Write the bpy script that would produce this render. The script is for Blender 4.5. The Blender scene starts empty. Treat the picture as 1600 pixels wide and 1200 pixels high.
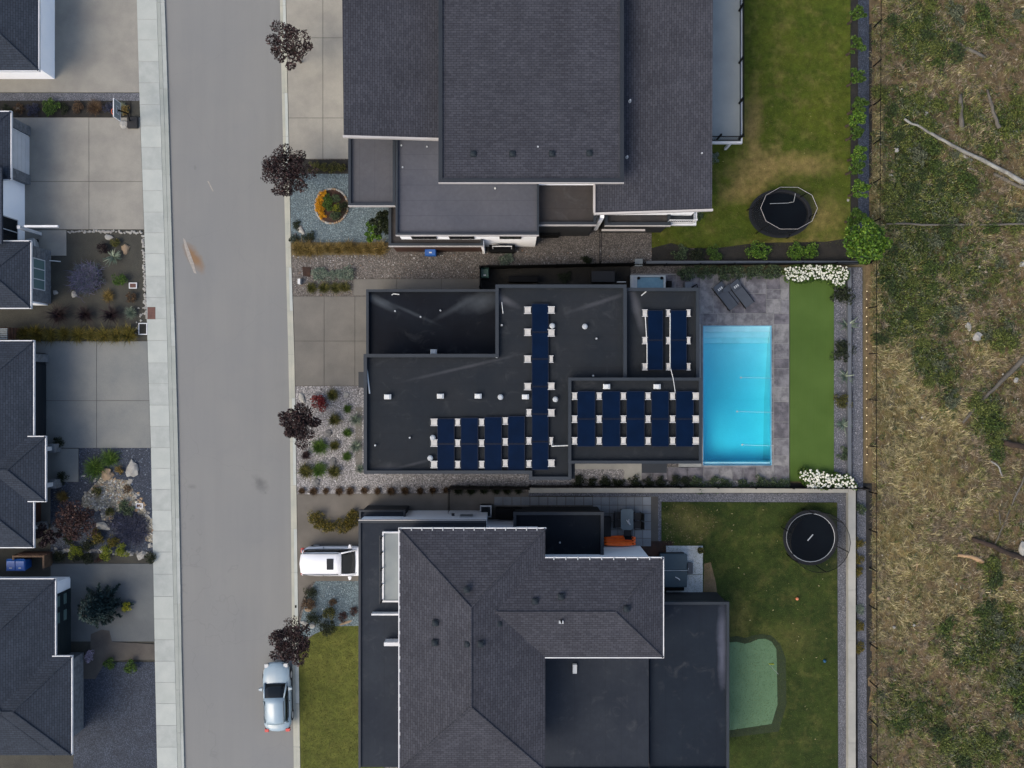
import bpy, bmesh, math, random
import numpy as np
from mathutils import Vector, Matrix
random.seed(7); rng = np.random.default_rng(7)
S = bpy.context.scene
C = S.collection
R = math.radians
# ---------------------------------------------------------------- camera, sky, sun, exposure
CAM_H, FPX = 60.0, 1380.0
cd = bpy.data.cameras.new('camera'); cam = bpy.data.objects.new('camera', cd); C.objects.link(cam)
cam.location = (0, 0, CAM_H); cam.rotation_euler = (0, 0, 0)
cd.sensor_width = 36; cd.lens = FPX / 1600 * 36; cd.clip_end = 2000; cd.clip_start = .5
S.camera = cam
SUN_EL, SUN_AZ = 48, 235          # azimuth clockwise from north (+Y): light from the south-west
w = bpy.data.worlds.new('World'); S.world = w; w.use_nodes = True
wn = w.node_tree.nodes; bgn = wn['Background']; sky = wn.new('ShaderNodeTexSky')
sky.sky_type = 'NISHITA'; sky.sun_disc = False
sky.sun_elevation = R(SUN_EL); sky.sun_rotation = R(SUN_AZ)
sky.air_density = 1.0; sky.dust_density = 3.5; sky.ozone_density = .6
w.node_tree.links.new(sky.outputs[0], bgn.inputs[0]); bgn.inputs[1].default_value = .15
sl = bpy.data.lights.new('sun', 'SUN'); so = bpy.data.objects.new('sun', sl); C.objects.link(so)
sl.energy = .9; sl.angle = R(42); sl.color = (1, .87, .66)
sd = Vector((math.sin(R(SUN_AZ)) * math.cos(R(SUN_EL)), math.cos(R(SUN_AZ)) * math.cos(R(SUN_EL)), math.sin(R(SUN_EL))))
so.rotation_euler = sd.to_track_quat('Z', 'Y').to_euler(); so.location = (0, 0, 80)
S.view_settings.view_transform = 'Standard'; S.view_settings.look = 'None'
S.view_settings.gamma = 1; S.view_settings.use_curve_mapping = False
S.view_settings.exposure = 1.18
S.render.engine = 'CYCLES'
S.cycles.max_bounces = 6; S.cycles.transparent_max_bounces = 16
S.cycles.use_denoising = True

# ---------------------------------------------------------------- helpers
def P(px, py, z=0.0):
    """a point of the photograph at height z, in metres"""
    k = (CAM_H - z) / FPX
    return ((px - 800) * k, (600 - py) * k, z)
def lin(r, g, b):
    f = lambda c: ((c / 255 + .055) / 1.055) ** 2.4 if c > 10 else c / 255 / 12.92
    return (f(r), f(g), f(b))
K = 1.9   # how much brighter this daylight shows a surface than its own colour
def sc(r, g, b, k=None):
    k = k or K
    return tuple(min(.85, c / k / q) for c, q in zip(lin(r, g, b), (1., 1., 1.055)))

class NT:
    def __init__(s, name):
        s.m = bpy.data.materials.new(name); s.m.use_nodes = True
        s.t = s.m.node_tree; s.b = s.t.nodes['Principled BSDF']
        s.pos = s.t.nodes.new('ShaderNodeNewGeometry').outputs['Position']
    def n(s, k): return s.t.nodes.new(k)
    def l(s, a, b): s.t.links.new(a, b)
    def noise(s, scale, detail=3, rough=.55, vec=None, dist=0):
        n = s.n('ShaderNodeTexNoise'); n.inputs['Scale'].default_value = scale
        n.inputs['Detail'].default_value = detail; n.inputs['Roughness'].default_value = rough
        n.inputs['Distortion'].default_value = dist
        s.l(vec or s.pos, n.inputs['Vector']); return n.outputs['Fac']
    def rng(s, v, a, b, c=0., d=1.):
        n = s.n('ShaderNodeMapRange'); s.l(v, n.inputs[0])
        for i, x in enumerate((a, b, c, d)): n.inputs[i + 1].default_value = x
        return n.outputs[0]
    def mix(s, f, a, b, mode='MIX'):
        n = s.n('ShaderNodeMix'); n.data_type = 'RGBA'; n.blend_type = mode
        for i, v in ((0, f), (6, a), (7, b)):
            if isinstance(v, (int, float)): n.inputs[i].default_value = v
            elif isinstance(v, tuple): n.inputs[i].default_value = (*v, 1)
            else: s.l(v, n.inputs[i])
        return n.outputs[2]
    def math(s, op, a, b=None):
        n = s.n('ShaderNodeMath'); n.operation = op
        for i, v in ((0, a), (1, b)):
            if v is None: continue
            if isinstance(v, (int, float)): n.inputs[i].default_value = v
            else: s.l(v, n.inputs[i])
        return n.outputs[0]
    def vmap(s, loc=(0, 0, 0), rot=0, scale=(1, 1, 1)):
        n = s.n('ShaderNodeMapping'); n.vector_type = 'TEXTURE'; s.l(s.pos, n.inputs[0])
        n.inputs[1].default_value = loc; n.inputs[2].default_value = (0, 0, rot); n.inputs[3].default_value = scale
        return n.outputs[0]
    def spot(s, c, r, rot=0, a=1., b=.3, noise=0.35, nscale=1.2):
        """soft blotch round world point c, radii r (m): 1 inside, 0 outside"""
        v = s.vmap((c[0], c[1], 0), rot, (r[0], r[1], 1000))
        n = s.n('ShaderNodeVectorMath'); n.operation = 'LENGTH'; s.l(v, n.inputs[0])
        d = n.outputs['Value']
        if noise: d = s.math('ADD', d, s.math('MULTIPLY', s.math('SUBTRACT', s.noise(nscale, 4), .5), noise * 2.5))
        return s.rng(d, a, b, 0, 1)
    def bump(s, h, strength=.4, dist=.02):
        n = s.n('ShaderNodeBump'); n.inputs['Strength'].default_value = strength; n.inputs['Distance'].default_value = dist
        s.l(h, n.inputs['Height']); s.l(n.outputs[0], s.b.inputs['Normal'])
    def done(s, col, rough=.85, metal=0., spec=.3):
        if isinstance(col, tuple): s.b.inputs['Base Color'].default_value = (*col, 1)
        else: s.l(col, s.b.inputs['Base Color'])
        s.b.inputs['Roughness'].default_value = rough; s.b.inputs['Metallic'].default_value = metal
        s.b.inputs['Specular IOR Level'].default_value = spec
        return s.m

def pm(name, c, c2=None, s1=.6, s2=25, v=.12, rough=.85, bump=.2, bd=.01, spec=.3, metal=0., lo=.35, hi=.65):
    """plain weathered surface: two colours in broad blotches, fine value grain, bump"""
    t = NT(name)
    c2 = c2 or tuple(x * .85 for x in c)
    col = t.mix(t.rng(t.noise(s1, 4, .6), lo, hi), c, c2)
    f = t.noise(s2, 3, .7)
    g = t.rng(f, .25, .75, 1 - v, 1 + v)
    cb = t.n('ShaderNodeCombineColor')
    for i in range(3): t.l(g, cb.inputs[i])
    col = t.mix(1., col, cb.outputs[0], 'MULTIPLY')
    if bump: t.bump(f, bump, bd)
    return t.done(col, rough, metal, spec)
def graycol(t, g):
    cb = t.n('ShaderNodeCombineColor')
    for i in range(3): t.l(g, cb.inputs[i])
    return cb.outputs[0]

def tag(o, label=None, cat=None, group=None, kind=None):
    if label: o['label'] = label
    if cat: o['category'] = cat
    if group: o['group'] = group
    if kind: o['kind'] = kind
    return o
def empty(name, loc, label=None, cat=None, group=None, rz=0):
    o = bpy.data.objects.new(name, None); C.objects.link(o); o.location = loc; o.rotation_euler.z = rz
    o.empty_display_size = .3
    return tag(o, label, cat, group)
def link(name, me, parent=None, loc=None, rz=0, scale=None):
    """links a mesh; its vertices are world coordinates unless loc is given"""
    o = bpy.data.objects.new(name, me); C.objects.link(o)
    if loc is not None: o.location = loc; o.rotation_euler.z = rz
    if scale is not None: o.scale = scale
    if parent is not None:
        o.parent = parent
        if loc is None: o.matrix_parent_inverse = (Matrix.Translation(parent.location) @ Matrix.Rotation(parent.rotation_euler.z, 4, 'Z')).inverted()
    return o
def pyd(name, v, f, mats=None, mi=None, smooth=False, col=None):
    me = bpy.data.meshes.new(name)
    if isinstance(f, np.ndarray):
        n, k = f.shape; v = np.asarray(v, np.float32)
        me.vertices.add(len(v)); me.vertices.foreach_set('co', v.ravel())
        me.loops.add(n * k); me.loops.foreach_set('vertex_index', f.astype(np.int32).ravel())
        me.polygons.add(n); me.polygons.foreach_set('loop_start', np.arange(0, n * k, k, dtype=np.int32))
        me.polygons.foreach_set('loop_total', np.full(n, k, np.int32))
        me.update(calc_edges=True)
    else:
        me.from_pydata([tuple(p) for p in v], [], f); me.update()
    for m in (mats if isinstance(mats, (list, tuple)) else [mats]): 
        if m: me.materials.append(m)
    if mi is not None: me.polygons.foreach_set('material_index', np.asarray(mi, np.int32))
    if smooth: me.polygons.foreach_set('use_smooth', [True] * len(me.polygons))
    if col is not None:
        a = me.color_attributes.new('Col', 'FLOAT_COLOR', 'POINT')
        c = np.ones((len(v), 4), np.float32); c[:, :3] = col; a.data.foreach_set('color', c.ravel())
    return me
class MB:
    def __init__(s): s.v = []; s.f = []; s.m = []
    def add(s, v, f, m=0):
        n = len(s.v); s.v += [tuple(p) for p in v]; s.f += [tuple(i + n for i in q) for q in f]; s.m += [m] * len(f); return s
    def box(s, x0, y0, z0, x1, y1, z1, m=0):
        x0, x1 = sorted((x0, x1)); y0, y1 = sorted((y0, y1))
        return s.add([(x0, y0, z0), (x1, y0, z0), (x1, y1, z0), (x0, y1, z0), (x0, y0, z1), (x1, y0, z1), (x1, y1, z1), (x0, y1, z1)],
                     [(0, 3, 2, 1), (4, 5, 6, 7), (0, 1, 5, 4), (1, 2, 6, 5), (2, 3, 7, 6), (3, 0, 4, 7)], m)
    def prism(s, pts, z0, z1, m=0):
        n = len(pts); a = sum(pts[i][0] * pts[(i + 1) % n][1] - pts[(i + 1) % n][0] * pts[i][1] for i in range(n))
        if a < 0: pts = pts[::-1]
        v = [(p[0], p[1], z0) for p in pts] + [(p[0], p[1], z1) for p in pts]
        f = [tuple(range(n, 2 * n)), tuple(range(n - 1, -1, -1))] + [(i, (i + 1) % n, n + (i + 1) % n, n + i) for i in range(n)]
        return s.add(v, f, m)
    def tube(s, pts, r, seg=8, m=0, caps=True):
        pts = [Vector(p) for p in pts]; rr = r if isinstance(r, (list, tuple)) else [r] * len(pts)
        n0 = len(s.v); prev = None
        for i, p in enumerate(pts):
            d = (pts[min(i + 1, len(pts) - 1)] - pts[max(i - 1, 0)]).normalized()
            a = Vector((0, 0, 1)) if abs(d.z) < .9 else Vector((1, 0, 0))
            if prev is not None and prev.cross(d).length > .1: a = prev
            u = d.cross(a).normalized(); vv = u.cross(d).normalized(); prev = vv
            for k in range(seg):
                t = 2 * math.pi * k / seg
                s.v.append(tuple(p + (u * math.cos(t) + vv * math.sin(t)) * rr[i]))
        for i in range(len(pts) - 1):
            for k in range(seg):
                a = n0 + i * seg + k; b = n0 + i * seg + (k + 1) % seg
                s.f.append((a, b, b + seg, a + seg)); s.m.append(m)
        if caps:
            s.f.append(tuple(n0 + k for k in range(seg))[::-1]); s.m.append(m)
            s.f.append(tuple(n0 + (len(pts) - 1) * seg + k for k in range(seg))); s.m.append(m)
        return s
    def cyl(s, x, y, z0, z1, r, seg=14, m=0, r2=None): return s.tube([(x, y, z0), (x, y, z1)], [r, r if r2 is None else r2], seg, m)
    def me(s, name, mats, smooth=False, bevel=0):
        me = pyd(name, s.v, s.f, mats, s.m if s.m and max(s.m) else None, smooth)
        bm = bmesh.new(); bm.from_mesh(me)
        bmesh.ops.recalc_face_normals(bm, faces=bm.faces)
        if bevel: bmesh.ops.bevel(bm, geom=list(bm.edges), offset=bevel, segments=1, affect='EDGES')
        bm.to_mesh(me); bm.free(); return me
    def build(s, name, mats, parent=None, smooth=False, bevel=0):
        return link(name, s.me(name, mats, smooth, bevel), parent)
def inpoly(x, y, poly):
    c = np.zeros(len(x), bool); n = len(poly)
    for i in range(n):
        x1, y1 = poly[i][:2]; x2, y2 = poly[(i + 1) % n][:2]
        if y1 == y2: continue
        k = ((y1 > y) != (y2 > y)) & (x < (x2 - x1) * (y - y1) / (y2 - y1) + x1); c ^= k
    return c
def sample(poly, n):
    xs = [p[0] for p in poly]; ys = [p[1] for p in poly]; out = np.zeros((0, 2))
    while len(out) < n:
        x = rng.uniform(min(xs), max(xs), n * 2); y = rng.uniform(min(ys), max(ys), n * 2)
        k = inpoly(x, y, poly); out = np.vstack([out, np.stack([x[k], y[k]], 1)])
    return out[:n]
def wp(pts, z=0): return [P(a, b, z)[:2] for a, b in pts]
def area(pts):
    n = len(pts); return abs(sum(pts[i][0] * pts[(i + 1) % n][1] - pts[(i + 1) % n][0] * pts[i][1] for i in range(n))) / 2
def rect(x0, y0, x1, y1): return [(x0, y0), (x1, y0), (x1, y1), (x0, y1)]
def sheet(name, pts, z, mat, kind='structure', depth=.15, parent=None):
    o = MB().prism(wp(pts), z - depth, z).build(name, mat, parent)
    if parent is None: tag(o, kind=kind)
    return o
def palette_cols(n, pal, var=.18):
    pal = np.array(pal); w_ = pal[:, 3] / pal[:, 3].sum() if pal.shape[1] > 3 else None
    c = pal[rng.choice(len(pal), n, p=w_), :3]
    return np.clip(c * rng.normal(1, var, (n, 1)).clip(.5, 1.6), 0, .9)
def pebble_mesh(name, xy, z, size, pal, mat, flat=.6, var=.2):
    n = len(xy); base = np.array([(1, 0, 0), (0, 1, 0), (-1, 0, 0), (0, -1, 0), (0, 0, 1)], float)
    tri = np.array([(0, 1, 4), (1, 2, 4), (2, 3, 4), (3, 0, 4)])
    a = rng.uniform(0, 6.28, n); s = size * rng.lognormal(0, .35, n); asp = rng.uniform(.55, 1, n)
    bx = base[None, :, 0] * s[:, None]; by = base[None, :, 1] * (s * asp)[:, None]
    x = bx * np.cos(a)[:, None] - by * np.sin(a)[:, None] + xy[:, :1]
    y = bx * np.sin(a)[:, None] + by * np.cos(a)[:, None] + xy[:, 1:2]
    zz = base[None, :, 2] * (s * flat)[:, None] + z
    v = np.stack([x, y, zz], 2).reshape(-1, 3)
    v.reshape(-1, 5, 3)[:, 4, :2] += rng.normal(0, 1, (n, 2)) * (s * .25)[:, None]
    f = (np.arange(n)[:, None, None] * 5 + tri[None]).reshape(-1, 3)
    return pyd(name, v, f, mat, col=np.repeat(palette_cols(n, pal, var), 5, 0))
def pebbles(pts, z, dens, size, pal, name='pebbles'):
    poly = wp(pts); n = int(area(poly) * dens)
    return tag(link(name, pebble_mesh(name, sample(poly, n), z, size, pal, M['col_stone'])), kind='stuff')

# leaf and blade meshes (vertex colour = the leaf's own colour)
def leaves_arr(c, rad, n, size, pal, shell=.45, up=.35, lumps=0, var=.22):
    """n leaf quads in an ellipsoid; returns v, f, col"""
    d = rng.normal(size=(n, 3)); d /= np.linalg.norm(d, axis=1)[:, None]
    r = rng.uniform(shell, 1, n) ** (1 / 2)
    p = d * r[:, None] * np.array(rad) + np.array(c)
    if lumps:
        k = rng.normal(size=(lumps, 3)); k /= np.linalg.norm(k, axis=1)[:, None]
        k[:, 2] = np.abs(k[:, 2]) * .7
        k = k * np.array(rad) * rng.uniform(.35, 1.0, (lumps, 1)) + np.array(c)
        idx = rng.integers(0, lumps, n); rr = np.array(rad) * rng.uniform(.22, .5, (lumps, 1))[idx]
        p = k[idx] + d * rr * rng.uniform(.3, 1, (n, 1)) ** .5
    nn = rng.normal(size=(n, 3)) + np.array([0, 0, up * 3]); nn /= np.linalg.norm(nn, axis=1)[:, None]
    t = np.cross(nn, rng.normal(size=(n, 3))); t /= np.linalg.norm(t, axis=1)[:, None]
    b = np.cross(nn, t); s = size * rng.uniform(.6, 1.4, n)[:, None]
    v = np.stack([p - t * s, p + b * s * .45, p + t * s, p - b * s * .45], 1).reshape(-1, 3)
    f = (np.arange(n)[:, None] * 4 + np.arange(4)[None])
    return v, f, np.repeat(palette_cols(n, pal, var), 4, 0)
def join_arr(parts):
    V, F, Cc, o = [], [], [], 0
    for v, f, c in parts: V.append(v); F.append(f + o); Cc.append(c); o += len(v)
    return np.vstack(V), np.vstack(F), np.vstack(Cc)
def blades_arr(xy, z, length, width, pal, lean=.7, var=.2, dirs=None, leanvar=.3):
    """curved grass blades (two quads each) rooted at xy"""
    n = len(xy); a = rng.uniform(0, 6.283, n) if dirs is None else dirs
    L = length * rng.uniform(.6, 1.3, n); le = np.clip(rng.normal(lean, leanvar, n), .05, 1.5)
    dx, dy = np.cos(a), np.sin(a); wx, wy = -dy * width / 2, dx * width / 2
    def pt(u, wd):
        h = np.sin(le * u) / np.maximum(le, .01) if False else u * np.cos(le * u)
        r = u * np.sin(le * u)
        X = xy[:, 0] + dx * r * L; Y = xy[:, 1] + dy * r * L; Z = z + h * L
        return [np.stack([X + wx * wd, Y + wy * wd, Z], 1), np.stack([X - wx * wd, Y - wy * wd, Z], 1)]
    q = pt(0., 1.) + pt(.55, .9) + pt(1., .15)
    v = np.stack(q, 1).reshape(-1, 3)
    b = np.arange(n)[:, None] * 6
    f = np.concatenate([b + np.array([[0, 1, 3, 2]]), b + np.array([[2, 3, 5, 4]])], 0)
    return v, f, np.repeat(palette_cols(n, pal, var), 6, 0)

# ---------------------------------------------------------------- materials
M = {}
def colmat(name, rough=.75, trans=0.):
    t = NT(name); a = t.n('ShaderNodeAttribute'); a.attribute_name = 'Col'
    m = t.done(a.outputs['Color'], rough, 0, .25)
    if trans:
        tr = t.n('ShaderNodeBsdfTranslucent'); mx = t.n('ShaderNodeMixShader'); mx.inputs[0].default_value = trans
        t.l(a.outputs['Color'], tr.inputs[0]); t.l(t.b.outputs[0], mx.inputs[1]); t.l(tr.outputs[0], mx.inputs[2])
        t.l(mx.outputs[0], t.t.nodes['Material Output'].inputs[0])
    return m
M['col_stone'] = colmat('pebble_stone', .85); M['leaf'] = colmat('leaf', .6, .25); M['petal'] = colmat('petal', .7, .3)
M['earth'] = pm('earth', sc(120, 106, 80), sc(100, 92, 68), .5, 9, .25, bump=.5, bd=.05)
def road_mat():
    t = NT('worn_asphalt')
    a = t.mix(t.rng(t.noise(.18, 4, .55), .35, .65), sc(138, 140, 143), sc(144, 145, 146))
    v = t.vmap(scale=(1, 14, 1)); a = t.mix(t.rng(t.noise(1.3, 3, .6, v), .4, .8, 0, .4), a, sc(128, 130, 133))
    a = t.mix(t.math('MULTIPLY', t.rng(t.noise(120, 2, .8), .3, .7), .35), a, sc(112, 114, 118))
    a = t.mix(t.rng(t.noise(.6, 7, .75, None, .6), .55, .75, 0, .35), a, sc(124, 127, 131))
    vo = t.n('ShaderNodeTexVoronoi'); vo.feature = 'DISTANCE_TO_EDGE'; vo.inputs['Scale'].default_value = .11; nz = t.n('ShaderNodeTexNoise'); nz.inputs['Scale'].default_value = .8; t.l(t.pos, nz.inputs['Vector'])
    vm = t.n('ShaderNodeVectorMath'); vm.operation = 'ADD'; t.l(t.pos, vm.inputs[0]); t.l(nz.outputs['Color'], vm.inputs[1]); t.l(vm.outputs[0], vo.inputs['Vector'])
    a = t.mix(t.rng(vo.outputs['Distance'], .0, .002, .22, 0), a, sc(100, 102, 105))
    wx, wy, _ = P(407, 757); a = t.mix(t.math('MULTIPLY', t.spot((wx, wy), (.5, .8), R(35), 1, .1, .5, 2.5), .55), a, sc(84, 86, 90))
    wx, wy, _ = P(303, 402); a = t.mix(t.math('MULTIPLY', t.spot((wx, wy), (.52, 1.35), R(33), 1, .25, .3, 2.2), .8), a, sc(140, 106, 70))
    for q, r in (((425, 300), (.25, .12)), ((305, 262), (.12, .2)), ((415, 770), (.1, .1)), ((300, 760), (.4, .2))):
        wx, wy, _ = P(*q); a = t.mix(t.math('MULTIPLY', t.spot((wx, wy), r, 0, 1, .2, .4, 4), .35), a, sc(95, 97, 100))
    t.bump(t.noise(160, 2), .25, .005)
    return t.done(a, .9, 0, .2)
M['road'] = road_mat()
M['walk'] = pm('pale_concrete', sc(187, 193, 192), sc(177, 184, 183), .9, 30, .05, .85, .1)
M['walk2'] = pm('pale_concrete_stained', sc(182, 188, 188), sc(168, 175, 175), 1.5, 30, .07, .85, .1)
M['walk3'] = pm('pale_concrete_light', sc(190, 196, 195), sc(180, 187, 187), 1.2, 30, .05, .85, .1)
M['curb'] = pm('curb_concrete', sc(186, 186, 176), sc(170, 173, 166), .8, 20, .07)
M['curb_left'] = pm('curb_concrete_grey', sc(170, 176, 174), sc(158, 165, 163), .8, 20, .07)
M['drive_pale'] = pm('driveway_concrete_pale', sc(150, 149, 145), sc(136, 136, 133), .7, 14, .06)
M['drive_north'] = pm('driveway_concrete_north', sc(158, 156, 150), sc(144, 142, 138), .7, 14, .06)
M['drive_mid'] = pm('driveway_concrete_grey', sc(134, 136, 136), sc(122, 126, 128), .6, 14, .07)
M['drive_low'] = pm('driveway_concrete_dark', sc(108, 113, 116), sc(92, 97, 102), .4, 14, .07)
M['drive_main'] = pm('driveway_concrete_brown', sc(124, 121, 117), sc(110, 108, 105), .5, 16, .08)
M['drive_south'] = pm('packed_aggregate', sc(118, 113, 108), sc(102, 98, 93), .6, 20, .1)
M['paver'] = pm('grey_paver', sc(130, 135, 142), sc(114, 120, 128), .9, 20, .08)
M['patio'] = pm('patio_concrete', sc(205, 212, 218), sc(192, 200, 206), .6, 20, .05)
M['mulch'] = pm('dark_mulch', sc(72, 72, 66), sc(60, 60, 56), .8, 18, .35, bump=.8, bd=.04)
M['mulch_brown'] = pm('brown_mulch', sc(70, 46, 34), sc(50, 36, 30), 2, 18, .35, bump=.8, bd=.04)
M['bed_dark'] = pm('dark_soil', sc(48, 46, 42), sc(36, 35, 33), 1.2, 18, .35, bump=.8, bd=.04)
def gravel_mat(name, a, b, dark, scale=16):
    t = NT(name); vo = t.n('ShaderNodeTexVoronoi'); vo.inputs['Scale'].default_value = scale; t.l(t.pos, vo.inputs['Vector'])
    g = t.mix(t.rng(t.noise(.9, 3), .35, .65), a, b)
    sp = t.n('ShaderNodeSeparateColor'); t.l(vo.outputs['Color'], sp.inputs[0])
    g = t.mix(1., g, graycol(t, t.rng(sp.outputs[0], 0, 1, .6, 1.4)), 'MULTIPLY')
    g = t.mix(t.rng(vo.outputs['Distance'], .3, .62, 0, .8), g, dark)
    h = t.math('SUBTRACT', 1., vo.outputs['Distance']); t.bump(h, .7, .03)
    return t.done(g, .9)
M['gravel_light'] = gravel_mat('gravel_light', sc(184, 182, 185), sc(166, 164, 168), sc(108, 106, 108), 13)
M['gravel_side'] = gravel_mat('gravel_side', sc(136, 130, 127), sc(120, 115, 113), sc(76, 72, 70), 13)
M['gravel_blue'] = gravel_mat('gravel_blue', sc(128, 145, 153), sc(114, 130, 140), sc(76, 90, 98), 14)
M['gravel_navy'] = gravel_mat('gravel_navy', sc(74, 84, 102), sc(64, 72, 88), sc(42, 48, 60), 14)
M['gravel_grey'] = gravel_mat('gravel_grey', sc(128, 131, 142), sc(114, 118, 129), sc(70, 72, 80), 18)
def lawn_mat(name, a, b, dry, patches, dryamt=.35):
    t = NT(name)
    g = t.mix(t.rng(t.noise(.35, 5, .6), .35, .65), a, b)
    g = t.mix(t.math('MULTIPLY', t.rng(t.noise(.8, 6, .7), .5, .75), dryamt), g, dry)
    for q, r, rot, amt in patches:
        wx, wy, _ = P(*q); g = t.mix(t.math('MULTIPLY', t.spot((wx, wy), r, rot, 1.1, .2, .5, 1.4), amt), g, dry)
    g = t.mix(1., g, graycol(t, t.rng(t.noise(2.2, 6, .75), .3, .7, .62, 1.38)), 'MULTIPLY')
    f = t.noise(45, 3, .8); g = t.mix(1., g, graycol(t, t.rng(f, .3, .7, .7, 1.3)), 'MULTIPLY')
    t.bump(f, .5, .03); return t.done(g, .9, 0, .15)
NP = [((1185, 265), (2.6, 1.6), .3, .8), ((1175, 200), (.8, 3), 0, .8), ((1255, 258), (2.6, 1.0), 0, .7), ((1160, 300), (1.7, 1.0), .2, .7), ((1280, 340), (2.2, 1.6), .5, .5), ((1235, 385), (4, .7), 0, .45)]
SP = [((1075, 815), (1.9, 1.3), -.3, .7), ((1155, 970), (1.2, 1.5), 0, .4), ((1230, 1000), (2.5, 1.6), 0, .2)]
M['lawn_n'] = lawn_mat('lawn_north', sc(66, 82, 22), sc(84, 94, 28), sc(150, 130, 84), NP, .4)
M['lawn_s'] = lawn_mat('lawn_south', sc(42, 58, 22), sc(58, 72, 28), sc(132, 124, 72), SP, .35)
M['lawn_f'] = lawn_mat('lawn_front', sc(82, 90, 38), sc(96, 100, 46), sc(116, 110, 60), [], .3)
def turf_mat():
    t = NT('artificial_turf'); g = t.mix(t.rng(t.noise(.5, 3), .3, .7), sc(84, 110, 50), sc(72, 98, 40))
    v = t.vmap(scale=(.02, 4, 1)); g = t.mix(t.rng(t.noise(1, 2, .5, v), .4, .7, 0, .35), g, sc(88, 112, 62))
    f = t.noise(80, 3, .8); g = t.mix(1., g, graycol(t, t.rng(f, .3, .7, .85, 1.15)), 'MULTIPLY'); t.bump(f, .5, .02)
    return t.done(g, .9, 0, .15)
M['turf'] = turf_mat()
M['putt'] = pm('putting_turf', sc(100, 132, 100), sc(90, 122, 90), .4, 60, .08); M['putt_edge'] = pm('putting_fringe', sc(44, 58, 30), None, .8, 50, .2)
M['stamp'] = pm('stamped_concrete', sc(132, 131, 137), sc(92, 90, 97), 1.6, 5, .22, .7, .3, .01, .4, 0, .4, .6)
M['stamp2'] = pm('stamped_concrete_purple', sc(118, 115, 123), sc(86, 84, 92), 1.9, 5, .22, .7, .3, .01, .4, 0, .4, .6)
M['stamp3'] = pm('stamped_concrete_pale', sc(144, 143, 146), sc(108, 107, 112), 1.9, 5, .2, .7, .3, .01, .4, 0, .4, .6)
M['joint'] = pm('joint_fill', sc(164, 166, 165), None, 2, 20, .1)
M['joint_dark'] = pm('joint_dark', sc(88, 86, 83), None, 2, 20, .1)
def shingle(name, ns, c, c2):
    t = NT(name); br = t.n('ShaderNodeTexBrick')
    sx = t.n('ShaderNodeSeparateXYZ'); t.l(t.pos, sx.inputs[0]); cx = t.n('ShaderNodeCombineXYZ')
    t.l(sx.outputs[1 if ns else 0], cx.inputs[0]); t.l(sx.outputs[0 if ns else 1], cx.inputs[1]); t.l(cx.outputs[0], br.inputs[0])
    br.inputs['Scale'].default_value = 1; br.inputs['Brick Width'].default_value = .33; br.inputs['Row Height'].default_value = .142
    br.inputs['Mortar Size'].default_value = .014; br.inputs['Mortar Smooth'].default_value = .4; br.inputs['Bias'].default_value = -.1
    br.inputs['Color1'].default_value = (*c, 1); br.inputs['Color2'].default_value = (*c2, 1)
    br.inputs['Mortar'].default_value = (*[x * .5 for x in c2], 1)
    g = t.mix(1., br.outputs['Color'], graycol(t, t.rng(t.noise(30, 3, .8), .3, .7, .8, 1.2)), 'MULTIPLY')
    g = t.mix(1., g, graycol(t, t.rng(t.noise(.5, 4), .3, .7, .88, 1.12)), 'MULTIPLY'); g = t.mix(1., g, graycol(t, t.rng(t.noise(5, 3, .7), .3, .7, .86, 1.14)), 'MULTIPLY')
    t.bump(br.outputs['Fac'], -.6, .02); return t.done(g, .92, 0, .15)
SH1, SH2 = sc(73, 75, 85), sc(61, 63, 73)
M['sh_ew'] = shingle('shingles_rows_across', False, SH1, SH2); M['sh_ns'] = shingle('shingles_rows_along', True, SH1, SH2)
M['white'] = pm('white_trim', (.44, .45, .46), (.38, .39, .40), 1, 20, .04, .6, 0)
M['stucco'] = pm('white_stucco', (.84, .85, .86), (.80, .82, .84), .8, 25, .05, .9, .2)
M['fascia'] = pm('pale_fascia', (.31, .295, .285), (.26, .25, .24), .8, 20, .05, .7, 0)
M['darkwall'] = pm('charcoal_siding', sc(52, 54, 58), sc(42, 44, 48), .8, 18, .1, .8, .2)
M['brownwall'] = pm('brown_siding', sc(82, 52, 42), sc(66, 44, 36), 1, 18, .12, .8, .2)
M['metal_dark'] = pm('dark_metal_cap', sc(46, 54, 64), sc(39, 47, 57), .6, 25, .05, .55, 0, spec=.25)
M['metal_gap'] = pm('dark_metal_lower', sc(40, 46, 54), sc(34, 40, 48), .6, 25, .05, .5, 0)
M['black'] = pm('black_metal', sc(14, 15, 17), sc(9, 10, 12), 1, 25, .1, .6, 0, spec=.1)
M['blackplastic'] = pm('black_plastic', sc(18, 21, 26), None, 1, 25, .1, .6, 0)
M['white_plastic'] = pm('white_pipe', sc(225, 228, 232), None, 1, 25, .03, .5, 0)
M['galv'] = pm('galvanised_metal', sc(190, 196, 204), sc(172, 178, 186), 2, 30, .05, .4, 0, spec=.6)
M['block'] = pm('grey_ballast_block', sc(212, 210, 208), sc(188, 186, 186), 5, 40, .1, .85, .2)
M['rail'] = pm('aluminium_rail', sc(215, 215, 218), sc(190, 190, 194), 3, 30, .05, .45, 0, spec=.6)
M['bin_blue'] = pm('blue_plastic', sc(30, 110, 205), sc(24, 92, 180), 2, 30, .05, .45, 0, spec=.5)
M['bin_green'] = pm('green_plastic', sc(64, 100, 88), None, 2, 30, .05, .5, 0)
M['wood'] = pm('brown_wood', sc(128, 104, 84), sc(104, 82, 66), 3, 22, .15, .8, .3)
M['wood_red'] = pm('reddish_wood', sc(118, 88, 74), sc(96, 70, 58), 3, 22, .15, .8, .3)
M['barrier'] = pm('wall_concrete', sc(176, 175, 170), sc(160, 160, 156), .8, 18, .07)
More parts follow.
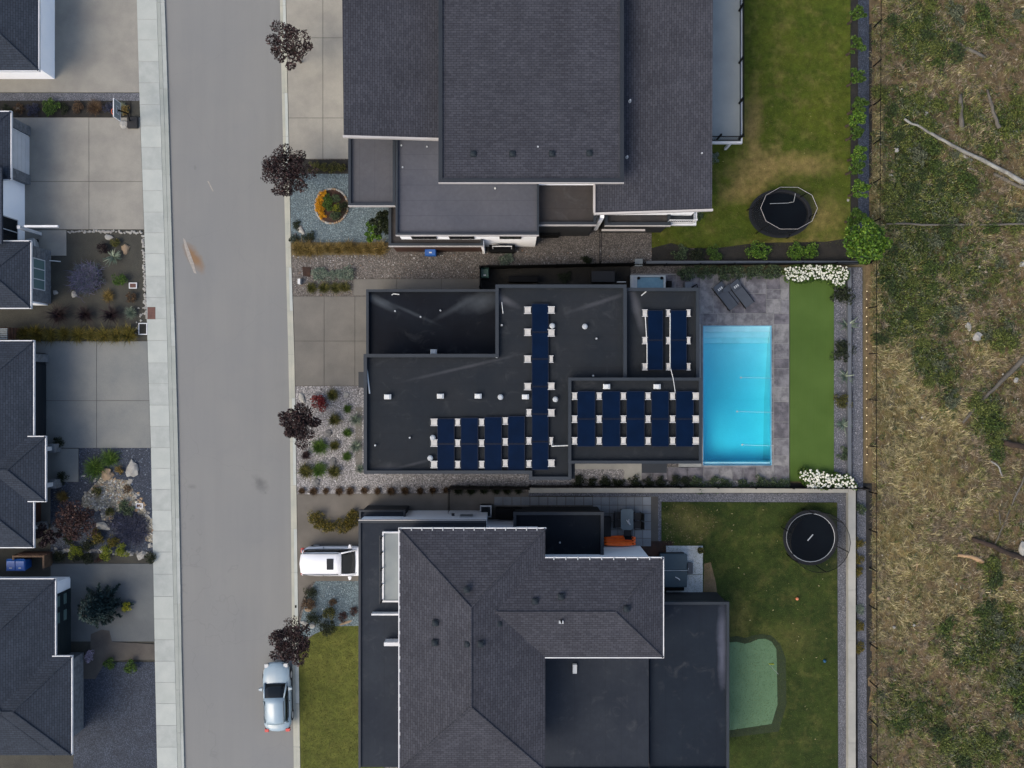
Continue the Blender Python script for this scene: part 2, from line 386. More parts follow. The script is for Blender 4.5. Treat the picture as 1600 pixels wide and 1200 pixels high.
M['barrier_dark'] = pm('wall_concrete_grey', sc(104, 110, 120), sc(94, 100, 110), .8, 18, .07)
def flat_mat(name, c, c2, seam=1.0, ns=False, seamc=None, stains=(), stainc=(100, 104, 110), grain=.08):
    t = NT(name); g = t.mix(t.rng(t.noise(.35, 4, .6), .35, .65), c, c2)
    g = t.mix(1., g, graycol(t, t.rng(t.noise(3.5, 5, .7), .3, .7, 1 - grain, 1 + grain)), 'MULTIPLY')
    g = t.mix(t.rng(t.noise(.9, 6, .7, None, 1.2), .56, .72, 0, .16), g, sc(110, 112, 116))
    sx = t.n('ShaderNodeSeparateXYZ'); t.l(t.pos, sx.inputs[0])
    m = t.math('FRACT', t.math('DIVIDE', sx.outputs[0 if ns else 1], seam))
    d = t.math('ABSOLUTE', t.math('SUBTRACT', m, .5))
    g = t.mix(t.rng(d, .5 - .03 / seam, .5 - .01 / seam, 0, .35), g, seamc or tuple(x * .6 for x in c))
    for q, z, r, rot, amt in stains:
        wx, wy, _ = P(*q, z); g = t.mix(t.math('MULTIPLY', t.spot((wx, wy), r, rot, 1, .1, .25, 1.5), amt), g, sc(*stainc))
    t.bump(t.noise(60, 2), .15, .005); return t.done(g, .85, 0, .12)
M['roof_navy'] = flat_mat('membrane_garage', sc(22, 28, 38), sc(15, 19, 28), 1.0, stains=[((590, 470), 4.1, (1.7, .35), R(-28), .55), ((640, 487), 4.1, (2.4, .16), R(-24), .3), ((752, 470), 4.1, (1.7, .8), R(15), .5), ((715, 478), 4.1, (2.2, .25), R(30), .3)], stainc=(96, 104, 114))
M['roof_main'] = flat_mat('membrane_main', sc(42, 46, 52), sc(35, 41, 49), 1.0, stains=[((600, 735), 6.4, (1.3, .5), R(10), .35), ((640, 727), 6.4, (2.0, .12), R(14), .3), ((720, 575), 6.4, (4.5, .14), R(13), .35), ((790, 468), 6.9, (1.1, .3), R(-25), .6), ((780, 465), 6.9, (.4, .7), 0, .4), ((940, 470), 6.9, (2.6, .18), R(18), .35), ((1000, 485), 6.7, (.35, 2.0), R(14), .6), ((993, 470), 6.7, (.3, 1.2), R(10), .4)], stainc=(98, 100, 108))
M['roof_mid'] = flat_mat('membrane_grey', sc(92, 94, 104), sc(84, 87, 98), .95, stains=[], seamc=sc(62, 68, 80))
M['roof_west'] = flat_mat('membrane_grey_brown', sc(92, 92, 98), sc(84, 86, 94), .95, True, seamc=sc(70, 72, 80))
M['roof_brown'] = flat_mat('membrane_brown', sc(70, 66, 66), sc(58, 58, 62), 1.1)
M['roof_south'] = flat_mat('membrane_south', sc(50, 56, 66), sc(42, 48, 59), 1.0, True)
M['roof_ne'] = flat_mat('membrane_dark_teal', sc(20, 28, 38), sc(17, 23, 32), 1.0)
M['roof_se'] = flat_mat('membrane_blue_black', sc(32, 41, 53), sc(28, 36, 48), 1.1, True, stains=[((1128, 985), 3.0, (.4, 2.2), 0, .7), ((1128, 1030), 3.0, (.35, 2.2), 0, .8)], stainc=(94, 98, 116))
M['deck_grey'] = pm('deck_membrane', sc(150, 158, 162), sc(140, 148, 153), .6, 20, .04)
def panel_mat():
    t = NT('solar_cells'); g = t.mix(t.rng(t.noise(1.5, 2), .3, .7), (.0004, .0042, .015), (.0006, .0055, .020))
    return t.done(g, .5, 0, .04)
M['panel'] = panel_mat()
def glassm(name, c, rough=.06):
    t = NT(name); return t.done(c, rough, 0, .2)
M['glass'] = glassm('dark_glass', (.006, .008, .010), .12); M['glass_teal'] = glassm('window_glass', sc(112, 138, 140))
M['paint_white'] = pm('white_car_paint', (.52, .53, .55), (.50, .51, .53), .5, 10, .01, .25, 0, spec=.6)
M['paint_blue'] = pm('pale_blue_car_paint', sc(160, 182, 200), None, .5, 10, .01, .3, 0, spec=.6)
M['rubber'] = pm('rubber', (.02, .02, .022), None, 1, 30, .1, .9, 0)
M['orange'] = pm('orange_plastic', (.85, .15, .015), (.75, .11, .01), 3, 20, .08, .45, 0)
M['cushion'] = pm('charcoal_sling', sc(84, 90, 100), sc(76, 82, 92), 2, 60, .08, .8, .2)
M['mat_net'] = pm('trampoline_mat', sc(10, 19, 28), sc(8, 15, 24), 1, 60, .1, .8, 0, spec=.08)
M['trunk'] = pm('bark', sc(84, 72, 62), sc(64, 56, 50), 4, 30, .2, .9, .6, .02)
M['log_white'] = pm('weathered_log', sc(165, 165, 162), sc(120, 118, 114), 1.2, 14, .25, .9, .7, .03)
M['log_grey'] = pm('grey_log', sc(112, 108, 102), sc(92, 88, 82), 1.2, 14, .25, .9, .7, .03)
M['log_brown'] = pm('charred_log', sc(66, 52, 44), sc(44, 36, 32), 1.2, 14, .25, .9, .7, .03)
M['log_tan'] = pm('split_tan_log', sc(190, 158, 124), sc(160, 128, 98), 2, 14, .2, .9, .6, .03)
M['rock'] = pm('pale_rock', sc(176, 176, 174), sc(150, 148, 146), 2.5, 12, .14, .9, .7, .04)
M['rock_tan'] = pm('tan_rock', sc(168, 146, 122), sc(146, 128, 110), 2.5, 12, .14, .9, .7, .04)
M['rock_grey'] = pm('grey_rock', sc(122, 122, 124), sc(106, 106, 108), 2.5, 12, .14, .9, .7, .04)
M['redbrick'] = pm('rust_cover', sc(112, 82, 76), sc(96, 70, 66), 3, 30, .12)
M['stone_wall'] = pm('stone_cladding', sc(138, 142, 150), sc(108, 112, 120), 4, 12, .2, .9, .5, .03)
M['spa_shell'] = pm('spa_shell', sc(190, 200, 206), None, 1, 30, .03, .3, 0)
M['spa_cover'] = pm('spa_cover', sc(58, 78, 90), sc(52, 72, 84), .8, 20, .05, .6, 0)
M['table'] = pm('table_glass_top', sc(96, 112, 122), sc(88, 104, 114), 2, 20, .05, .35, 0)
# ================================================================ GROUND
POOL = (1098, 509, 1205, 727)      # inner edge, ground pixels
px0, py0 = P(POOL[0], POOL[3])[:2]; px1, py1 = P(POOL[2], POOL[1])[:2]
HX0, HY0, HX1, HY1 = px0 - .02, py0 - .02, px1 + .02, py1 + .02
g = MB()
for a in ((-90, -90, HX0, 90), (HX0, -90, HX1, HY0), (HX0, HY1, HX1, 90), (HX1, -90, 26, 90)): g.box(a[0], a[1], -2.2, a[2], a[3], -.02)
tag(g.build('ground', M['earth']), kind='structure')
tag(MB().box(-400, -400, -2.6, 400, 400, -2.3).build('terrain', M['earth']), kind='structure')

YS = [-700, 150, 400, 550, 700, 1050, 1900]
def interp(tab):
    return lambda y: float(np.interp(y, YS, tab))
x_walk_l = interp([196, 219, 228, 232, 237, 243.5, 262])
x_walk_r = interp([222, 251, 259, 263, 267, 275, 296])
x_road_l = interp([234, 263, 270, 275, 279, 285, 306])
x_road_r = interp([424, 441, 447, 451, 454, 457.5, 470])
x_curb_r = interp([433, 450, 455.5, 460.5, 463, 467.5, 480])
ys = list(range(-700, 1901, 50))
sheet('road', [(x_road_l(y) - 2, y) for y in ys] + [(x_road_r(y) + 2, y) for y in ys[::-1]], 0.0, M['road'], depth=.2)
tag(MB().prism(wp([(286, 372), (289, 374), (296, 392), (303, 412), (307, 428), (303, 426), (294, 404), (289, 388)][:8]), .002, .006).build('road_paint_scrape', pm('pale_scrape', sc(176, 170, 166), sc(150, 146, 142), 6, 30, .15)), kind='structure')
tag(MB().prism(wp([(324, 283), (326, 283), (334, 299), (332, 299)]), .002, .006).build('road_paint_scrape', bpy.data.materials['pale_scrape']), kind='structure')
def segs(parent, name, fl, fr, y0, y1, step, z, mats, gap=.5, depth=.25, jit=0):
    y = y0; k = 0
    while y < y1:
        st = step + random.uniform(-jit, jit)
        a, b = y + gap / 2, y + st - gap / 2
        MB().prism(wp([(fl(a), a), (fr(a), a), (fr(b), b), (fl(b), b)]), z - depth, z - random.uniform(0, .006)).build(name, random.choice(mats), parent)
        y += st; k += 1
sw = sheet('sidewalk', [(x_walk_l(y) + .5, y) for y in ys] + [(x_walk_r(y), y) for y in ys[::-1]], .105, M['joint'], depth=.25)
segs(sw, 'slab', x_walk_l, lambda y: x_walk_r(y) - .3, -330, 1530, 33.5, .125, [M['walk'], M['walk2'], M['walk3']], .45, jit=1.5)
kl = sheet('kerb_left', [(x_walk_r(y), y) for y in ys] + [(x_road_l(y) - 1, y) for y in ys[::-1]], .10, M['joint'], depth=.25)
segs(kl, 'kerb_segment', lambda y: x_walk_r(y) + .1, lambda y: x_walk_r(y) + 5.5, -330, 1530, 67, .122, [M['curb_left']], .4)
segs(kl, 'gutter_segment', lambda y: x_walk_r(y) + 5.7, x_road_l, -330, 1530, 67, .108, [M['curb_left'], M['walk2']], .4, depth=.2)
kr = sheet('kerb_right', [(x_road_r(y) + 1, y) for y in ys] + [(x_curb_r(y), y) for y in ys[::-1]], .10, M['joint'], depth=.25)
segs(kr, 'gutter_segment', x_road_r, lambda y: x_road_r(y) + 4.3, -330, 1530, 68, .108, [M['curb']], .45, depth=.2)
segs(kr, 'kerb_segment', lambda y: x_road_r(y) + 4.5, x_curb_r, -330, 1530, 68, .128, [M['curb'], M['walk3']], .45)
MB().prism(wp([(231.5, 480), (244, 480), (244, 499), (231.5, 499)]), .1, .128).build('utility_cover', M['redbrick'], sw)
MB().prism(wp([(461.5, 945), (464, 945), (464, 949), (461.5, 949)]), .1, .135).build('drain_slot', M['black'], kr)

XL, XR, YT, YB = -450, 2050, -350, 1550
# broad lot surfaces under everything (left lots, right lots)
sheet('left_yard_ground', [(XL, -700)] + [(x_walk_l(y) - .3, y) for y in ys] + [(XL, 1900)], .05, M['mulch'])
sheet('right_yard_ground', [(x_curb_r(-700) + .3, -700)] + [(x_curb_r(y) + .3, y) for y in ys] + [(1085, 1900), (1085, -700)], .05, M['gravel_side'])
for nm, a in (('north', (-700, 405)), ('south', (755, 1900))):
    sheet('back_yard_ground', rect(1085, a[0], 1362, a[1]), .05, M['bed_dark'])
wl = lambda y: x_walk_l(y) - .3
def slabs(name, mat, cells, z, parentmat=None, gap=.35, depth=.2, fn='driveway_panel'):
    """a concrete area: joint sheet with raised panels; cells = list of polygons in photo pixels"""
    par = None
    xs = [p[0] for c in cells for p in c]; ysx = [p[1] for c in cells for p in c]
    par = sheet(name, rect(min(xs) + .4, min(ysx) + .4, max(xs) - .4, max(ysx) - .4), z - .02, parentmat or M['joint_dark'], depth=.1)
    for c in cells:
        cx = sum(p[0] for p in c) / len(c); cy = sum(p[1] for p in c) / len(c)
        q = [(p[0] - math.copysign(gap, p[0] - cx), p[1] - math.copysign(gap, p[1] - cy)) for p in c]
        MB().prism(wp(q), z - depth, z - random.uniform(0, .004)).build(fn, mat, par)
    return par
def cells(xs, ys_, last=None):
    out = []
    for i in range(len(xs) - 1):
        for j in range(len(ys_) - 1):
            a, b, c, d = xs[i], ys_[j], xs[i + 1], ys_[j + 1]
            if last and i == len(xs) - 2: out.append([(a, b), (last(b), b), (last(d), d), (a, d)])
            elif last is None or True: out.append(rect(a, b, c, d))
    return out
# left side driveways
slabs('driveway_upper_left', M['drive_north'], cells([20, 140, 999], [184, 284, 359], wl) , .10)
slabs('driveway_upper_left_walk', M['drive_north'], [rect(20, 359.5, 105, 400)], .10, fn='path_panel')
slabs('driveway_middle_left', M['drive_mid'], cells([40, 152, 999], [533, 626, 700], wl), .10)
slabs('front_path_middle_left', M['drive_mid'], [rect(60, 700.5, 124, 753)], .10, fn='path_panel')
slabs('driveway_lower_left', M['drive_low'], cells([80, 999], [880, 1002], wl), .10)
sheet('porch_floor', rect(40, 757, 80, 818), .16, M['drive_main'])
sheet('dirt_path', [(143, 990), (160, 983), (172, 985), (176, 1002), (243, 1006), (243, 1030), (200, 1030), (165, 1034), (150, 1060), (110, 1060), (110, 1030), (142, 1020)], .108, pm('wet_dirt', sc(92, 88, 84), sc(78, 74, 72), 1, 14, .12))
sheet('gravel_strip_top', [(-300, 146), (wl(150), 146), (wl(158), 158), (-300, 158)], .09, M['gravel_grey'])
sheet('planting_bed_top', [(-300, 158), (205, 158), (205, 183.5), (-300, 183.5)], .095, M['bed_dark'])
sheet('driveway_far_left_top', [(-300, -60), (wl(0), -60), (wl(146), 145), (-300, 145)], .09, M['drive_north'])
sheet('gravel_bed_navy', [(124.5, 700), (wl(700), 700), (wl(864), 864), (80, 864), (80, 753), (124.5, 753)], .095, M['gravel_navy'])
pebbles([(124.5, 700), (wl(700), 700), (wl(864), 864), (80, 864), (80, 753), (124.5, 753)], .095, 40, .035, [(*sc(90, 100, 118), 1), (*sc(60, 68, 84), 1), (*sc(130, 138, 150), .3)])
M['gravel_river'] = gravel_mat('gravel_river', sc(176, 172, 158), sc(156, 150, 136), sc(112, 106, 96), 9)
RIV = [(153, 752), (163, 738), (172, 735), (178, 748), (200, 750), (208, 762), (213, 782), (226, 790), (231, 803), (240, 812), (240, 848), (228, 845), (226, 832), (224, 812), (212, 800), (200, 790), (192, 795), (182, 800), (176, 815), (160, 812), (160, 797), (138, 795), (128, 790), (130, 776), (140, 766)]
sheet('dry_river_bed', RIV, .10, M['gravel_river'])
pebbles(RIV, .10, 60, .055, [(*sc(172, 166, 152), 1), (*sc(140, 134, 122), 1), (*sc(215, 212, 202), .6), (*sc(170, 140, 112), .3)], 'river_pebbles')
sheet('gravel_bed_bottom_left', [(150, 1034), (wl(1034), 1034), (wl(1300), 1300), (112, 1300), (120, 1060)], .09, M['gravel_navy'])
# right side lots
slabs('driveway_north', M['drive_north'], [[(x_curb_r(y0_) + .4, y0_), (x1_, y0_), (x1_, y1_), (x_curb_r(y1_) + .4, y1_)] if k == 0 else rect(x0_, y0_, x1_, y1_)
      for (y0_, y1_) in ((-250, -60), (-60, 60), (60, 185), (185, 249)) for k, (x0_, x1_) in enumerate(((0, 505), (505, 580)))], .11)
slabs('driveway_main', M['drive_main'], [[(x_curb_r(y0_) + .4, y0_), (507, y0_), (507, y1_), (x_curb_r(y1_) + .4, y1_)] for y0_, y1_ in ((463, 533), (533, 603))] +
      [rect(a, b, c, d) for a, c in ((507, 555), (555, 600)) for b, d in ((463, 533), (533, 603))], .11)
slabs('side_path_main', M['drive_main'], [rect(552, 436, 620, 462.5), rect(620, 436, 690, 462.5), rect(690, 436, 752, 462.5)], .108, fn='path_panel')
sheet('gravel_bed_blue', [(x_curb_r(272) + .4, 272), (612, 272), (612, 379), (x_curb_r(379) + .4, 379)], .09, M['gravel_blue'])
pebbles([(457, 272), (612, 272), (612, 379), (457, 379)], .09, 60, .03, [(*sc(110, 128, 138), 1), (*sc(84, 98, 110), 1), (*sc(150, 160, 166), .3)])
sheet('planting_strip_north', [(x_curb_r(250) + .4, 250), (600, 250), (600, 272), (x_curb_r(272) + .4, 272)], .088, M['bed_dark'])
sheet('mulch_strip_north', [(x_curb_r(379) + .4, 379), (612, 379), (612, 386), (606, 395), (596, 398.5), (x_curb_r(399) + .4, 399.5)], .092, M['earth'])
GL1 = [(x_curb_r(400) + .4, 400), (1018, 386), (1018, 410), (752, 418), (752, 435.5), (552, 435.5), (552, 462), (x_curb_r(462) + .4, 462)]
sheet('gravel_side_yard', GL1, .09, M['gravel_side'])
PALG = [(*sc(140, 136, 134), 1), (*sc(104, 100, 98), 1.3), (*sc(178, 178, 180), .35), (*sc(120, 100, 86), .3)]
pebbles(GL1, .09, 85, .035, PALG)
GL2 = [(x_curb_r(603) + .4, 603.5), (565, 603.5), (590, 603.5), (590, 738), (900, 730), (1085, 730), (1085, 752), (1232, 752), (1232, 760), (826, 760), (703, 758), (703, 766), (690, 770), (x_curb_r(770) + .4, 772)]
sheet('gravel_front_yard', GL2, .09, M['gravel_light'])
pebbles(GL2[:1] + [(562, 603.5), (580, 740), (900, 740), (1080, 745), (1080, 760), (703, 757), (703, 766), (466, 772)], .09, 85, .035, [(*sc(160, 158, 162), 1), (*sc(120, 118, 120), 1), (*sc(200, 200, 205), .4), (*sc(96, 94, 98), .5)])
sheet('house_base_strip', rect(556, 636, 566, 738), .10, M['drive_main'])
sheet('driveway_south', [(x_curb_r(772) + .4, 772), (690, 770.5), (703, 768), (826, 768), (826, 830), (600, 870), (600, 908), (490, 908), (484, 914), (474, 935), (x_curb_r(965) + .4, 965)], .10, M['drive_south'])
GB = [(494, 907.5), (600, 907.5), (600, 978), (520, 978), (470, 1000), (470, 970), (480, 930)]
sheet('gravel_bed_blue_south', GB, .105, M['gravel_blue'])
pebbles(GB, .105, 60, .03, [(*sc(130, 150, 160), 1), (*sc(100, 116, 126), 1), (*sc(170, 180, 186), .4)])
sheet('front_lawn_south', [(x_curb_r(1010) + .6, 1012), (492, 990), (520, 978), (600, 976), (600, 1300), (x_curb_r(1300) + .6, 1300)], .11, M['lawn_f'])
# back yards
sheet('lawn_north', rect(1018, -300, 1328, 388), .10, M['lawn_n'])
sheet('planting_bed_north', [(1018, 388), (1048, 380), (1090, 392), (1180, 380), (1290, 378), (1328, 372), (1328, 408), (1018, 408)], .105, M['bed_dark'])
sheet('gravel_path_north', [(1340, -300), (1357, -300), (1357, 400), (1340, 408)], .10, M['gravel_navy'])
sheet('lawn_south', [(1033, 784), (1307, 785), (1309, 1300), (1033, 1300)], .10, M['lawn_s'])
GS = [(938, 770.5), (1328, 770.5), (1328, 1300), (1309.5, 1300), (1307.5, 784.6), (1033, 783.6), (1033, 852), (1028, 852), (1028, 776), (772, 775), (772, 769)]
sheet('gravel_strip_south', GS, .095, M['gravel_grey'])
pebbles([(1020, 770.5), (1328, 770.5), (1328, 1250), (1309.5, 1250), (1307.5, 784.6), (1033, 783.6), (1028, 852)][:6], .095, 110, .02, [(*sc(130, 134, 146), 1), (*sc(96, 100, 112), 1), (*sc(160, 164, 172), .3)])
sheet('bare_soil_patch', [(1100, 880), (1110, 878), (1118, 910), (1122, 945), (1098, 945)], .106, pm('tan_soil', sc(134, 112, 88), sc(112, 98, 70), 1.5, 12, .2))
sheet('gravel_bed_east', [(1302, 430), (1325, 430), (1325, 762), (1302, 762)], .095, M['gravel_grey'])
sheet('gravel_strip_east', [(1331, 418), (1346.5, 418), (1347.5, 765), (1331, 765)], .095, M['gravel_grey'])
pebbles([(1302, 430), (1346.5, 418), (1347.5, 765), (1302, 762)], .098, 150, .022, [(*sc(150, 150, 162), 1), (*sc(106, 106, 118), 1), (*sc(180, 180, 188), .3)])
sheet('gravel_strip_outer', [(1338, 766), (1352, 766), (1354, 1300), (1340, 1300)], .095, M['gravel_grey'])
sheet('side_yard_floor', rect(752, 414, 985, 470), .10, M['bed_dark'])
sheet('pool_bench_slab', rect(975, 716, 1002, 749), .14, M['barrier'])
sheet('pool_side_footing', rect(893, 716, 975, 733), .13, M['barrier'])
# turf
sheet('artificial_turf', [(1233.5, 436), (1302, 436), (1302, 752), (1233.5, 752)], .125, M['turf'])
# stamped pool deck: every stone a piece
deck = sheet('pool_deck', [(985, 428), (1232.5, 428), (1232.5, 507), (985, 507)], .09, M['joint'], depth=.3)
for r in ((1060, 507, 1095.5, 730), (1207.5, 507, 1232.5, 752), (1002, 729.5, 1207.5, 752)):
    MB().prism(wp(rect(*r)), -.2, .09).build('deck_base', M['joint'], deck)
def ashlar(x0, y0, x1, y1, mn=15, mx=34):
    w_, h_ = x1 - x0, y1 - y0
    if w_ <= mx and h_ <= mx: return [(x0, y0, x1, y1)]
    if w_ > h_:
        c = x0 + w_ * random.uniform(.35, .65) if w_ < 2.2 * mx else x0 + random.uniform(mn, mx)
        return ashlar(x0, y0, c, y1, mn, mx) + ashlar(c, y0, x1, y1, mn, mx)
    c = y0 + h_ * random.uniform(.35, .65) if h_ < 2.2 * mx else y0 + random.uniform(mn, mx)
    return ashlar(x0, y0, x1, c, mn, mx) + ashlar(x0, c, x1, y1, mn, mx)
for rg in ((1094, 429, 1232, 490), (985, 429, 1094, 470), (1060, 470, 1094, 490), (1208.5, 507, 1232, 751), (1002, 730, 1208.5, 751), (1208.5, 490, 1232, 507), (1063, 490, 1098, 507), (1098, 490, 1208.5, 506)):
    for (a, b, c, d) in ashlar(*rg):
        MB().prism(wp(rect(a + .3, b + .3, c - .3, d - .3)), .05, .11 + random.uniform(-.004, .003)).build('deck_stone', random.choice([M['stamp'], M['stamp'], M['stamp2'], M['stamp3']]), deck)
# pool: basin, steps, water
def mixw():
    t = NT('pool_water_surface'); out = t.t.nodes['Material Output']
    tr = t.n('ShaderNodeBsdfTransparent'); gl = t.n('ShaderNodeBsdfGlossy'); gl.inputs['Roughness'].default_value = .04
    fr = t.n('ShaderNodeFresnel'); fr.inputs[0].default_value = 1.33; mx = t.n('ShaderNodeMixShader')
    b = t.n('ShaderNodeBump'); b.inputs['Strength'].default_value = .12; b.inputs['Distance'].default_value = .02
    t.l(t.noise(3, 3, .6), b.inputs['Height']); t.l(b.outputs[0], gl.inputs['Normal']); t.l(b.outputs[0], fr.inputs['Normal'])
    t.l(fr.outputs[0], mx.inputs[0]); t.l(tr.outputs[0], mx.inputs[1]); t.l(gl.outputs[0], mx.inputs[2]); t.l(mx.outputs[0], out.inputs['Surface'])
    va = t.n('ShaderNodeVolumeAbsorption'); va.inputs['Color'].default_value = (.02, .93, .975, 1); va.inputs['Density'].default_value = .60
    t.l(va.outputs[0], out.inputs['Volume']); return t.m
M['water'] = mixw()
M['pool_liner'] = pm('pool_liner', (.26, .60, .72), (.24, .57, .69), .8, 12, .04, .5, 0)
M['pool_ledge'] = pm('pool_ledge', (.34, .64, .74), None, .8, 12, .03, .5, 0)
M['pool_tile'] = pm('pool_waterline', (.10, .34, .50), (.08, .30, .46), 1, 12, .05, .4, 0)
pr = empty('swimming_pool', ((px0 + px1) / 2, (py0 + py1) / 2, .1), 'rectangular turquoise swimming pool beside the dark flat roof house', 'pool')
bt = MB(); tt = .04
for a in ((px0, py0, px0 + tt, py1), (px1 - tt, py0, px1, py1), (px0 + tt, py0, px1 - tt, py0 + tt), (px0 + tt, py1 - tt, px1 - tt, py1)):
    bt.box(a[0], a[1], -2.15, a[2], a[3], .07)
bt.build('basin_wall', M['pool_tile'], pr)
ix0, ix1, iy0, iy1 = px0 + tt + .002, px1 - tt - .002, py0 + tt + .002, py1 - tt - .002
fl = MB(); yA, yB = iy1 - 1.6, iy1 - 5.0
v = [(ix0, iy0, -1.8), (ix1, iy0, -1.8), (ix1, yB, -1.55), (ix0, yB, -1.55), (ix1, yA, -.85), (ix0, yA, -.85), (ix1, iy1, -.8), (ix0, iy1, -.8)]
fl.add(v, [(0, 1, 2, 3), (3, 2, 4, 5), (5, 4, 6, 7)]); fl.build('basin_floor', M['pool_liner'], pr)
for k, (dd, zz) in enumerate(((.36, -.2), (.75, -.4), (1.12, -.6))):
    MB().box(ix0 + .01, iy1 - dd, -1.3, ix1 - .01, iy1 - dd + .39, zz).build('step', M['pool_ledge'], pr)
MB().box(ix0 + .01, iy0 + .01, -1.9, ix1 - .01, iy0 + .17, -.14).build('ledge', M['pool_ledge'], pr)
MB().box(ix0, iy0, -2.0, ix1, iy1, -.06).build('water', M['water'], pr)
cp = M['stamp3']
for a in ((px0 - .1, py1, px1 + .12, py1 + .14), (px0 - .1, py0 - .14, px1 + .12, py0), (px0 - .1, py0, px0, py1), (px1, py0, px1 + .12, py1)):
    MB().box(*a[:2], .0, a[2], a[3], .118).build('coping', cp, pr)
for (x, y) in ((1158, 590), (1152, 643), (1160, 695)):
    a = P(1208, y + 1); b = P(x, y)
    pts = [(a[0] + (b[0] - a[0]) * t, a[1] + (b[1] - a[1]) * t, .14 + 1.0 * t * (1 - t) * 1.5 - .18 * t) for t in np.linspace(0, 1, 9)]
    MB().tube(pts, .009, 6).build('water_jet', M['white_plastic'], pr)
    MB().cyl(b[0], b[1], -.055, -.03, .06, 10).build('splash', M['white_plastic'], pr)
M['patio2'] = pm('pale_paver', sc(146, 152, 160), sc(132, 138, 146), .9, 20, .08)
# pavers south house
pv = sheet('paved_patio', rect(938, 775.5, 1028, 852), .10, M['joint_dark'])
for i in range(11):
    a = 772 + i * 14; MB().prism(wp(rect(a + .5, 776, a + 13.4, 789)), .0, .12).build('paver', M['paver'], pv)
MB().prism(wp(rect(771, 774.5, 927, 790.5)), -.1, .095).build('paver_base', M['joint_dark'], pv)
for i in range(7):
    for j in range(6):
        a, b = 926 + i * 13.0, 776 + j * 12.9
        if i < 1 and j > 1: continue
        if i == 6 and j < 4: a0 = a
        MB().prism(wp(rect(a + .35, b + .35, a + 12.65, b + 12.5)), .0, .12 + random.uniform(-.004, .004)).build('paver', random.choice([M['paver'], M['paver'], M['patio2']]), pv)
slabs('concrete_patio', M['patio'], [rect(1040, 852, 1098, 897), rect(1040, 897, 1098, 960)], .11, M['joint'])
sheet('muddy_strip', rect(1000, 845, 1052, 870), .104, M['mulch_brown'])
# putting green
PG = [(1139, 1003), (1150, 1002), (1163, 1005), (1172, 1003), (1183, 998), (1195, 997), (1205, 1002), (1212, 1013), (1213, 1030), (1214, 1100), (1205, 1130), (1139, 1140)]
FR = [(1136, 996), (1150, 993), (1163, 996), (1173, 993), (1188, 990), (1204, 992), (1218, 1005), (1227, 1028), (1228, 1100), (1216, 1142), (1136, 1152)]
sheet('putting_green_fringe', FR, .108, M['putt_edge']); sheet('putting_green', PG, .118, M['putt'])

M['vent_dark'] = pm('vent_metal', sc(46, 54, 62), None, 2, 20, .05, .7, 0, spec=.1)
# ================================================================ ROOF HELPERS
def flat_roof(par, r, z, ph, cap, rm, cm, wall=None, wallz=0.05, inset=.1, sides='NSEW', fascia=None, top_z=None):
    x0, y1 = P(r[0], r[1], z)[:2]; x1, y0 = P(r[2], r[3], z)[:2]
    MB().box(x0 + .01, y0 + .01, z - ph - .15, x1 - .01, y1 - .01, z - ph).build('roof', rm, par)
    c = cap; n = 'N' in sides; s = 'S' in sides
    if n: MB().box(x0, y1 - c, z - ph - .2, x1, y1, z).build('parapet', cm, par)
    if s: MB().box(x0, y0, z - ph - .2, x1, y0 + c, z).build('parapet', cm, par)
    ya, yb = (y0 + c + .001 if s else y0), (y1 - c - .001 if n else y1)
    if 'W' in sides: MB().box(x0, ya, z - ph - .2, x0 + c, yb, z - .002).build('parapet', cm, par)
    if 'E' in sides: MB().box(x1 - c, ya, z - ph - .2, x1, yb, z - .002).build('parapet', cm, par)
    if fascia:
        for k in fascia:
            t = .05
            q = {'S': (x0, y0 - t, x1, y0 - .002), 'N': (x0, y1 + .002, x1, y1 + t), 'E': (x1 + .002, y0, x1 + t, y1), 'W': (x0 - t, y0, x0 - .002, y1)}[k]
            MB().box(q[0], q[1], z - ph - .1, q[2], q[3], z + .012).build('fascia', M['fascia'], par)
    if wall: MB().box(x0 + inset, y0 + inset, wallz, x1 - inset, y1 - inset, z - ph - .155).build('wall', wall, par)
    return x0, y0, x1, y1
def slab4(par, name, cs, th, mat, fm=None):
    """sloped slab from four (px, py, z) corners"""
    v = [P(*c) for c in cs]; b = [(p[0], p[1], p[2] - th) for p in v]
    o = MB().add(v + b, [(0, 1, 2, 3), (7, 6, 5, 4), (0, 4, 5, 1), (1, 5, 6, 2), (2, 6, 7, 3), (3, 7, 4, 0)]).build(name, mat, par)
    return v
def bar(par, name, a, b, w_, h, mat):
    """square bar between two 3d points"""
    a, b = Vector(a), Vector(b); d = (b - a).normalized(); u = d.cross(Vector((0, 0, 1))).normalized() * w_ / 2; t = Vector((0, 0, h / 2))
    v = [a - u - t, a + u - t, a + u + t, a - u + t, b - u - t, b + u - t, b + u + t, b - u + t]
    return MB().add(v, [(0, 1, 2, 3), (7, 6, 5, 4), (0, 4, 5, 1), (1, 5, 6, 2), (2, 6, 7, 3), (3, 7, 4, 0)]).build(name, mat, par)
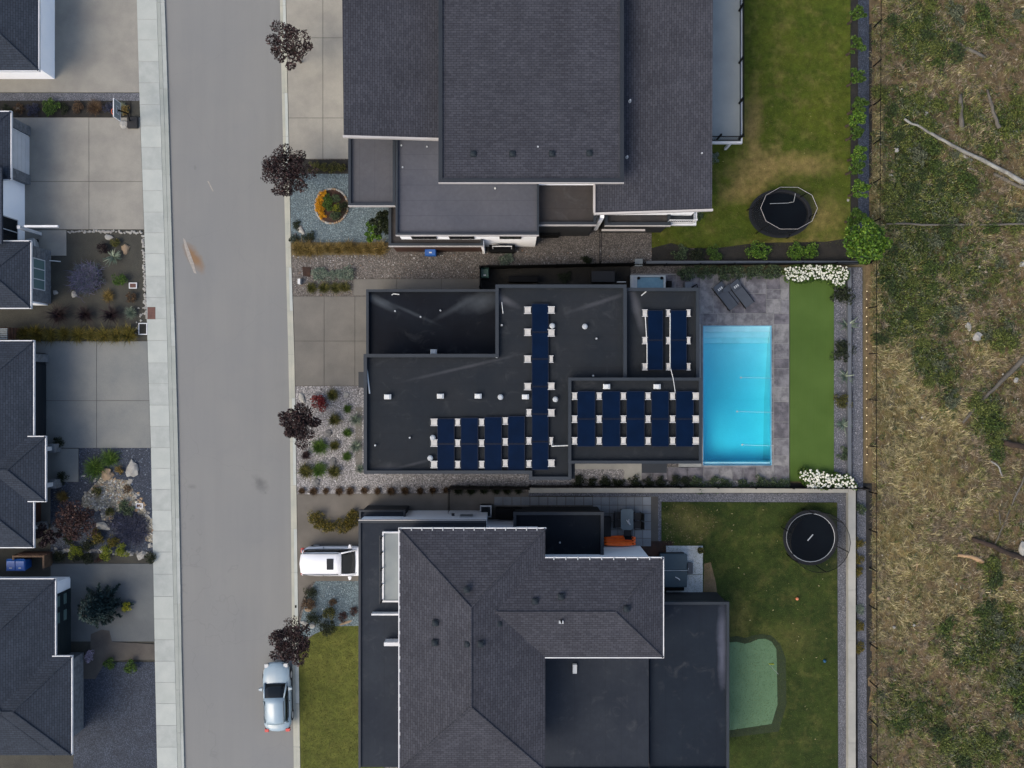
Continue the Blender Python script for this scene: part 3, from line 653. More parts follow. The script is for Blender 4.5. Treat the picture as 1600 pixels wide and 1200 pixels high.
def hip(par, r, z, pitch, gutter='NSEW', wall=None, inset=.45, hipW=True, hipE=True, hipN=True, hipS=True, gm=None, wallz=.05):
    """hip roof from an eave rectangle in photo pixels at height z"""
    x0, y1 = P(r[0], r[1], z)[:2]; x1, y0 = P(r[2], r[3], z)[:2]; W_, H_ = x1 - x0, y1 - y0
    if W_ > H_:
        h = H_ / 2; ra = (x0 + (h if hipW else 0), (y0 + y1) / 2, z + pitch * h); rb = (x1 - (h if hipE else 0), (y0 + y1) / 2, z + pitch * h)
        v = [(x0, y0, z), (x1, y0, z), (x1, y1, z), (x0, y1, z), ra, rb]
        f = [(0, 1, 5, 4), (2, 3, 4, 5), (1, 2, 5), (3, 0, 4)]; mi = [0, 0, 1, 1]
    else:
        h = W_ / 2; ra = ((x0 + x1) / 2, y0 + (h if hipS else 0), z + pitch * h); rb = ((x0 + x1) / 2, y1 - (h if hipN else 0), z + pitch * h)
        v = [(x0, y0, z), (x1, y0, z), (x1, y1, z), (x0, y1, z), ra, rb]
        f = [(3, 0, 4, 5), (1, 2, 5, 4), (0, 1, 4), (2, 3, 5)]; mi = [1, 1, 0, 0]
    mb = MB(); mb.v = v; mb.f = f; mb.m = mi; mb.add([(x0, y0, z - .02), (x1, y0, z - .02), (x1, y1, z - .02), (x0, y1, z - .02)], [(0, 3, 2, 1)], 0)
    me = pyd('roof', mb.v, mb.f, [M['sh_ew'], M['sh_ns']], mb.m); ro = link('roof', me, par)
    cap = MB()          # ridge and hip caps, a little proud
    for a, b in ((v[0], ra if W_ > H_ else ra), (v[1], rb if W_ > H_ else ra), (v[2], rb), (v[3], ra if W_ > H_ else rb), (ra, rb)):
        cap.tube([(a[0], a[1], a[2] + .0), (b[0], b[1], b[2] + .0)], .07, 6)
    link('ridge_cap', cap.me('ridge_cap', M['sh_ew']), ro)
    gm = gm or M['white']; t = .06
    for k in gutter:
        q = {'S': (x0 - t, y0 - t, x1 + t, y0), 'N': (x0 - t, y1, x1 + t, y1 + t), 'E': (x1, y0, x1 + t, y1), 'W': (x0 - t, y0, x0, y1)}[k]
        MB().box(q[0], q[1], z - .16, q[2], q[3], z + .005).build('gutter', gm, par)
    if wall: MB().box(x0 + inset, y0 + inset, wallz, x1 - inset, y1 - inset, z - .03).build('wall', wall, par)
    return x0, y0, x1, y1
def vent(par, px, py, z, kind='box', mat=None):
    x, y, _ = P(px, py, z)
    if kind == 'box':       # white goose-neck cowl: body, sloped hood, dark throat
        o = MB().box(x - .19, y - .13, z - .35, x + .19, y + .13, z - .04).add([(x - .21, y - .15, z - .04), (x + .21, y - .15, z - .04), (x + .21, y + .15, z - .04), (x - .21, y + .15, z - .04), (x - .16, y - .12, z + .03), (x + .10, y - .12, z + .03), (x + .10, y + .12, z + .03), (x - .16, y + .12, z + .03)],
              [(4, 5, 6, 7), (0, 1, 5, 4), (1, 2, 6, 5), (2, 3, 7, 6), (3, 0, 4, 7)]).build('roof_vent', mat or M['white_plastic'], par)
    elif kind == 'round':
        o = MB().cyl(x, y, z - .35, z - .05, .09).cyl(x, y, z - .05, z + .02, .17, 16, r2=.10).build('roof_vent', mat or M['galv'], par)
    elif kind == 'dot': o = MB().cyl(x, y, z - .3, z, .055, 10).cyl(x, y, z - .32, z - .25, .09, 10).build('vent_pipe', mat or M['galv'], par)
    else:                   # low dark turtle vent on shingles
        o = MB().box(x - .18, y - .18, z - .12, x + .18, y + .18, z - .0).tube([(x, y, z), (x, y, z + .04), (x, y, z + .09)], [.14, .16, .06], 14).build('roof_vent', mat or M['vent_dark'], par)
    return o
def window(par, x0, y0, x1, y1, z0, z1, axis, n=1, fm=None, gm=None):
    """window on a wall; axis 'x' = wall plane at x0, spans y; 'y' = wall plane at y0, spans x. frame + panes"""
    fm = fm or M['white']; gm = gm or M['glass']
    f = MB(); t = .06
    def bx(mb, a, b, c, d, o0, o1):
        if axis == 'x': mb.box(x0 + o0, a, c, x0 + o1, b, d)
        elif axis == 'y': mb.box(a, y0 + o0, c, b, y0 + o1, d)
    s, e = (y0, y1) if axis == 'x' else (x0, x1); s, e = min(s, e), max(s, e); sg = 1
    bx(f, s, e, z0, z0 + t, 0, .05); bx(f, s, e, z1 - t, z1, 0, .05)
    for k in range(n + 1):
        c = s + (e - s) * k / n; c = min(max(c, s + t / 2), e - t / 2); bx(f, c - t / 2, c + t / 2, z0 + t, z1 - t, 0, .05)
    fo = f.build('window', fm, par)
    for k in range(n):
        a = s + (e - s) * k / n + t * .5; b = s + (e - s) * (k + 1) / n - t * .5
        g_ = MB(); bx(g_, a, b, z0 + t, z1 - t, .005, .03); g_.build('pane', gm, fo)
    return fo
# ================================================================ PLANT LIBRARY
def pal(*a): return [(*sc(*c[:3]), c[3] if len(c) > 3 else 1) for c in a]
PAL = dict(
    plum=pal((66, 48, 50), (48, 34, 37), (92, 68, 68, .5), (32, 24, 26)),
    maroon=pal((72, 48, 48), (50, 34, 34), (98, 72, 66, .5)),
    red=pal((130, 34, 40), (100, 24, 30), (160, 70, 60, .3)),
    olive=pal((104, 104, 48), (78, 82, 34), (136, 128, 70, .5), (54, 58, 26)),
    tan=pal((150, 128, 72), (126, 104, 58), (104, 92, 44), (176, 152, 96, .5)),
    green=pal((78, 110, 40), (56, 84, 30), (104, 134, 54, .6)),
    bright=pal((100, 138, 44), (76, 116, 34), (134, 164, 62, .6), (52, 84, 26)),
    dark=pal((40, 52, 28), (28, 38, 22), (58, 68, 36, .5)),
    silver=pal((120, 136, 122), (92, 110, 98), (156, 168, 150, .5)),
    sage=pal((92, 112, 80), (68, 88, 62), (118, 136, 98, .5), (44, 58, 40)),
    lavender=pal((118, 118, 152), (98, 100, 130), (92, 110, 112, 1.0), (140, 134, 172, .4)),
    lavdark=pal((56, 62, 88), (44, 50, 72), (78, 82, 108, .5)),
    yellow=pal((196, 190, 46), (160, 160, 40), (120, 130, 40, .6)),
    lime=pal((156, 164, 48), (126, 138, 42), (100, 112, 38, .6)),
    ygreen=pal((122, 112, 44), (96, 92, 34), (146, 126, 56, .5), (66, 66, 26)),
    spruce=pal((48, 74, 76), (34, 56, 58), (70, 98, 98, .4), (24, 40, 42)),
    marigold=pal((244, 178, 20), (232, 150, 14), (250, 200, 50, .6)),
    purple_dark=pal((44, 30, 38), (30, 20, 26), (64, 44, 50, .4)),
    brown=pal((98, 76, 56), (76, 58, 44), (120, 98, 70, .5)),
    white=[(.82, .82, .74, 1), (.75, .76, .66, .6)],
    pinkw=pal((214, 204, 226), (190, 176, 206), (120, 112, 130, .4)))
_cache = {}
def plant_mesh(kind, palette, var):
    """unit plant, radius 1: 'tuft' (grass fountain), 'bush' (leafy mound), 'spiky' (stiff dark fountain), 'agave' (broad strap leaves)"""
    key = (kind, palette, var)
    if key in _cache: return _cache[key]
    if kind == 'tuft': v, f, c = blades_arr(rng.normal(0, .2, (520, 2)), 0, 1.0, .045, PAL[palette], .8)
    elif kind == 'fluff': v, f, c = blades_arr(rng.normal(0, .38, (2600, 2)), 0, .62, .028, PAL[palette], .75)
    elif kind == 'spiky': v, f, c = blades_arr(rng.normal(0, .10, (170, 2)), 0, 1.2, .055, PAL[palette], .9)
    elif kind == 'agave': v, f, c = blades_arr(rng.normal(0, .05, (36, 2)), 0, 1.1, .16, PAL[palette], .95, leanvar=.2)
    else: v, f, c = leaves_arr((0, 0, .45), (.95, .95, .6), 1000, .085, PAL[palette], .5, .4, lumps=18)
    _cache[key] = pyd('foliage', v, f, M['leaf'], col=c); return _cache[key]
def plant(name, kind, palette, px, py, r, label, group=None, z=.1, cat=None, hs=1.):
    """r = radius in photo pixels"""
    p = P(px, py, z + .3 * r * .0435); s = r * .0435 * 1.1
    o = link(name, plant_mesh(kind, palette, random.randint(0, 2)), None, (p[0], p[1], z - .02), random.uniform(0, 6.28), (s * random.uniform(.92, 1.08), s * random.uniform(.92, 1.08), s * random.uniform(.85, 1.1) * hs))
    return tag(o, label, cat or ('ornamental grass' if kind in ('tuft', 'spiky') else 'shrub'), group)
def row(name, kind, palette, pts, r, label, group, **k):
    for i, (x, y) in enumerate(pts): plant(name, kind, palette, x, y, r * random.uniform(.88, 1.12), label.format(ORDN[i]), group, **k)
_rocks = []
for _i in range(5):
    bm = bmesh.new(); bmesh.ops.create_icosphere(bm, subdivisions=2, radius=1)
    rr_ = random.Random(_i); off = Vector((rr_.uniform(-9, 9), rr_.uniform(-9, 9), 3))
    from mathutils import noise as mnoise
    for v_ in bm.verts:
        k_ = 1 + .55 * mnoise.noise(v_.co * 1.1 + off) + .18 * mnoise.noise(v_.co * 3 + off); v_.co *= k_; v_.co.z *= .75
    me_ = bpy.data.meshes.new('rock'); bm.to_mesh(me_); bm.free(); me_.materials.append(None); _rocks.append(me_)
_rk = {}
def rock(px, py, w_, h, mat, label, name='rock', cat='rock', z=.09, rz=None, hz=.6, parent=None, group=None):
    i = random.randrange(5); key = (i, mat)
    if key not in _rk: m_ = _rocks[i].copy(); m_.materials[0] = M[mat]; _rk[key] = m_
    p = P(px, py, z); s = .0435 / 2
    o = link(name, _rk[key], None, (p[0], p[1], z + min(w_, h) * s * .15), random.uniform(-.3, .3) if rz is None else rz, (w_ * s, h * s, min(w_, h) * s * hz))
    if parent: o.parent = parent; o.matrix_parent_inverse = Matrix.Translation(parent.location).inverted(); return o
    return tag(o, label, cat, group)
def border(pts, n, w_, label, mats=('rock',), jit=1.2, name='stone_border'):
    L = [0]
    for a, b in zip(pts, pts[1:]): L.append(L[-1] + math.dist(a, b))
    o = empty(name, P(*pts[len(pts) // 2]), label, 'stone border')
    for k in range(n):
        t = L[-1] * (k + .5) / n; x = float(np.interp(t, L, [p[0] for p in pts])); y = float(np.interp(t, L, [p[1] for p in pts]))
        rock(x + random.gauss(0, jit), y + random.gauss(0, jit), w_ * random.uniform(.6, 1.4), w_ * random.uniform(.5, 1.1), random.choice(mats), None, 'stone', parent=o)
    return o
def tree(name, px, py, r, h, palette, label, n=2600, leaf=.085, lumps=16, group=None, z=.1, squash=.6, cat='tree', trunk=None, lean=(0, 0)):
    """crown centre seen at (px,py) at height h; r = crown radius in photo pixels"""
    c = P(px, py, h); rm = r * (CAM_H - h) / FPX; o = empty(name, (c[0] + lean[0], c[1] + lean[1], z), label, cat, group)
    mb = MB(); base = Vector((c[0] + lean[0], c[1] + lean[1], z)); fork = Vector((c[0] + lean[0] * .5, c[1] + lean[1] * .5, z + (h - z) * .5))
    mb.tube([base, (base + fork) / 2 + Vector((.04, -.03, 0)), fork], [.09, .075, .06], 8)
    parts = []; tot = 0
    for k in range(lumps):
        a = 2.4 * k + random.uniform(-.3, .3); rr = rm * math.sqrt((k + .5) / lumps) * random.uniform(.72, 1.05); zz = h + (1 - (rr / rm) ** 2) * rm * squash * .6 + random.uniform(-.3, .2) * rm * squash
        q = Vector((c[0] + rr * math.cos(a), c[1] + rr * math.sin(a), zz)); m = (fork + q) / 2 + Vector((0, 0, -.12))
        mb.tube([fork, m, q], [.045, .028, .012], 5)
        lr = rm * random.uniform(.24, .42); parts.append(leaves_arr(tuple(q), (lr, lr * random.uniform(.7, 1), lr * .6), n // lumps, leaf, PAL[palette], .3, .3))
    mb.build('trunk', M['trunk'], o); v, f, cc = join_arr(parts)
    link('crown', pyd('crown', v, f, M['leaf'], col=cc), o); return o
# ================================================================ MAIN HOUSE
mh = empty('flat_roof_house', P(800, 610), 'dark flat roofed house with solar panels beside the turquoise pool', 'house')
flat_roof(mh, (572, 452, 790, 560), 4.0, .3, .16, M['roof_navy'], M['metal_dark'], M['darkwall'], sides='NW')
ZM = 6.4
LP = [(568, 553), (774, 553), (774, 444.5), (979, 444.5), (979, 600), (900, 600), (900, 750), (826.5, 750), (826.5, 740.5), (568, 740.5)]
lp = [P(a, b, ZM)[:2] for a, b in LP]
MB().prism([P(a, b, ZM)[:2] for a, b in [(569, 554), (775, 554), (775, 445.5), (978, 445.5), (978, 600), (899, 600), (899, 749), (827.5, 749), (827.5, 739.5), (569, 739.5)]], ZM - .45, ZM - .3).build('roof', M['roof_main'], mh)
pw = 5.2
for a in ((568, 553, 774 + pw, 553 + pw), (774, 444.5, 979, 444.5 + pw), (568, 740.5 - pw, 826.5 + pw, 740.5), (826.5, 750 - pw, 893, 750)):
    p0 = P(a[0], a[1], ZM); p1 = P(a[2], a[3], ZM); MB().box(p0[0], p0[1], ZM - .6, p1[0], p1[1], ZM).build('parapet', M['metal_dark'], mh)
for a in ((568, 553 + pw, 568 + pw, 740.5 - pw), (774, 444.5 + pw, 774 + pw, 553), (974, 444.5 + pw, 979.5, 600), (826.5, 740.6, 826.5 + pw, 750 - pw), (888, 724, 893, 750 - pw)):
    p0 = P(a[0], a[1] + .05, ZM); p1 = P(a[2], a[3] - .05, ZM); MB().box(p0[0], p0[1], ZM - .6, p1[0], p1[1], ZM - .003).build('parapet', M['metal_dark'], mh)
MB().prism([P(a, b, ZM)[:2] for a, b in [(573, 558), (779, 558), (779, 449), (974, 449), (974, 600), (888, 600), (888, 745), (831, 745), (831, 736), (573, 736)]], .05, ZM - .46).build('wall', M['darkwall'], mh)
flat_roof(mh, (980, 449.5, 1093, 597), 6.1, .3, .2, M['roof_main'], M['metal_dark'], M['darkwall'], sides='NE')
flat_roof(mh, (888, 590, 1097, 724.5), 6.9, .3, .18, M['roof_main'], M['metal_dark'], M['darkwall'])
c0 = P(560, 581, 3.2); c1 = P(575, 606, 3.2); MB().box(c0[0], c0[1], 3.0, c1[0] + .6, c1[1], 3.2).build('canopy', M['metal_gap'], mh)
c0 = P(1003, 715, 2.6); c1 = P(1042, 739, 2.6); MB().box(c0[0], c0[1], 2.45, c1[0], c1[1], 2.6).build('canopy', M['metal_gap'], mh)
for x, y in ((605.5, 620), (688, 619), (747, 619), (821, 620)): vent(mh, x, y, ZM - .02)
vent(mh, 677.5, 549.5, 4.1); vent(mh, 948, 604, 6.9); vent(mh, 1027, 604, 6.9)
for x, y in ((782, 620.5), (676, 684), (672, 716), (914, 510), (863, 509), (868, 624)): vent(mh, x, y, ZM - .02, 'round')
for x, y in ((640, 684), (932, 529), (776, 558), (927, 587), (784, 508), (586, 696)): vent(mh, x, y, ZM - .05, 'dot')
for x, y in ((617, 486), (657, 495), (688, 485)): vent(mh, x, y, 3.85, 'dot')
def pipe(par, pts, z, r=.035, mat=None):
    return MB().tube([P(a, b, z) for a, b in pts], r, 8).build('pipe', mat or M['white_plastic'], par)
pipe(mh, [(572, 568), (577.5, 615)], ZM - .25, .05); pipe(mh, [(612, 461), (615, 459), (624, 460)], 3.8, .04)
pipe(mh, [(784, 472), (786, 490)], ZM - .25, .03); pipe(mh, [(1002, 462), (1010, 455)], 5.85, .035)
pipe(mh, [(862, 690), (862, 697), (888, 696), (888.5, 704)], ZM + .02, .04); pipe(mh, [(1048, 576), (1052, 592), (1055, 612)], 6.95, .02)
pipe(mh, [(1008, 489), (1011, 540), (1011, 575)], 6.05, .03); pipe(mh, [(1047, 489), (1047, 575)], 6.05, .03)
MB().box(*P(964, 441, 3)[:2], 2.9, *P(978, 440, 3)[:2], 3).build('light_bar', M['white_plastic'], mh)
# glazed doors and windows under the eaves
xe = P(1093, 0, 6.1)[0] - .1; window(mh, xe + .002, P(0, 575, 6)[1], 0, P(0, 470, 6)[1], .3, 2.5, 'x', 4, M['black']); window(mh, xe + .002, P(0, 560, 6)[1], 0, P(0, 490, 6)[1], 3.6, 5.2, 'x', 3, M['black'])
xe = P(1097, 0, 6.9)[0] - .1; window(mh, xe + .002, P(0, 710, 6.9)[1], 0, P(0, 605, 6.9)[1], .3, 2.5, 'x', 4, M['black']); window(mh, xe + .002, P(0, 700, 6.9)[1], 0, P(0, 615, 6.9)[1], 3.7, 5.8, 'x', 3, M['black'])
# solar panels
ORD = ['topmost', 'second from the top', 'third from the top', 'fourth from the top', 'fifth from the top', 'lowest']
ORDN = ['first', 'second', 'third', 'fourth', 'fifth', 'sixth', 'seventh', 'eighth', 'ninth', 'tenth', 'eleventh', 'twelfth', 'thirteenth', 'fourteenth', 'fifteenth', 'sixteenth', 'seventeenth', 'eighteenth', 'nineteenth', 'twentieth']
pan = {}
def panel(x0, y0, x1, y1, z, label, group, tilt=.0):
    a = P(x0, y0, z); b = P(x1, y1, z); w_, h = abs(b[0] - a[0]), abs(b[1] - a[1]); key = (round(w_, 2), round(h, 2))
    if key not in pan:
        cell = MB().box(-w_ / 2 + .02, -h / 2 + .02, -.012, w_ / 2 - .02, h / 2 - .02, .0).me('cells', M['panel'])
        fr = MB().box(-w_ / 2, -h / 2, -.04, w_ / 2, -h / 2 + .02, .006).box(-w_ / 2, h / 2 - .02, -.04, w_ / 2, h / 2, .006).box(-w_ / 2, -h / 2 + .02, -.04, -w_ / 2 + .02, h / 2 - .02, .006).box(w_ / 2 - .02, -h / 2 + .02, -.04, w_ / 2, h / 2 - .02, .006).me('frame', M['panel_frame'])
        pan[key] = (cell, fr)
    o = empty('solar_panel', ((a[0] + b[0]) / 2, (a[1] + b[1]) / 2, z), label, 'solar panel', group)
    for nm, me in zip(('cells', 'frame'), pan[key]):
        c = bpy.data.objects.new(nm, me); C.objects.link(c); c.parent = o
M['panel_frame'] = pm('panel_frame', sc(10, 24, 50), None, 3, 20, .05, .5, 0)
GA = 'solar panels on the dark flat roof'
ya = [474, 519, 561, 604, 647, 690, 735]
for k in range(6): panel(831, ya[k] + .6, 857, ya[k + 1] - .6, ZM - .1, f'solar panel in the tall single column, {ORD[k]}', GA)
for i, (a, b) in enumerate(((683, 710), (720, 747), (757, 784), (793.5, 820))):
    for j, (c, d) in enumerate(((654 - i * 1.3, 693), (694, 735))): panel(a, c, b, d, ZM - .1, f'{"upper" if j == 0 else "lower"} solar panel by the south roof edge, {ORDN[i]} column from the street', GA)
for i, (a, b) in enumerate(((902, 930), (941, 969), (979, 1007), (1018, 1045), (1056, 1084))):
    for j, (c, d) in enumerate(((611, 654), (655, 698))): panel(a, c, b, d, 6.85, f'{"upper" if j == 0 else "lower"} solar panel on the raised roof by the pool, {ORDN[i]} column from west', GA)
for i, (a, b) in enumerate(((1012, 1036), (1048, 1073))):
    for j, (c, d) in enumerate(((485, 531), (532, 578))): panel(a, c, b, d, 6.05, f'{"upper" if j == 0 else "lower"} solar panel south of the swim spa, {"left" if i == 0 else "right"} column', GA)
# ballast trays: a pale block held by a channel at each end
def tray_meshes(w_, h=.44):
    b = MB().box(-w_ / 2 + .02, -h / 2 + .045, -.1, w_ / 2 - .01, h / 2 - .045, -.01).me('block', M['block'], bevel=.008)
    r1 = MB().box(-w_ / 2 - .02, h / 2 - .04, -.13, w_ / 2 + .02, h / 2, .02).me('rail', M['rail'])
    r2 = MB().box(-w_ / 2 - .02, -h / 2, -.13, w_ / 2 + .02, -h / 2 + .04, .02).me('rail', M['rail'])
    s1 = MB().box(-w_ / 2 - .06, -h / 2 + .05, -.13, -w_ / 2 + .015, h / 2 - .05, -.04).me('side_strip', M['metal_dark'])
    return b, r1, r2, s1
TR = {'w': tray_meshes(.40), 'n': tray_meshes(.30), 's': tray_meshes(.22)}
GB_ = 'ballast blocks between the solar panels'
def tray(px, py, z, kind, label):
    x, y, _ = P(px, py, z); o = empty('ballast_tray', (x, y, z - .08), label, 'ballast block', GB_)
    for nm, me in zip(('block', 'rail', 'rail', 'side_strip'), TR[kind]):
        c = bpy.data.objects.new(nm, me); C.objects.link(c); c.parent = o
for k, y in enumerate((484.5, 519, 561, 604, 645, 689, 725)):
    tray(824.5 + (k > 3) * 2, y, ZM, 'n' if k > 3 else 'w', f'pale ballast block on the west side of the tall panel column, {ORDN[k]} from the top')
for k, y in enumerate((484, 520, 561, 603.5, 645, 689, 724)):
    tray(861.5, y, ZM, 's' if k in (2, 5) else 'w', f'pale ballast block on the east side of the tall panel column, {ORDN[k]} from the top')
for i, x in enumerate((678, 715, 752.5, 789.5)):
    for j, y in enumerate((660, 692.5, 726)): tray(x, y - (i == 3) * 2, ZM, 'w' if i == 0 else 'n', f'{("top", "middle", "bottom")[j]} ballast block by the south edge panels, {ORDN[i]} column from the street')
for i, x in enumerate((898, 936.5, 974.5, 1013, 1051.5, 1088)):
    for j, y in enumerate((619, 655, 689)): tray(x, y, 6.95, 'w' if i == 5 else 'n', f'{("top", "middle", "bottom")[j]} ballast block on the raised poolside roof, {ORDN[i]} column from west')
for i, x in enumerate((1009, 1044.5, 1076.5)):
    for j, y in enumerate((489, 532, 573)): tray(x - (i == 0) * 1, y, 6.15, 's' if i else 'n', f'{("top", "middle", "bottom")[j]} ballast block on the roof south of the swim spa, {("left", "middle", "right")[i]} column')

# ================================================================ NORTH HOUSE
nh = empty('shingled_house', P(800, 250), 'large grey shingled house with stepped flat roofs north of the solar house', 'house')
# west mono-pitch
v = slab4(nh, 'roof', [(537, 211.5, 7.2), (690, 216, 6.5), (690, -150, 6.5), (533, -150, 7.2)], .2, M['sh_ns'])
bar(nh, 'fascia', (v[0][0] - .05, v[0][1] - .06, v[0][2] - .06), (v[1][0], v[1][1] - .06, v[1][2] - .06), .12, .26, M['fascia'])
MB().box(P(545, 205, 6)[0], P(545, 215, 6.2)[1] + .5, .05, P(690, 205, 6)[0], 36, 6.2).build('wall', M['stucco'], nh)
# east mono-pitch
v = slab4(nh, 'roof', [(930, 332.5, 6.0), (1112.5, 326.5, 6.9), (1114.5, -150, 6.9), (930, -150, 6.0)], .2, M['sh_ns'])
bar(nh, 'fascia', (v[0][0] - .08, v[0][1] - .06, v[0][2] - .06), (v[1][0] + .05, v[1][1] - .06, v[1][2] - .06), .12, .26, M['fascia'])
yw = P(0, 283, 7)[1]; bar(nh, 'fascia', (v[0][0] - .06, v[0][1], v[0][2] - .03), (v[0][0] - .06, yw, v[0][2] - .03), .12, .28, M['fascia'])
ex0, ex1 = P(940, 0, 6)[0], P(1100, 0, 6.8)[0]
MB().box(ex0, P(0, 330, 6.2)[1] + .35, .05, ex1, 36, 5.75).build('wall', M['stucco'], nh)
# centre roof
cx0, cy0, cx1, cy1 = flat_roof(nh, (685, -150, 975, 285), 7.6, .12, .24, M['sh_ew'], M['metal_gap'], M['stucco'], inset=.5, sides='SEW', fascia='S')
for x, y in ((739.5, 240), (800.5, 240), (862.5, 240), (921, 239)): vent(nh, x, y, 7.55, 'turtle')
for x, y in ((840.5, 229),): vent(nh, x, y, 7.5, 'dot')
for x, y in ((980.5, 244), (1097, 239), (985, 156)): vent(nh, x, y, 6.9, 'dot')
# flat roofs
flat_roof(nh, (618, 205, 842, 367), 5.4, .22, .13, M['roof_mid'], M['metal_dark'], M['stucco'], fascia='S', sides='SEW')
flat_roof(nh, (544, 205, 617.5, 321), 5.2, .22, .16, M['roof_west'], M['metal_dark'], None, fascia='S', sides='SEW')
p = P(617.5, 321, 5.2); MB().box(P(560, 0, 5.2)[0], p[1] + 2.0, .05, p[0], 36, 4.7).build('wall', M['darkwall'], nh)
flat_roof(nh, (607, 300, 755, 384), 3.3, .2, .17, M['roof_brown'], M['metal_dark'], M['brownwall'], fascia='S', sides='SEW')
flat_roof(nh, (836, 270, 932, 351), 4.9, .25, .18, M['roof_brown'], M['metal_gap'], M['darkwall'], fascia='S', sides='SE')
flat_roof(nh, (945, 318, 1048, 352), 3.4, .2, .2, M['roof_brown'], M['metal_dark'], M['darkwall'], fascia='S', sides='SEW')
for x, y in ((627, 227), (667, 229), (629, 261)): vent(nh, x, y, 5.25, 'dot')
vent(nh, 773.5, 294, 5.3, 'dot', M['white_plastic']); vent(nh, 658, 371, 3.2, 'dot')
ys_ = P(0, 367, 5.4)[1] + .1
for xa, xb in ((640, 680), (700, 740), (780, 815)): window(nh, P(xa, 0, 5)[0], ys_ - .055, P(xb, 0, 5)[0], 0, 3.5, 4.7, 'y', 2, M['black'])
# fins and details on the south side
a = P(741, 384, 3.2); b = P(756, 397, .1); MB().box(P(752, 380, 3)[0], P(0, 397)[1], .05, P(756, 380, 3)[0], P(0, 384, 3)[1] + .3, 3.25).build('fin_wall', M['stucco'], nh)
MB().box(P(944, 333, 3)[0] - .1, P(0, 361, 2.4)[1], 2.3, P(1008, 0, 2.4)[0], P(0, 361, 2.4)[1] + .12, 2.45).build('canopy_edge', M['fascia'], nh)
MB().box(P(934, 0, 3)[0], P(0, 360)[1], .05, P(940, 0, 3)[0], P(0, 345)[1] + 1, 4.5).build('fin_wall', M['stucco'], nh)
window(nh, P(770, 0)[0], P(0, 392)[1] - .02, P(800, 0)[0], 0, .6, 2.0, 'y')
# east balcony and small south balcony
def balcony(par, r, z, mat, sides, posts, railh=1.0, rm=None):
    x0, y1 = P(r[0], r[1], z)[:2]; x1, y0 = P(r[2], r[3], z)[:2]; rm = rm or M['black']
    bo = MB().box(x0, y0, z - .22, x1, y1, z).build('balcony', mat, par)
    MB().box(x0, y0 - .12, z - .25, x1 + .12, y0 - .002, z + .02).build('fascia', M['white'], bo); MB().box(x1 + .002, y0, z - .25, x1 + .12, y1, z + .02).build('fascia', M['white'], bo)
    rl = MB()
    for zz in (.12, railh): 
        rl.box(x0, y0 + .02, z + zz - .03, x1, y0 + .07, z + zz + .02); rl.box(x1 - .07, y0 + .08, z + zz - .03, x1 - .02, y1, z + zz + .02)
    n = int((x1 - x0) / .12)
    for k in range(n): rl.box(x0 + k * .12, y0 + .035, z + .1, x0 + k * .12 + .02, y0 + .055, z + railh)
    n = int((y1 - y0) / .12)
    for k in range(n): rl.box(x1 - .055, y0 + .1 + k * .12, z + .1, x1 - .035, y0 + .12 + k * .12, z + railh)
    rl.build('railing', rm, bo)
    for p in posts:
        x = x0 + (x1 - x0) * p[0]; y = y0 + (y1 - y0) * p[1]
        MB().box(x - .05, y - .05, z - .01, x + .05, y + .05, z + railh + .08).build('post', rm, bo)
    return bo
balcony(nh, (1085, -150, 1157, 221), 3.2, M['deck_grey'], '', [(.08, .01), (.5, .01), (.97, .01), (.97, .16), (.97, .33), (.97, .55), (.97, .8)])
balcony(nh, (1042, 310, 1085, 349), 3.0, M['metal_gap'], '', [(.97, .04)], .9, M['white'])
for (x, y) in ((1150, 214), (1150, 100)):
    p = P(x, y, 3); MB().box(p[0] - .08, p[1] - .08, .05, p[0] + .08, p[1] + .08, 2.97).build('post', M['white'], nh)

# ================================================================ SOUTH HOUSE
sh = empty('hip_roof_house', P(830, 950), 'grey hip roofed house with white walls south of the solar house', 'house')
flat_roof(sh, (560, 813.5, 760, 1200), 4.8, .12, .14, M['roof_south'], M['metal_dark'], M['stucco'], fascia='N', sides='NW', inset=.03)
flat_roof(sh, (561, 797, 633, 850), 3.0, .2, .12, M['roof_south'], M['metal_dark'], M['darkwall'], sides='NEW')
W_ = hip(sh, (624, 826, 852, 1205), 6.6, .33, 'NW', M['stucco'], inset=.35, wallz=4.7)
E_ = hip(sh, (700, 872, 1036, 1027), 6.6, .33, 'NES', M['stucco'], inset=.45, hipW=True)
# garage block white wall details
yy = P(0, 798)[1]
window(sh, P(718, 0, 3.2)[0], yy + .06, P(738, 0, 3.2)[0], 0, 2.2, 3.4, 'y', 1, M['galv'], M['deck_grey'])
MB().tube([(P(708, 0, 2.5)[0], yy, 2.6), (P(708, 0, 2.5)[0], yy + .2, 2.6)], .1, 10).build('wall_vent', M['metal_gap'], sh)
MB().box(P(742, 0, 4)[0], P(0, 816, 4.8)[1] - .6, .05, P(748, 0, 4)[0] + .3, P(0, 811)[1] + .02, 6.3).build('wall', M['stucco'], sh)
MB().box(P(748, 0, 3)[0] + .3, P(0, 811)[1] - 2, .05, P(840, 0, 3)[0], P(0, 811)[1], 6.4).build('wall', M['stucco'], sh)
MB().box(P(940, 0)[0], P(0, 853)[1] - 2, .05, P(1010, 0, 3)[0], P(0, 853)[1], 6.4).build('wall', M['stucco'], sh)
flat_roof(sh, (802, 800, 943.5, 890), 3.3, .2, .2, M['roof_ne'], M['metal_dark'], M['darkwall'], sides='NEW')
vent(sh, 875, 848, 3.2, 'dot', M['galv']); p = P(847, 861, 3.2); MB().box(p[0] - .2, p[1] - .14, 3.0, p[0] + .2, p[1] + .14, 3.3).build('roof_vent', M['rock_grey'], sh)
flat_roof(sh, (1015, 940.5, 1139.5, 1205), 3.2, .15, .18, M['roof_se'], M['metal_dark'], M['darkwall'], sides='NES')
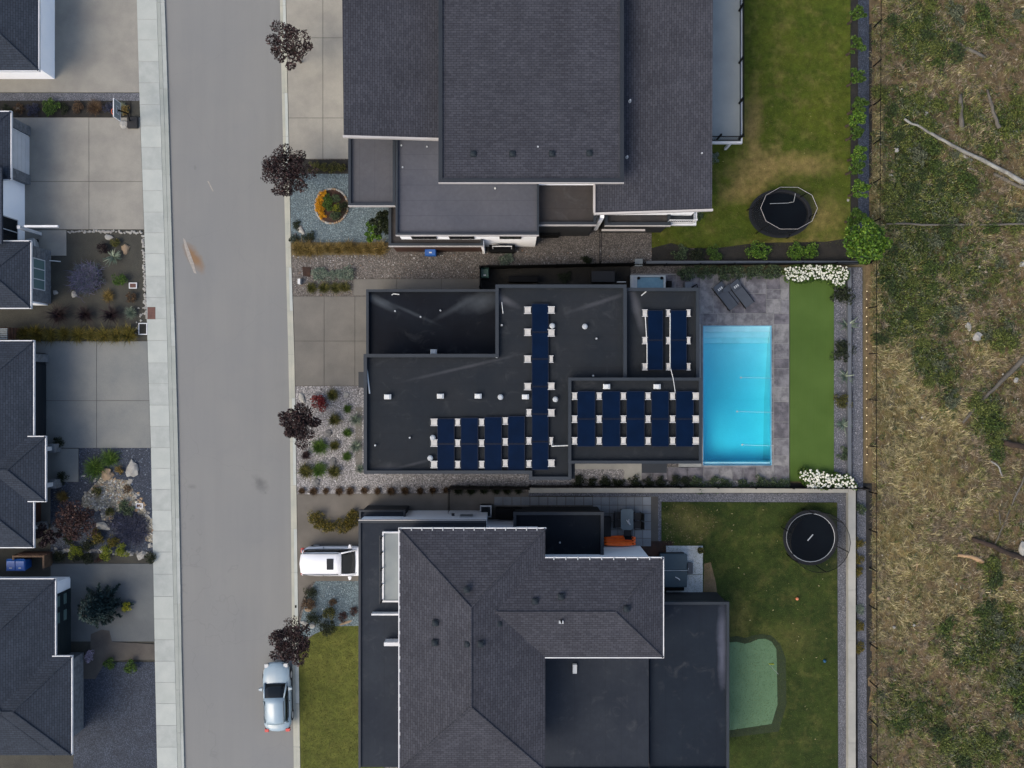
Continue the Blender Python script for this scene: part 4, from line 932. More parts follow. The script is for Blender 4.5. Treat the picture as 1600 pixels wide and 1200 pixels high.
flat_roof(sh, (845, 1010, 1014.5, 1205), 3.6, .15, .15, M['roof_south'], M['metal_dark'], M['darkwall'], sides='S')
p = P(898, 1044, 3.6); MB().box(p[0] - .13, p[1] - .3, 3.4, p[0] + .13, p[1] + .26, 3.75).build('roof_vent', M['white_plastic'], sh)
for (x, y) in ((729, 922), (836, 940), (876.5, 933), (979, 952), (779.5, 975), (680, 974), (730.5, 1007), (679, 1005), (751, 1007)): vent(sh, x, y, 8.0 if 700 < x < 760 else 7.5, 'turtle')
for (x, y) in ((877, 971),): 
    p = P(x, y, 7.6); MB().cyl(p[0], p[1], 7.2, 7.9, .045, 8).build('vent_pipe', M['black'], sh)
    MB().box(p[0] - .14, p[1] - .16, 7.45, p[0] + .14, p[1] + .02, 7.52).build('flashing', M['galv'], sh)
# gutter brackets
gb = MB().box(-.03, -.06, -.05, .03, .14, .05).me('gutter_bracket', M['galv'])
def brackets(n, f):
    for k in range(n):
        x, y = f(k / (n - 1)); o = link('gutter_bracket', gb, None, None); o.location = (x, y, 6.6); o.parent = sh; o.matrix_parent_inverse = Matrix.Translation(sh.location).inverted()
brackets(14, lambda t: (W_[0] + .1 + t * (P(839, 0, 6.6)[0] - W_[0] - .1), W_[3] - .05))
brackets(11, lambda t: (P(839, 0, 6.6)[0] + .3 + t * (E_[2] - P(839, 0, 6.6)[0] - .4), E_[3] - .05))
brackets(18, lambda t: (W_[0] + .02, W_[3] - .2 - t * 13))
# roof terrace with railing on the garage roof
tz = 4.85; x0, y1 = P(600, 833, tz)[:2]; x1, y0 = P(640, 938, tz)[:2]
bo = MB().box(x0, y0, 4.69, x1, y1, tz).build('terrace', M['deck_grey'], sh)
for q in ((x0 - .1, y0 - .1, x0 - .002, y1 + .1), (x0, y1 + .002, x1, y1 + .1), (x0, y0 - .1, x1, y0 - .002)): MB().box(q[0], q[1], 4.68, q[2], q[3], 4.93).build('kerb', M['white'], bo)
rl = MB()
for k, y in enumerate((838, 862, 887, 912, 937)):
    p = P(601, y, tz); MB().box(p[0] - .16, p[1] - .03, 4.9, p[0] - .1, p[1] + .03, 5.75).build('post', M['black'], bo)
MB().box(x0 - .16, y0, 5.72, x0 - .11, y1, 5.76).build('handrail', M['metal_gap'], bo)
p = P(581, 959, 5.0); q = P(630, 959, 5.0); MB().box(p[0], p[1] - .05, 4.7, q[0], p[1] + .05, 5.2).build('beam', M['white'], sh)
p = P(600, 1004, 5.5); q = P(630, 1009, 5.5); MB().box(p[0], p[1] - .22, 4.7, q[0], p[1], 5.5).build('fin_wall', M['white'], sh)

# ================================================================ WEST HOUSES
M['sh_ew'] = shingle('slate_shingles_across', False, sc(58, 66, 80), sc(50, 58, 71)); M['sh_ns'] = shingle('slate_shingles_along', True, sc(58, 66, 80), sc(50, 58, 71))
def wall_e(par, px, y0, y1, h, mat, t=.15, name='wall', dx=0):
    x = P(px, 0)[0] + dx; a, b = P(0, y0)[1], P(0, y1)[1]
    return MB().box(x - t, min(a, b), .05, x, max(a, b), h).build(name, mat, par)
ha = empty('white_garage_house', P(-20, 270), 'white walled house with pale garage door at the upper left edge', 'house')
hip(ha, (-160, 174.5, 16.5, 280), 3.0, .33, 'NES', M['stucco'], inset=.42)
x = P(46.5, 0)[0]
gd = MB()
for k in range(5): gd.box(x + .01, P(0, 274)[1], .12 + k * .48, x + .05, P(0, 215)[1], .12 + k * .48 + .46)
gd.build('garage_door', M['white'], ha)
for y in (206, 282): MB().box(x - .3, P(0, y + 7)[1], .05, x + .12, P(0, y - 7)[1], 2.75).build('pilaster', M['stone_wall'], ha)
MB().box(P(-160, 0)[0], P(0, 396)[1] + .3, .05, P(40, 0)[0], P(0, 284)[1], 3.35).build('wall', M['stucco'], ha)
MB().box(P(-160, 0, 3.4)[0], P(0, 396)[1] + .1, 3.36, P(3, 0, 3.5)[0], P(0, 284)[1] + .1, 3.5).build('roof', M['sh_ns'], ha)
window(ha, P(40, 0)[0] + .003, P(0, 388)[1], 0, P(0, 348)[1], 1.0, 2.9, 'x', 2)
a = P(37, 350, 2.8); b = P(65, 368, .12)
MB().box(P(38, 0, 2.9)[0], P(0, 352, 2.9)[1] - .12, 2.75, P(64, 0, 2.9)[0] + 1.1, P(0, 352, 2.9)[1], 2.95).build('porch_beam', M['white'], ha)
q = P(64, 366); MB().box(q[0] - .1, q[1] - .1, .05, q[0] + .1, q[1] + .1, 2.74).build('porch_post', M['white'], ha)
MB().cyl(P(30, 0)[0], P(0, 369)[1], .1, .9, .3, 12, r2=.36).build('porch_pot', M['galv'], ha)
hb = empty('stone_fronted_house', P(-20, 430), 'shingled house wing with stone cladding and a three pane window', 'house')
hip(hb, (-160, 377, 47.5, 481), 3.0, .33, 'NES', M['stucco'], inset=.42)
x = P(80, 0)[0]; MB().box(x - 1.2, P(0, 475)[1], .05, x, P(0, 392)[1], 2.86).build('stone_front', M['stone_wall'], hb)
sf = MB(); rr = random.Random(3)
for k in range(15):
    y = P(0, 475)[1] + .01; 
    while y < P(0, 392)[1] - .06:
        L = rr.uniform(.2, .55); e = min(y + L, P(0, 392)[1]); sf.box(x + .001, y + .01, .1 + k * .18, x + rr.uniform(.02, .05), e - .01, .1 + k * .18 + .165); y = e
tag(sf.build('cladding_stones', M['stone_wall'], hb), kind='stuff')
window(hb, x + .05, P(0, 457)[1], 0, P(0, 410)[1], .95, 2.45, 'x', 3, M['white'], M['glass_teal'])
MB().tube([(x + .02, P(0, 408)[1], .3), (x + .7, P(0, 409)[1], .12)], .035, 8).build('downspout', M['white_plastic'], hb)
hc = empty('double_garage_house', P(-20, 690), 'shingled house with dark double garage door on the left edge', 'house')
hip(hc, (-160, 533, 52, 855), 2.8, .33, 'NES', M['brownwall'], inset=.9)
hip(hc, (-60, 682.5, 70.5, 783), 2.9, .33, 'NES', M['darkwall'], inset=1.7)
x = P(72.5, 0)[0]; MB().box(x - .5, P(0, 700)[1], .05, x, P(0, 552)[1], 2.62).build('wall', M['metal_gap'], hc)
gd = MB()
for k in range(5): gd.box(x + .002, P(0, 683)[1], .12 + k * .45, x + .05, P(0, 570)[1], .12 + k * .45 + .43)
gd = gd.build('garage_door', M['metal_gap'], hc)
for k in range(1): MB().box(x + .052, P(0, 598)[1], 1.5, x + .065, P(0, 578)[1], 1.75).build('pane', M['glass_teal'], gd)
for (y, h) in ((560, 2.5),): MB().box(x - .02, P(0, y + 6)[1], .05, x + .2, P(0, y - 6)[1], 2.6).build('pilaster', M['stone_wall'], hc)
for (px_, y) in ((90, 699), (92, 754), (70, 820)):
    p = P(px_, y); MB().box(p[0] - .28, p[1] - .28, .05, p[0] + .28, p[1] + .28, 1.0).build('pillar_base', M['stone_wall'], hc)
    MB().box(p[0] - .13, p[1] - .13, 1.0, p[0] + .13, p[1] + .13, 2.8).build('pillar', M['white'], hc)
hd = empty('dark_garage_door_house', P(-20, 1050), 'shingled house with dark garage door behind the blue spruce', 'house')
hip(hd, (-160, 905, 86, 1180), 2.9, .33, 'NE', M['stucco'], inset=.45)
hip(hd, (-60, 1026, 111.5, 1180), 2.95, .33, 'NE', M['stone_wall'], inset=.6)
x = P(111, 0)[0]; MB().box(x - .5, P(0, 1040)[1], .05, x, P(0, 903)[1], 2.7).build('wall', M['stucco'], hd)
gd = MB()
for k in range(5): gd.box(x + .002, P(0, 1028)[1], .12 + k * .45, x + .05, P(0, 918)[1], .12 + k * .45 + .43)
gd = gd.build('garage_door', pm('green_black_door', sc(26, 44, 52), None, 1, 20, .06), hd)
for y in (930, 955): MB().box(x + .052, P(0, y + 8)[1], .7, x + .065, P(0, y - 8)[1], 1.1).build('pane', M['glass_teal'], gd); MB().box(x + .052, P(0, y + 8)[1], 1.6, x + .065, P(0, y - 8)[1], 2.0).build('pane', M['glass_teal'], gd)
# houses reached only beyond the photograph's top and bottom edge
he = empty('grey_hip_house', P(-20, 0), 'grey hip roofed house at the far upper left corner', 'house')
hip(he, (-160, -170, 60, 110), 3.0, .33, 'NES', M['stucco'])
# ================================================================ WALLS AND FENCES
def wallpx(name, r, z, mat, label, cat='wall', cap=None, seg=0):
    a = P(r[0], r[3], z); b = P(r[2], r[1], z)
    o = empty(name, ((a[0] + b[0]) / 2, (a[1] + b[1]) / 2, 0), label, cat)
    MB().box(a[0] + .02, a[1] + .02, -.3, b[0] - .02, b[1] - .02, z - .07).build('wall_body', mat, o)
    hor = (r[2] - r[0]) > (r[3] - r[1]); L = (b[0] - a[0]) if hor else (b[1] - a[1]); n = max(1, round(L / (seg or 3.4)))
    for k in range(n):
        s, e = L * k / n + .006, L * (k + 1) / n - .006
        q = (a[0] + s, a[1], a[0] + e, b[1]) if hor else (a[0], a[1] + s, b[0], a[1] + e)
        MB().box(q[0], q[1], z - .068, q[2], q[3], z).build('cap_stone', cap or mat, o)
    return o
wallpx('retaining_wall', (826, 762.5, 1325, 770), .55, M['barrier'], 'long pale concrete wall between the pool lot and the south lawn')
wallpx('retaining_wall', (1325.5, 762.5, 1337, 1400), .55, M['barrier'], 'pale concrete wall running south along the gravel beside the hillside')
wallpx('retaining_wall', (1325, 418, 1330.5, 762), .45, M['barrier_dark'], 'thin grey concrete wall east of the pool garden shrubs')
wallpx('retaining_wall', (1010, 407.5, 1345, 412), .7, M['barrier_dark'], 'dark grey wall between the north lawn and the pool deck')
def fence(name, a, b, h, label, step=2.4, rails=(.15, .95), slats=True, mat=None, cat='fence', r=.03):
    mat = mat or M['black']; A = Vector(P(*a)); B = Vector(P(*b)); d = B - A; L = d.length; u = d.normalized(); o = empty(name, ((A + B) / 2), label, cat)
    n = max(1, round(L / step)); pn = Vector((-u.y, u.x, 0))
    for k in range(n + 1):
        p = A + d * k / n; MB().box(p.x - r, p.y - r, 0, p.x + r, p.y + r, h + .06).build('post', mat, o)
    for t in rails:
        q0 = A + u * r; q1 = B - u * r; q0.z = q1.z = h * t; bar(o, 'rail', q0, q1, .03, .04, mat)
    if slats:
        m = int(L / .13); sl_ = MB()
        for k in range(m):
            p = A + u * (k + .5) * L / m; sl_.box(p.x - .01, p.y - .01, h * .15 + .02, p.x + .01, p.y + .01, h * .95 - .02)
        tag(sl_.build('picket', mat, o), kind='stuff')
    return o
def panelfence(name, a, b, h, label, mat, n=None):
    A = Vector(P(*a)); B = Vector(P(*b)); d = B - A; u = d.normalized(); o = empty(name, (A + B) / 2, label, 'fence'); n = n or max(1, round(d.length / 2.4))
    for k in range(n + 1):
        p = A + d * k / n; MB().box(p.x - .05, p.y - .05, 0, p.x + .05, p.y + .05, h + .03).build('post', mat, o)
    for k in range(n):
        p, q = A + d * k / n + u * .055, A + d * (k + 1) / n - u * .055
        for j in range(6):
            z = .15 + j * (h - .2) / 6; p.z = q.z = z + .12; bar(o, 'board', p.copy(), q.copy(), .03, (h - .2) / 6 - .015, mat)
    return o
panelfence('board_fence', (751, 421), (985, 416), 1.8, 'black board fence along the north side of the solar house', M['black'])
panelfence('board_fence', (985, 416), (1352, 413.5), 1.0, 'low black fence on the wall north of the pool deck', M['black'])
panelfence('board_fence', (751, 423), (751, 452), 1.8, 'short black board fence at the alley mouth beside the green bin', M['black'])
fence('metal_fence', (936, 357), (936, 413), 1.5, 'thin black fence crossing the gravel behind the north house', slats=False)
fence('metal_fence', (703, 761), (703, 800), 1.7, 'short black fence joining the south house to the gravel yard')
panelfence('board_fence', (704, 760), (826, 760), 1.7, 'black board fence south of the front gravel yard', M['black'])
panelfence('board_fence', (828, 757.8), (1350, 761.5), .9, 'long low black fence on top of the pale wall by the shrubs', M['black'])
fence('wire_fence', (1357.5, 410), (1357.5, 768), 1.3, 'black wire fence between the pool garden and the dry hillside', slats=False, step=2.9, rails=(.97,), r=.03)
fence('wire_fence', (1357.5, 768), (1359, 1300), 1.3, 'black wire fence between the south lawn wall and the hillside', slats=False, step=2.7, rails=(.97,), r=.03)
fence('wire_fence', (1366, -200), (1362.5, 408), 1.3, 'black wire fence between the north garden trees and the green brush', slats=False, step=2.7, rails=(.97,), r=.03)
# string of bulbs
em = NT('warm_bulb'); em.b.inputs['Emission Color'].default_value = (1, .8, .45, 1); em.b.inputs['Emission Strength'].default_value = .5; M['bulb'] = em.done((.8, .7, .5), .4)
st = empty('string_lights', P(1356, 590), 'string of small warm bulbs hung along the hillside wire fence', 'string lights')
y = 455; bpts = []
bulb = MB().cyl(0, 0, -.045, .03, .026, 8, r2=.014).me('bulb', M['bulb'])
while y < 732:
    p = P(1354.5 + random.uniform(-.4, .4), y, 1.05); bpts.append((p[0], p[1], 1.12)); o = link('bulb', bulb); o.location = p; o.parent = st; o.matrix_parent_inverse = Matrix.Translation(st.location).inverted(); y += 12.8 + random.uniform(-1, 1)
MB().tube(bpts, .008, 4).build('wire', M['black'], st)
# slat side fence and wood piece between the west houses
wf = empty('wood_screen', P(8, 524), 'brown wooden screen with grey slatted top at the left edge', 'screen')
for k in range(6):
    a = P(-14, 513 + k * 3, 1.9); b = P(11, 515 + k * 3, 1.9); MB().box(a[0], b[1], 1.8, b[0], a[1], 1.9).build('slat', M['deck_grey'], wf)
for k in range(8):
    p = P(14 + k * 2.7, 522); MB().box(p[0] - .045, P(0, 531)[1], .05, p[0] + .045, P(0, 513)[1], 1.75 - k * .2).build('board', M['wood_red'], wf)
# bin store
bs = empty('bin_shelter', P(50, 875), 'open wooden bin shelter holding two blue bins', 'bin shelter')
zz = 1.1; a = P(19, 868, zz); b = P(69, 888, zz)
MB().box(a[0], a[1] - .12, .05, b[0], a[1], zz).build('back_board', M['wood'], bs)
MB().box(a[0], b[1], .05, a[0] + .12, a[1] - .125, zz).build('side_board', M['wood'], bs); MB().box(b[0] - .12, b[1], .05, b[0], a[1] - .125, zz).build('side_board', M['wood'], bs)
p = P(38, 862); q = P(85, 865); MB().box(P(38, 0)[0], p[1] - .05, .05, P(84, 0)[0], p[1] + .03, .9).build('fence_board', M['wood_red'], bs)
def bin_(px, py, mat, label, w_=.58, d=.7, h=1.05, rz=0, group=None):
    p = P(px, py, 0); o = empty('wheelie_bin', (p[0], p[1], .1), label, 'bin', group, rz)
    def lk(mb, n, mt, par=o):
        me = mb.me(n, mt); c = bpy.data.objects.new(n, me); C.objects.link(c); c.parent = par; return c
    a, b = w_ / 2, d / 2
    lk(MB().add([(-a * .78, -b * .8, .03), (a * .78, -b * .8, .03), (a * .78, b * .75, .03), (-a * .78, b * .75, .03), (-a, -b, h - .1), (a, -b, h - .1), (a, b, h - .1), (-a, b, h - .1)], [(3, 2, 1, 0), (0, 1, 5, 4), (1, 2, 6, 5), (2, 3, 7, 6), (3, 0, 4, 7), (4, 5, 6, 7)]), 'body', mat)
    l = lk(MB().add([(-a - .02, -b - .03, h - .09), (a + .02, -b - .03, h - .09), (a + .02, b + .02, h - .09), (-a - .02, b + .02, h - .09), (-a + .04, -b + .03, h - .02), (a - .04, -b + .03, h - .02), (a - .04, b - .08, h + .01), (-a + .04, b - .08, h + .01)], [(3, 2, 1, 0), (0, 1, 5, 4), (1, 2, 6, 5), (2, 3, 7, 6), (3, 0, 4, 7), (4, 5, 6, 7)]), 'lid', mat)
    lk(MB().box(-.09, -b * .6, h - .015, .09, -b * .4, h + .006), 'logo_patch', M['white'])
    lk(MB().tube([(-a * .8, b + .04, h - .1), (a * .8, b + .04, h - .1)], .02, 8), 'handle', mat)
    for s in (-1, 1): lk(MB().tube([(s * a * .75, b * .85, .1), (s * (a * .75 + .06), b * .85, .1)], .1, 12), 'wheel', M['rubber'])
    return o
bin_(31.5, 878, M['bin_blue'], 'left blue bin inside the wooden shelter', .62, .72)
bin_(45.5, 878, M['bin_blue'], 'right blue bin inside the wooden shelter', .62, .72)
bin_(675, 394, M['bin_blue'], 'bright blue bin against the brown wall north of the driveway', .72, .78, 1.05)
bin_(758, 429.5, M['bin_green'], 'dull green bin behind the black fence at the alley mouth', .55, .62)
bin_(57, 385, M['galv'], 'pale grey box standing beside the upper left porch', .6, .75, .7, .2)

# ================================================================ VEHICLES
def car(px, py, rz, paint, label, L=4.85, Wd=1.95, H=1.72, suv=True):
    p = P(px, py, .11); o = empty('parked_car', p, label, 'car', None, rz)
    def lk(me, n, par=o):
        c = bpy.data.objects.new(n, me); C.objects.link(c); c.parent = par; return c
    # stations along x: -L/2 rear to +L/2 front. section: (half width, z) from sill up to deck centre
    def bow(V): return [(x - math.copysign(1, x) * .26 * (abs(y) / h) ** 2.4 * min(1, abs(x) / (L / 2)) ** 1.2, y, z) for x, y, z in V]
    def loft(st, n, mat, smooth=True):
        V, F = [], []; k = len(st[0][1]); full = 2 * k
        for x, sec in st:
            V += [(x, -w_, z) for w_, z in sec] + [(x, w_, z) for w_, z in sec[::-1]]
        for i in range(len(st) - 1):
            for j in range(full):
                a = i * full + j; b = i * full + (j + 1) % full; F.append((a, b, b + full, a + full))
        F.append(tuple(range(full))[::-1]); F.append(tuple((len(st) - 1) * full + j for j in range(full)))
        mb = MB(); mb.add(bow(V), F); me = mb.me(n, mat, smooth); return me
    h = Wd / 2; dk = .98 if suv else .9
    def sec(w_, zt, zb=.28, crown=.04): return [(w_ * .93, zb), (w_ * .99, .45), (w_, .68), (w_ * .97, zt - .12), (w_ * .88, zt - .02), (w_ * .45, zt + crown), (.01, zt + crown * 1.25)]
    rl = -L / 2
    body = loft([(rl, sec(h * .80, dk - .2, .42)), (rl + .07, sec(h * .86, dk - .04, .34)), (rl + .28, sec(h * .97, dk)), (rl + .9, sec(h, dk)), (0, sec(h, dk)), (L / 2 - 1.5, sec(h, dk)), (L / 2 - .9, sec(h * .99, dk - .03)), (L / 2 - .35, sec(h * .93, dk - .12)), (L / 2 - .1, sec(h * .8, dk - .24, .34)), (L / 2, sec(h * .62, dk - .36, .42))], 'body', paint)
    bo = lk(body, 'body')
    rx0 = rl + (.22 if suv else .75); rx1 = L / 2 - 1.42; zt = H
    def cs(w0, z0, w1, z1): return [(w0, z0), (w0 * .5 + w1 * .5, (z0 + z1) / 2), (w1, z1 - .06), (w1 * .93, z1), (w1 * .5, z1 + .03), (.01, z1 + .035)]
    # cabin glass then roof skin over it
    gl = loft([(rx0 - .1, cs(h * .80, dk - .02, h * .7, dk + .05)), (rx0 + .18, cs(h * .88, dk - .02, h * .70, zt - .1)), (rx0 + .9, cs(h * .9, dk - .02, h * .73, zt - .05)), (rx1 - .75, cs(h * .9, dk - .02, h * .72, zt - .07)), (rx1 - .2, cs(h * .88, dk - .02, h * .72, dk + .3)), (rx1 + .12, cs(h * .80, dk - .02, h * .72, dk + .06))], 'cabin_glass', M['glass'])
    lk(gl, 'window')
    rf = loft([(rx0 - .12, [(h * .62, zt - .22), (h * .58, zt - .16), (.01, zt - .13)]), (rx0 + .1, [(h * .76, zt - .14), (h * .70, zt - .05), (.01, zt - .01)]), (rx0 + .9, [(h * .79, zt - .13), (h * .73, zt - .01), (.01, zt + .03)]), (rx1 - 1.1, [(h * .79, zt - .14), (h * .73, zt - .02), (.01, zt + .02)]), (rx1 - .7, [(h * .76, zt - .16), (h * .70, zt - .07), (.01, zt - .02)])], 'roof', paint)
    ro = lk(rf, 'roof')
    for s in (-1, 1):
        for (xa, xb, za, zb_, wa, wb) in ((rx1 - .72, rx1 + .12, zt - .08, dk + .02, h * .71, h * .80), (rx0 + .1, rx0 - .08, zt - .12, dk, h * .72, h * .8)):
            lk(MB().tube([(xa, s * wa, za), ((xa + xb) / 2, s * (wa + wb) / 2 * 1.01, (za + zb_) / 2 + .03), (xb, s * wb, zb_)], [.05, .055, .06], 8).me('pillar', paint, True), 'pillar')
        lk(MB().tube([(rx0 + .1, s * h * .69, zt - .03), (rx0 + .5, s * h * .7, zt + .05), (rx1 - 1.2, s * h * .7, zt + .04), (rx1 - .9, s * h * .69, zt - .03)], .022, 8).me('roof_rail', M['metal_dark'], True), 'roof_rail')
        for xx in (rl + .95, L / 2 - .95):
            wh = lk(MB().tube([(xx, s * (h - .22), .36), (xx, s * (h + .005), .36)], .36, 20).me('wheel', M['rubber'], False), 'wheel')
            lk(MB().tube([(xx, s * (h - .03), .36), (xx, s * (h + .012), .36)], .22, 10).me('rim', M['galv']), 'rim', wh)
        m_ = lk(MB().add([(rx1 - .35, s * h * .95, dk + .02), (rx1 - .12, s * h * .95, dk + .02), (rx1 - .18, s * (h + .18), dk + .04), (rx1 - .3, s * (h + .2), dk + .04), (rx1 - .37, s * h * .95, dk + .17), (rx1 - .16, s * h * .95, dk + .17), (rx1 - .2, s * (h + .17), dk + .17), (rx1 - .3, s * (h + .19), dk + .17)], [(0, 1, 2, 3), (7, 6, 5, 4), (0, 4, 5, 1), (1, 5, 6, 2), (2, 6, 7, 3), (3, 7, 4, 0)]).me('mirror', paint), 'mirror')
        lk(MB().box(rl + .03, s * (h * .62), .62, rl + .22, s * (h * .90), .9).me('tail_light', M['redlens']), 'tail_light')
        lk(MB().box(L / 2 - .34, s * (h * .55), .58, L / 2 - .1, s * (h * .84), .72).me('headlight', M['galv']), 'headlight')
        lk(MB().box(rx0 + 1.3, s * h * .92, dk - .1, rx0 + 1.32, s * (h * .995), dk - .02).me('handle', M['black']), 'door_seam')
    if suv:
        sx = rx1 - 1.45; lk(MB().box(sx - .2, -.36, zt + .022, sx + .24, .36, zt + .04).me('sunroof', M['glass']), 'sunroof')
    lk(MB().tube([(rx1 + .08, -h * .6, dk + .075), (rx1 - .0, h * .05, dk + .12)], .012, 6).me('wiper', M['black']), 'wiper')
    return o
M['redlens'] = pm('red_lens', (.35, .02, .02), None, 1, 10, .05, .3, 0)
car(532, 873.5, 0, M['paint_white'], 'white suv nosed under the eaves of the hip roofed house', L=5.0, Wd=1.98)
car(437, 1083, R(90) * 1.0 + 0.03, M['paint_blue'], 'pale blue car parked at the kerb under the plum tree', L=4.6, Wd=1.84, H=1.48, suv=False)

# ================================================================ YARD THINGS
def trampoline(px, py, r, rot, label, rim, net_r, top_z, brand=True, rail=None, mat_off=0):
    c = P(px, py, .8); o = empty('trampoline', (c[0], c[1], .1), label, 'trampoline')
    ring = lambda z, rr, n=32: [(c[0] + rr * math.cos(2 * math.pi * k / n), c[1] + rr * math.sin(2 * math.pi * k / n), z) for k in range(n + 1)]
    MB().cyl(c[0], c[1], .76, .78, r * .86, 40).build('jump_mat', M['mat_net'], o)
    pd_ = MB(); a = ring(.79, r * .85, 40); b = ring(.82, r, 40)
    pd_.add(a[:-1] + b[:-1], [(k, (k + 1) % 40, 40 + (k + 1) % 40, 40 + k) for k in range(40)]); pd_.build('spring_pad', M['blackplastic'], o)
    MB().tube(ring(.80, r * .87), .02, 8, caps=False).build('frame_ring', rim, o)
    n = 6
    for k in range(n):
        t = 2 * math.pi * (k + .5) / n + rot; x, y = c[0] + r * math.cos(t), c[1] + r * math.sin(t); x2, y2 = c[0] + net_r * math.cos(t), c[1] + net_r * math.sin(t)
        MB().tube([(x, y, .1), (x, y, .76)], .025, 8).build('leg', M['black'], o)
        MB().tube([(x, y, .2), (x2, y2, 1.4), (x2, y2, top_z)], .028, 8).build('net_pole', M['black'], o)
    tr = ring(top_z, net_r, 10 if rail else 24)
    MB().tube(tr, .013 if rail else .02, 8, caps=False).build('top_ring', rail or M['black'], o)
    nv = MB(); m = 48; q0 = ring(.8, r * .93, m); q1 = ring(top_z, net_r, m)
    nv.add(q0[:-1] + q1[:-1], [(k, (k + 1) % m, m + (k + 1) % m, m + k) for k in range(m)]); nv.build('net', M['net'], o)
    return o, c
nt = NT('safety_net'); tr_ = nt.n('ShaderNodeBsdfTransparent'); mx = nt.n('ShaderNodeMixShader'); mx.inputs[0].default_value = .34
nt.done((.01, .012, .015), .8); nt.l(tr_.outputs[0], mx.inputs[1]); nt.l(nt.b.outputs[0], mx.inputs[2]); nt.l(mx.outputs[0], nt.t.nodes['Material Output'].inputs[0]); M['net'] = nt.m
o, c = trampoline(1266.5, 840, 1.86, .2, 'round black trampoline on the south lawn by the pale wall', M['galv'], 1.95, 2.7)
MB().add([(c[0] - .22, c[1] - .19, .784), (c[0] - .16, c[1] - .23, .784), (c[0] + .2, c[1] + .19, .784), (c[0] + .14, c[1] + .23, .784)], [(0, 1, 2, 3)]).build('print_strip', M['galv'], o)
# oval one: stretched ring
o, c = trampoline(1219, 334, 1.86, .3, 'oval dark blue trampoline with pale top rail on the north lawn', M['black'], 1.62, 2.7, rail=M['fascia'])
for ch in o.children: pass
o.scale = (1.14, .88, 1)
MB().tube([P(1205, 316, .9), P(1230, 315, .9), P(1238, 313, 1.2), P(1241, 299, 2.0)], .02, 6).build('ladder_pole', M['galv'], o)
# loungers
def lounger(px, py, rz, label, light=True, group='sun loungers by the pool'):
    p = P(px, py, .1); o = empty('sun_lounger', (p[0], p[1], .11), label, 'sun lounger', group, rz)
    def lk(mb, n, mt, **k):
        c = bpy.data.objects.new(n, mb.me(n, mt, **k)); C.objects.link(c); c.parent = o
    lk(MB().box(-.34, -1.0, .26, .34, .35, .33), 'seat', M['cushion'], bevel=.02)
    lk(MB().add([(-.34, .36, .26), (.34, .36, .26), (.34, .95, .52), (-.34, .95, .52), (-.34, .36, .33), (.34, .36, .33), (.34, .93, .6), (-.34, .93, .6)], [(3, 2, 1, 0), (4, 5, 6, 7), (0, 1, 5, 4), (1, 2, 6, 5), (2, 3, 7, 6), (3, 0, 4, 7)]), 'backrest', M['cushion'])
    for s in (-1, 1):
        lk(MB().box(s * .35, -1.02, .2, s * .39, .98, .28), 'side_rail', M['black'])
        for y in (-.85, .6): lk(MB().box(s * .35 - .02, y - .03, 0, s * .35 + .02, y + .03, .2), 'leg', M['black'])
    if light:
        for k in range(3): lk(MB().box(-.17 + k * .13, .5, .43, -.10 + k * .13, .66, .505), 'headrest_slot', M['white_plastic'])
    return o
lounger(1131, 463, R(38), 'charcoal sun lounger on the left with three white slots')
lounger(1156, 459, R(38), 'charcoal sun lounger on the right with three white slots')
tb = lounger(1141.5, 461, R(42), 'plain slate side lounger set between the two slotted ones', False); tb.scale = (.85, .72, .8)
# swim spa
sp = empty('swim_spa', P(1010, 445), 'white rimmed swim spa with pale blue water behind the flat roof', 'hot tub')
a = P(985, 458, .95); b = P(1040, 430, .95)
MB().box(a[0], a[1], .1, b[0], b[1], .78).build('cabinet', M['blackplastic'], sp)
for q in ((a[0], b[1] - .12, b[0], b[1]), (a[0], a[1], b[0], a[1] + .12), (a[0], a[1] + .121, a[0] + .45, b[1] - .121), (b[0] - .14, a[1] + .121, b[0], b[1] - .121)): MB().box(q[0], q[1], .7, q[2], q[3], .95).build('rim', M['spa_shell'], sp)
MB().box(a[0] + .451, a[1] + .12, .3, b[0] - .141, b[1] - .121, .86).build('water', pm('spa_water', sc(104, 150, 170), sc(92, 140, 162), 3, 8, .1, .1, .2, .02, .6), sp)
for (x, y) in ((998, 434.5), (1034, 434.5)): p = P(x, y, .97); MB().cyl(p[0], p[1], .95, 1.0, .1, 10).build('headrest', M['black'], sp)
MB().box(a[0] + .12, a[1] + .1, .955, a[0] + .26, b[1] - .05, 1.02).build('control_bar', M['galv'], sp)
p = P(1044, 443); MB().box(p[0] - .14, p[1] - .4, .1, p[0] + .16, p[1] + .12, .5).build('step', M['black'], sp)
p = P(1078, 447, .8); gr = empty('barbecue', (p[0], p[1], .1), 'grey covered grill trolley at the corner of the house by the loungers', 'grill')
MB().box(p[0] - .35, p[1] - .28, .15, p[0] + .2, p[1] + .28, .85).build('cabinet', M['barrier_dark'], gr, bevel=.03)
MB().tube([(p[0] + .1, p[1] - .1, .9), (p[0] + .45, p[1] + .1, .9), (p[0] + .5, p[1] - .2, .9)], .05, 8).build('handle', M['black'], gr)
MB().tube([(p[0] + .2, p[1], .1), (p[0] + .2, p[1], .85)], .03).build('leg', M['black'], gr)
p = P(998, 410, .8); ub = empty('utility_cabinet', (p[0], p[1], .09), 'pale square cabinet on gravel beside the dark wall', 'cabinet')
MB().box(p[0] - .24, p[1] - .22, .09, p[0] + .24, p[1] + .22, .78).build('cabinet', M['galv'], ub, bevel=.02); MB().box(p[0] - .26, p[1] - .25, .785, p[0] + .26, p[1] + .24, .82).build('lid', M['deck_grey'], ub)
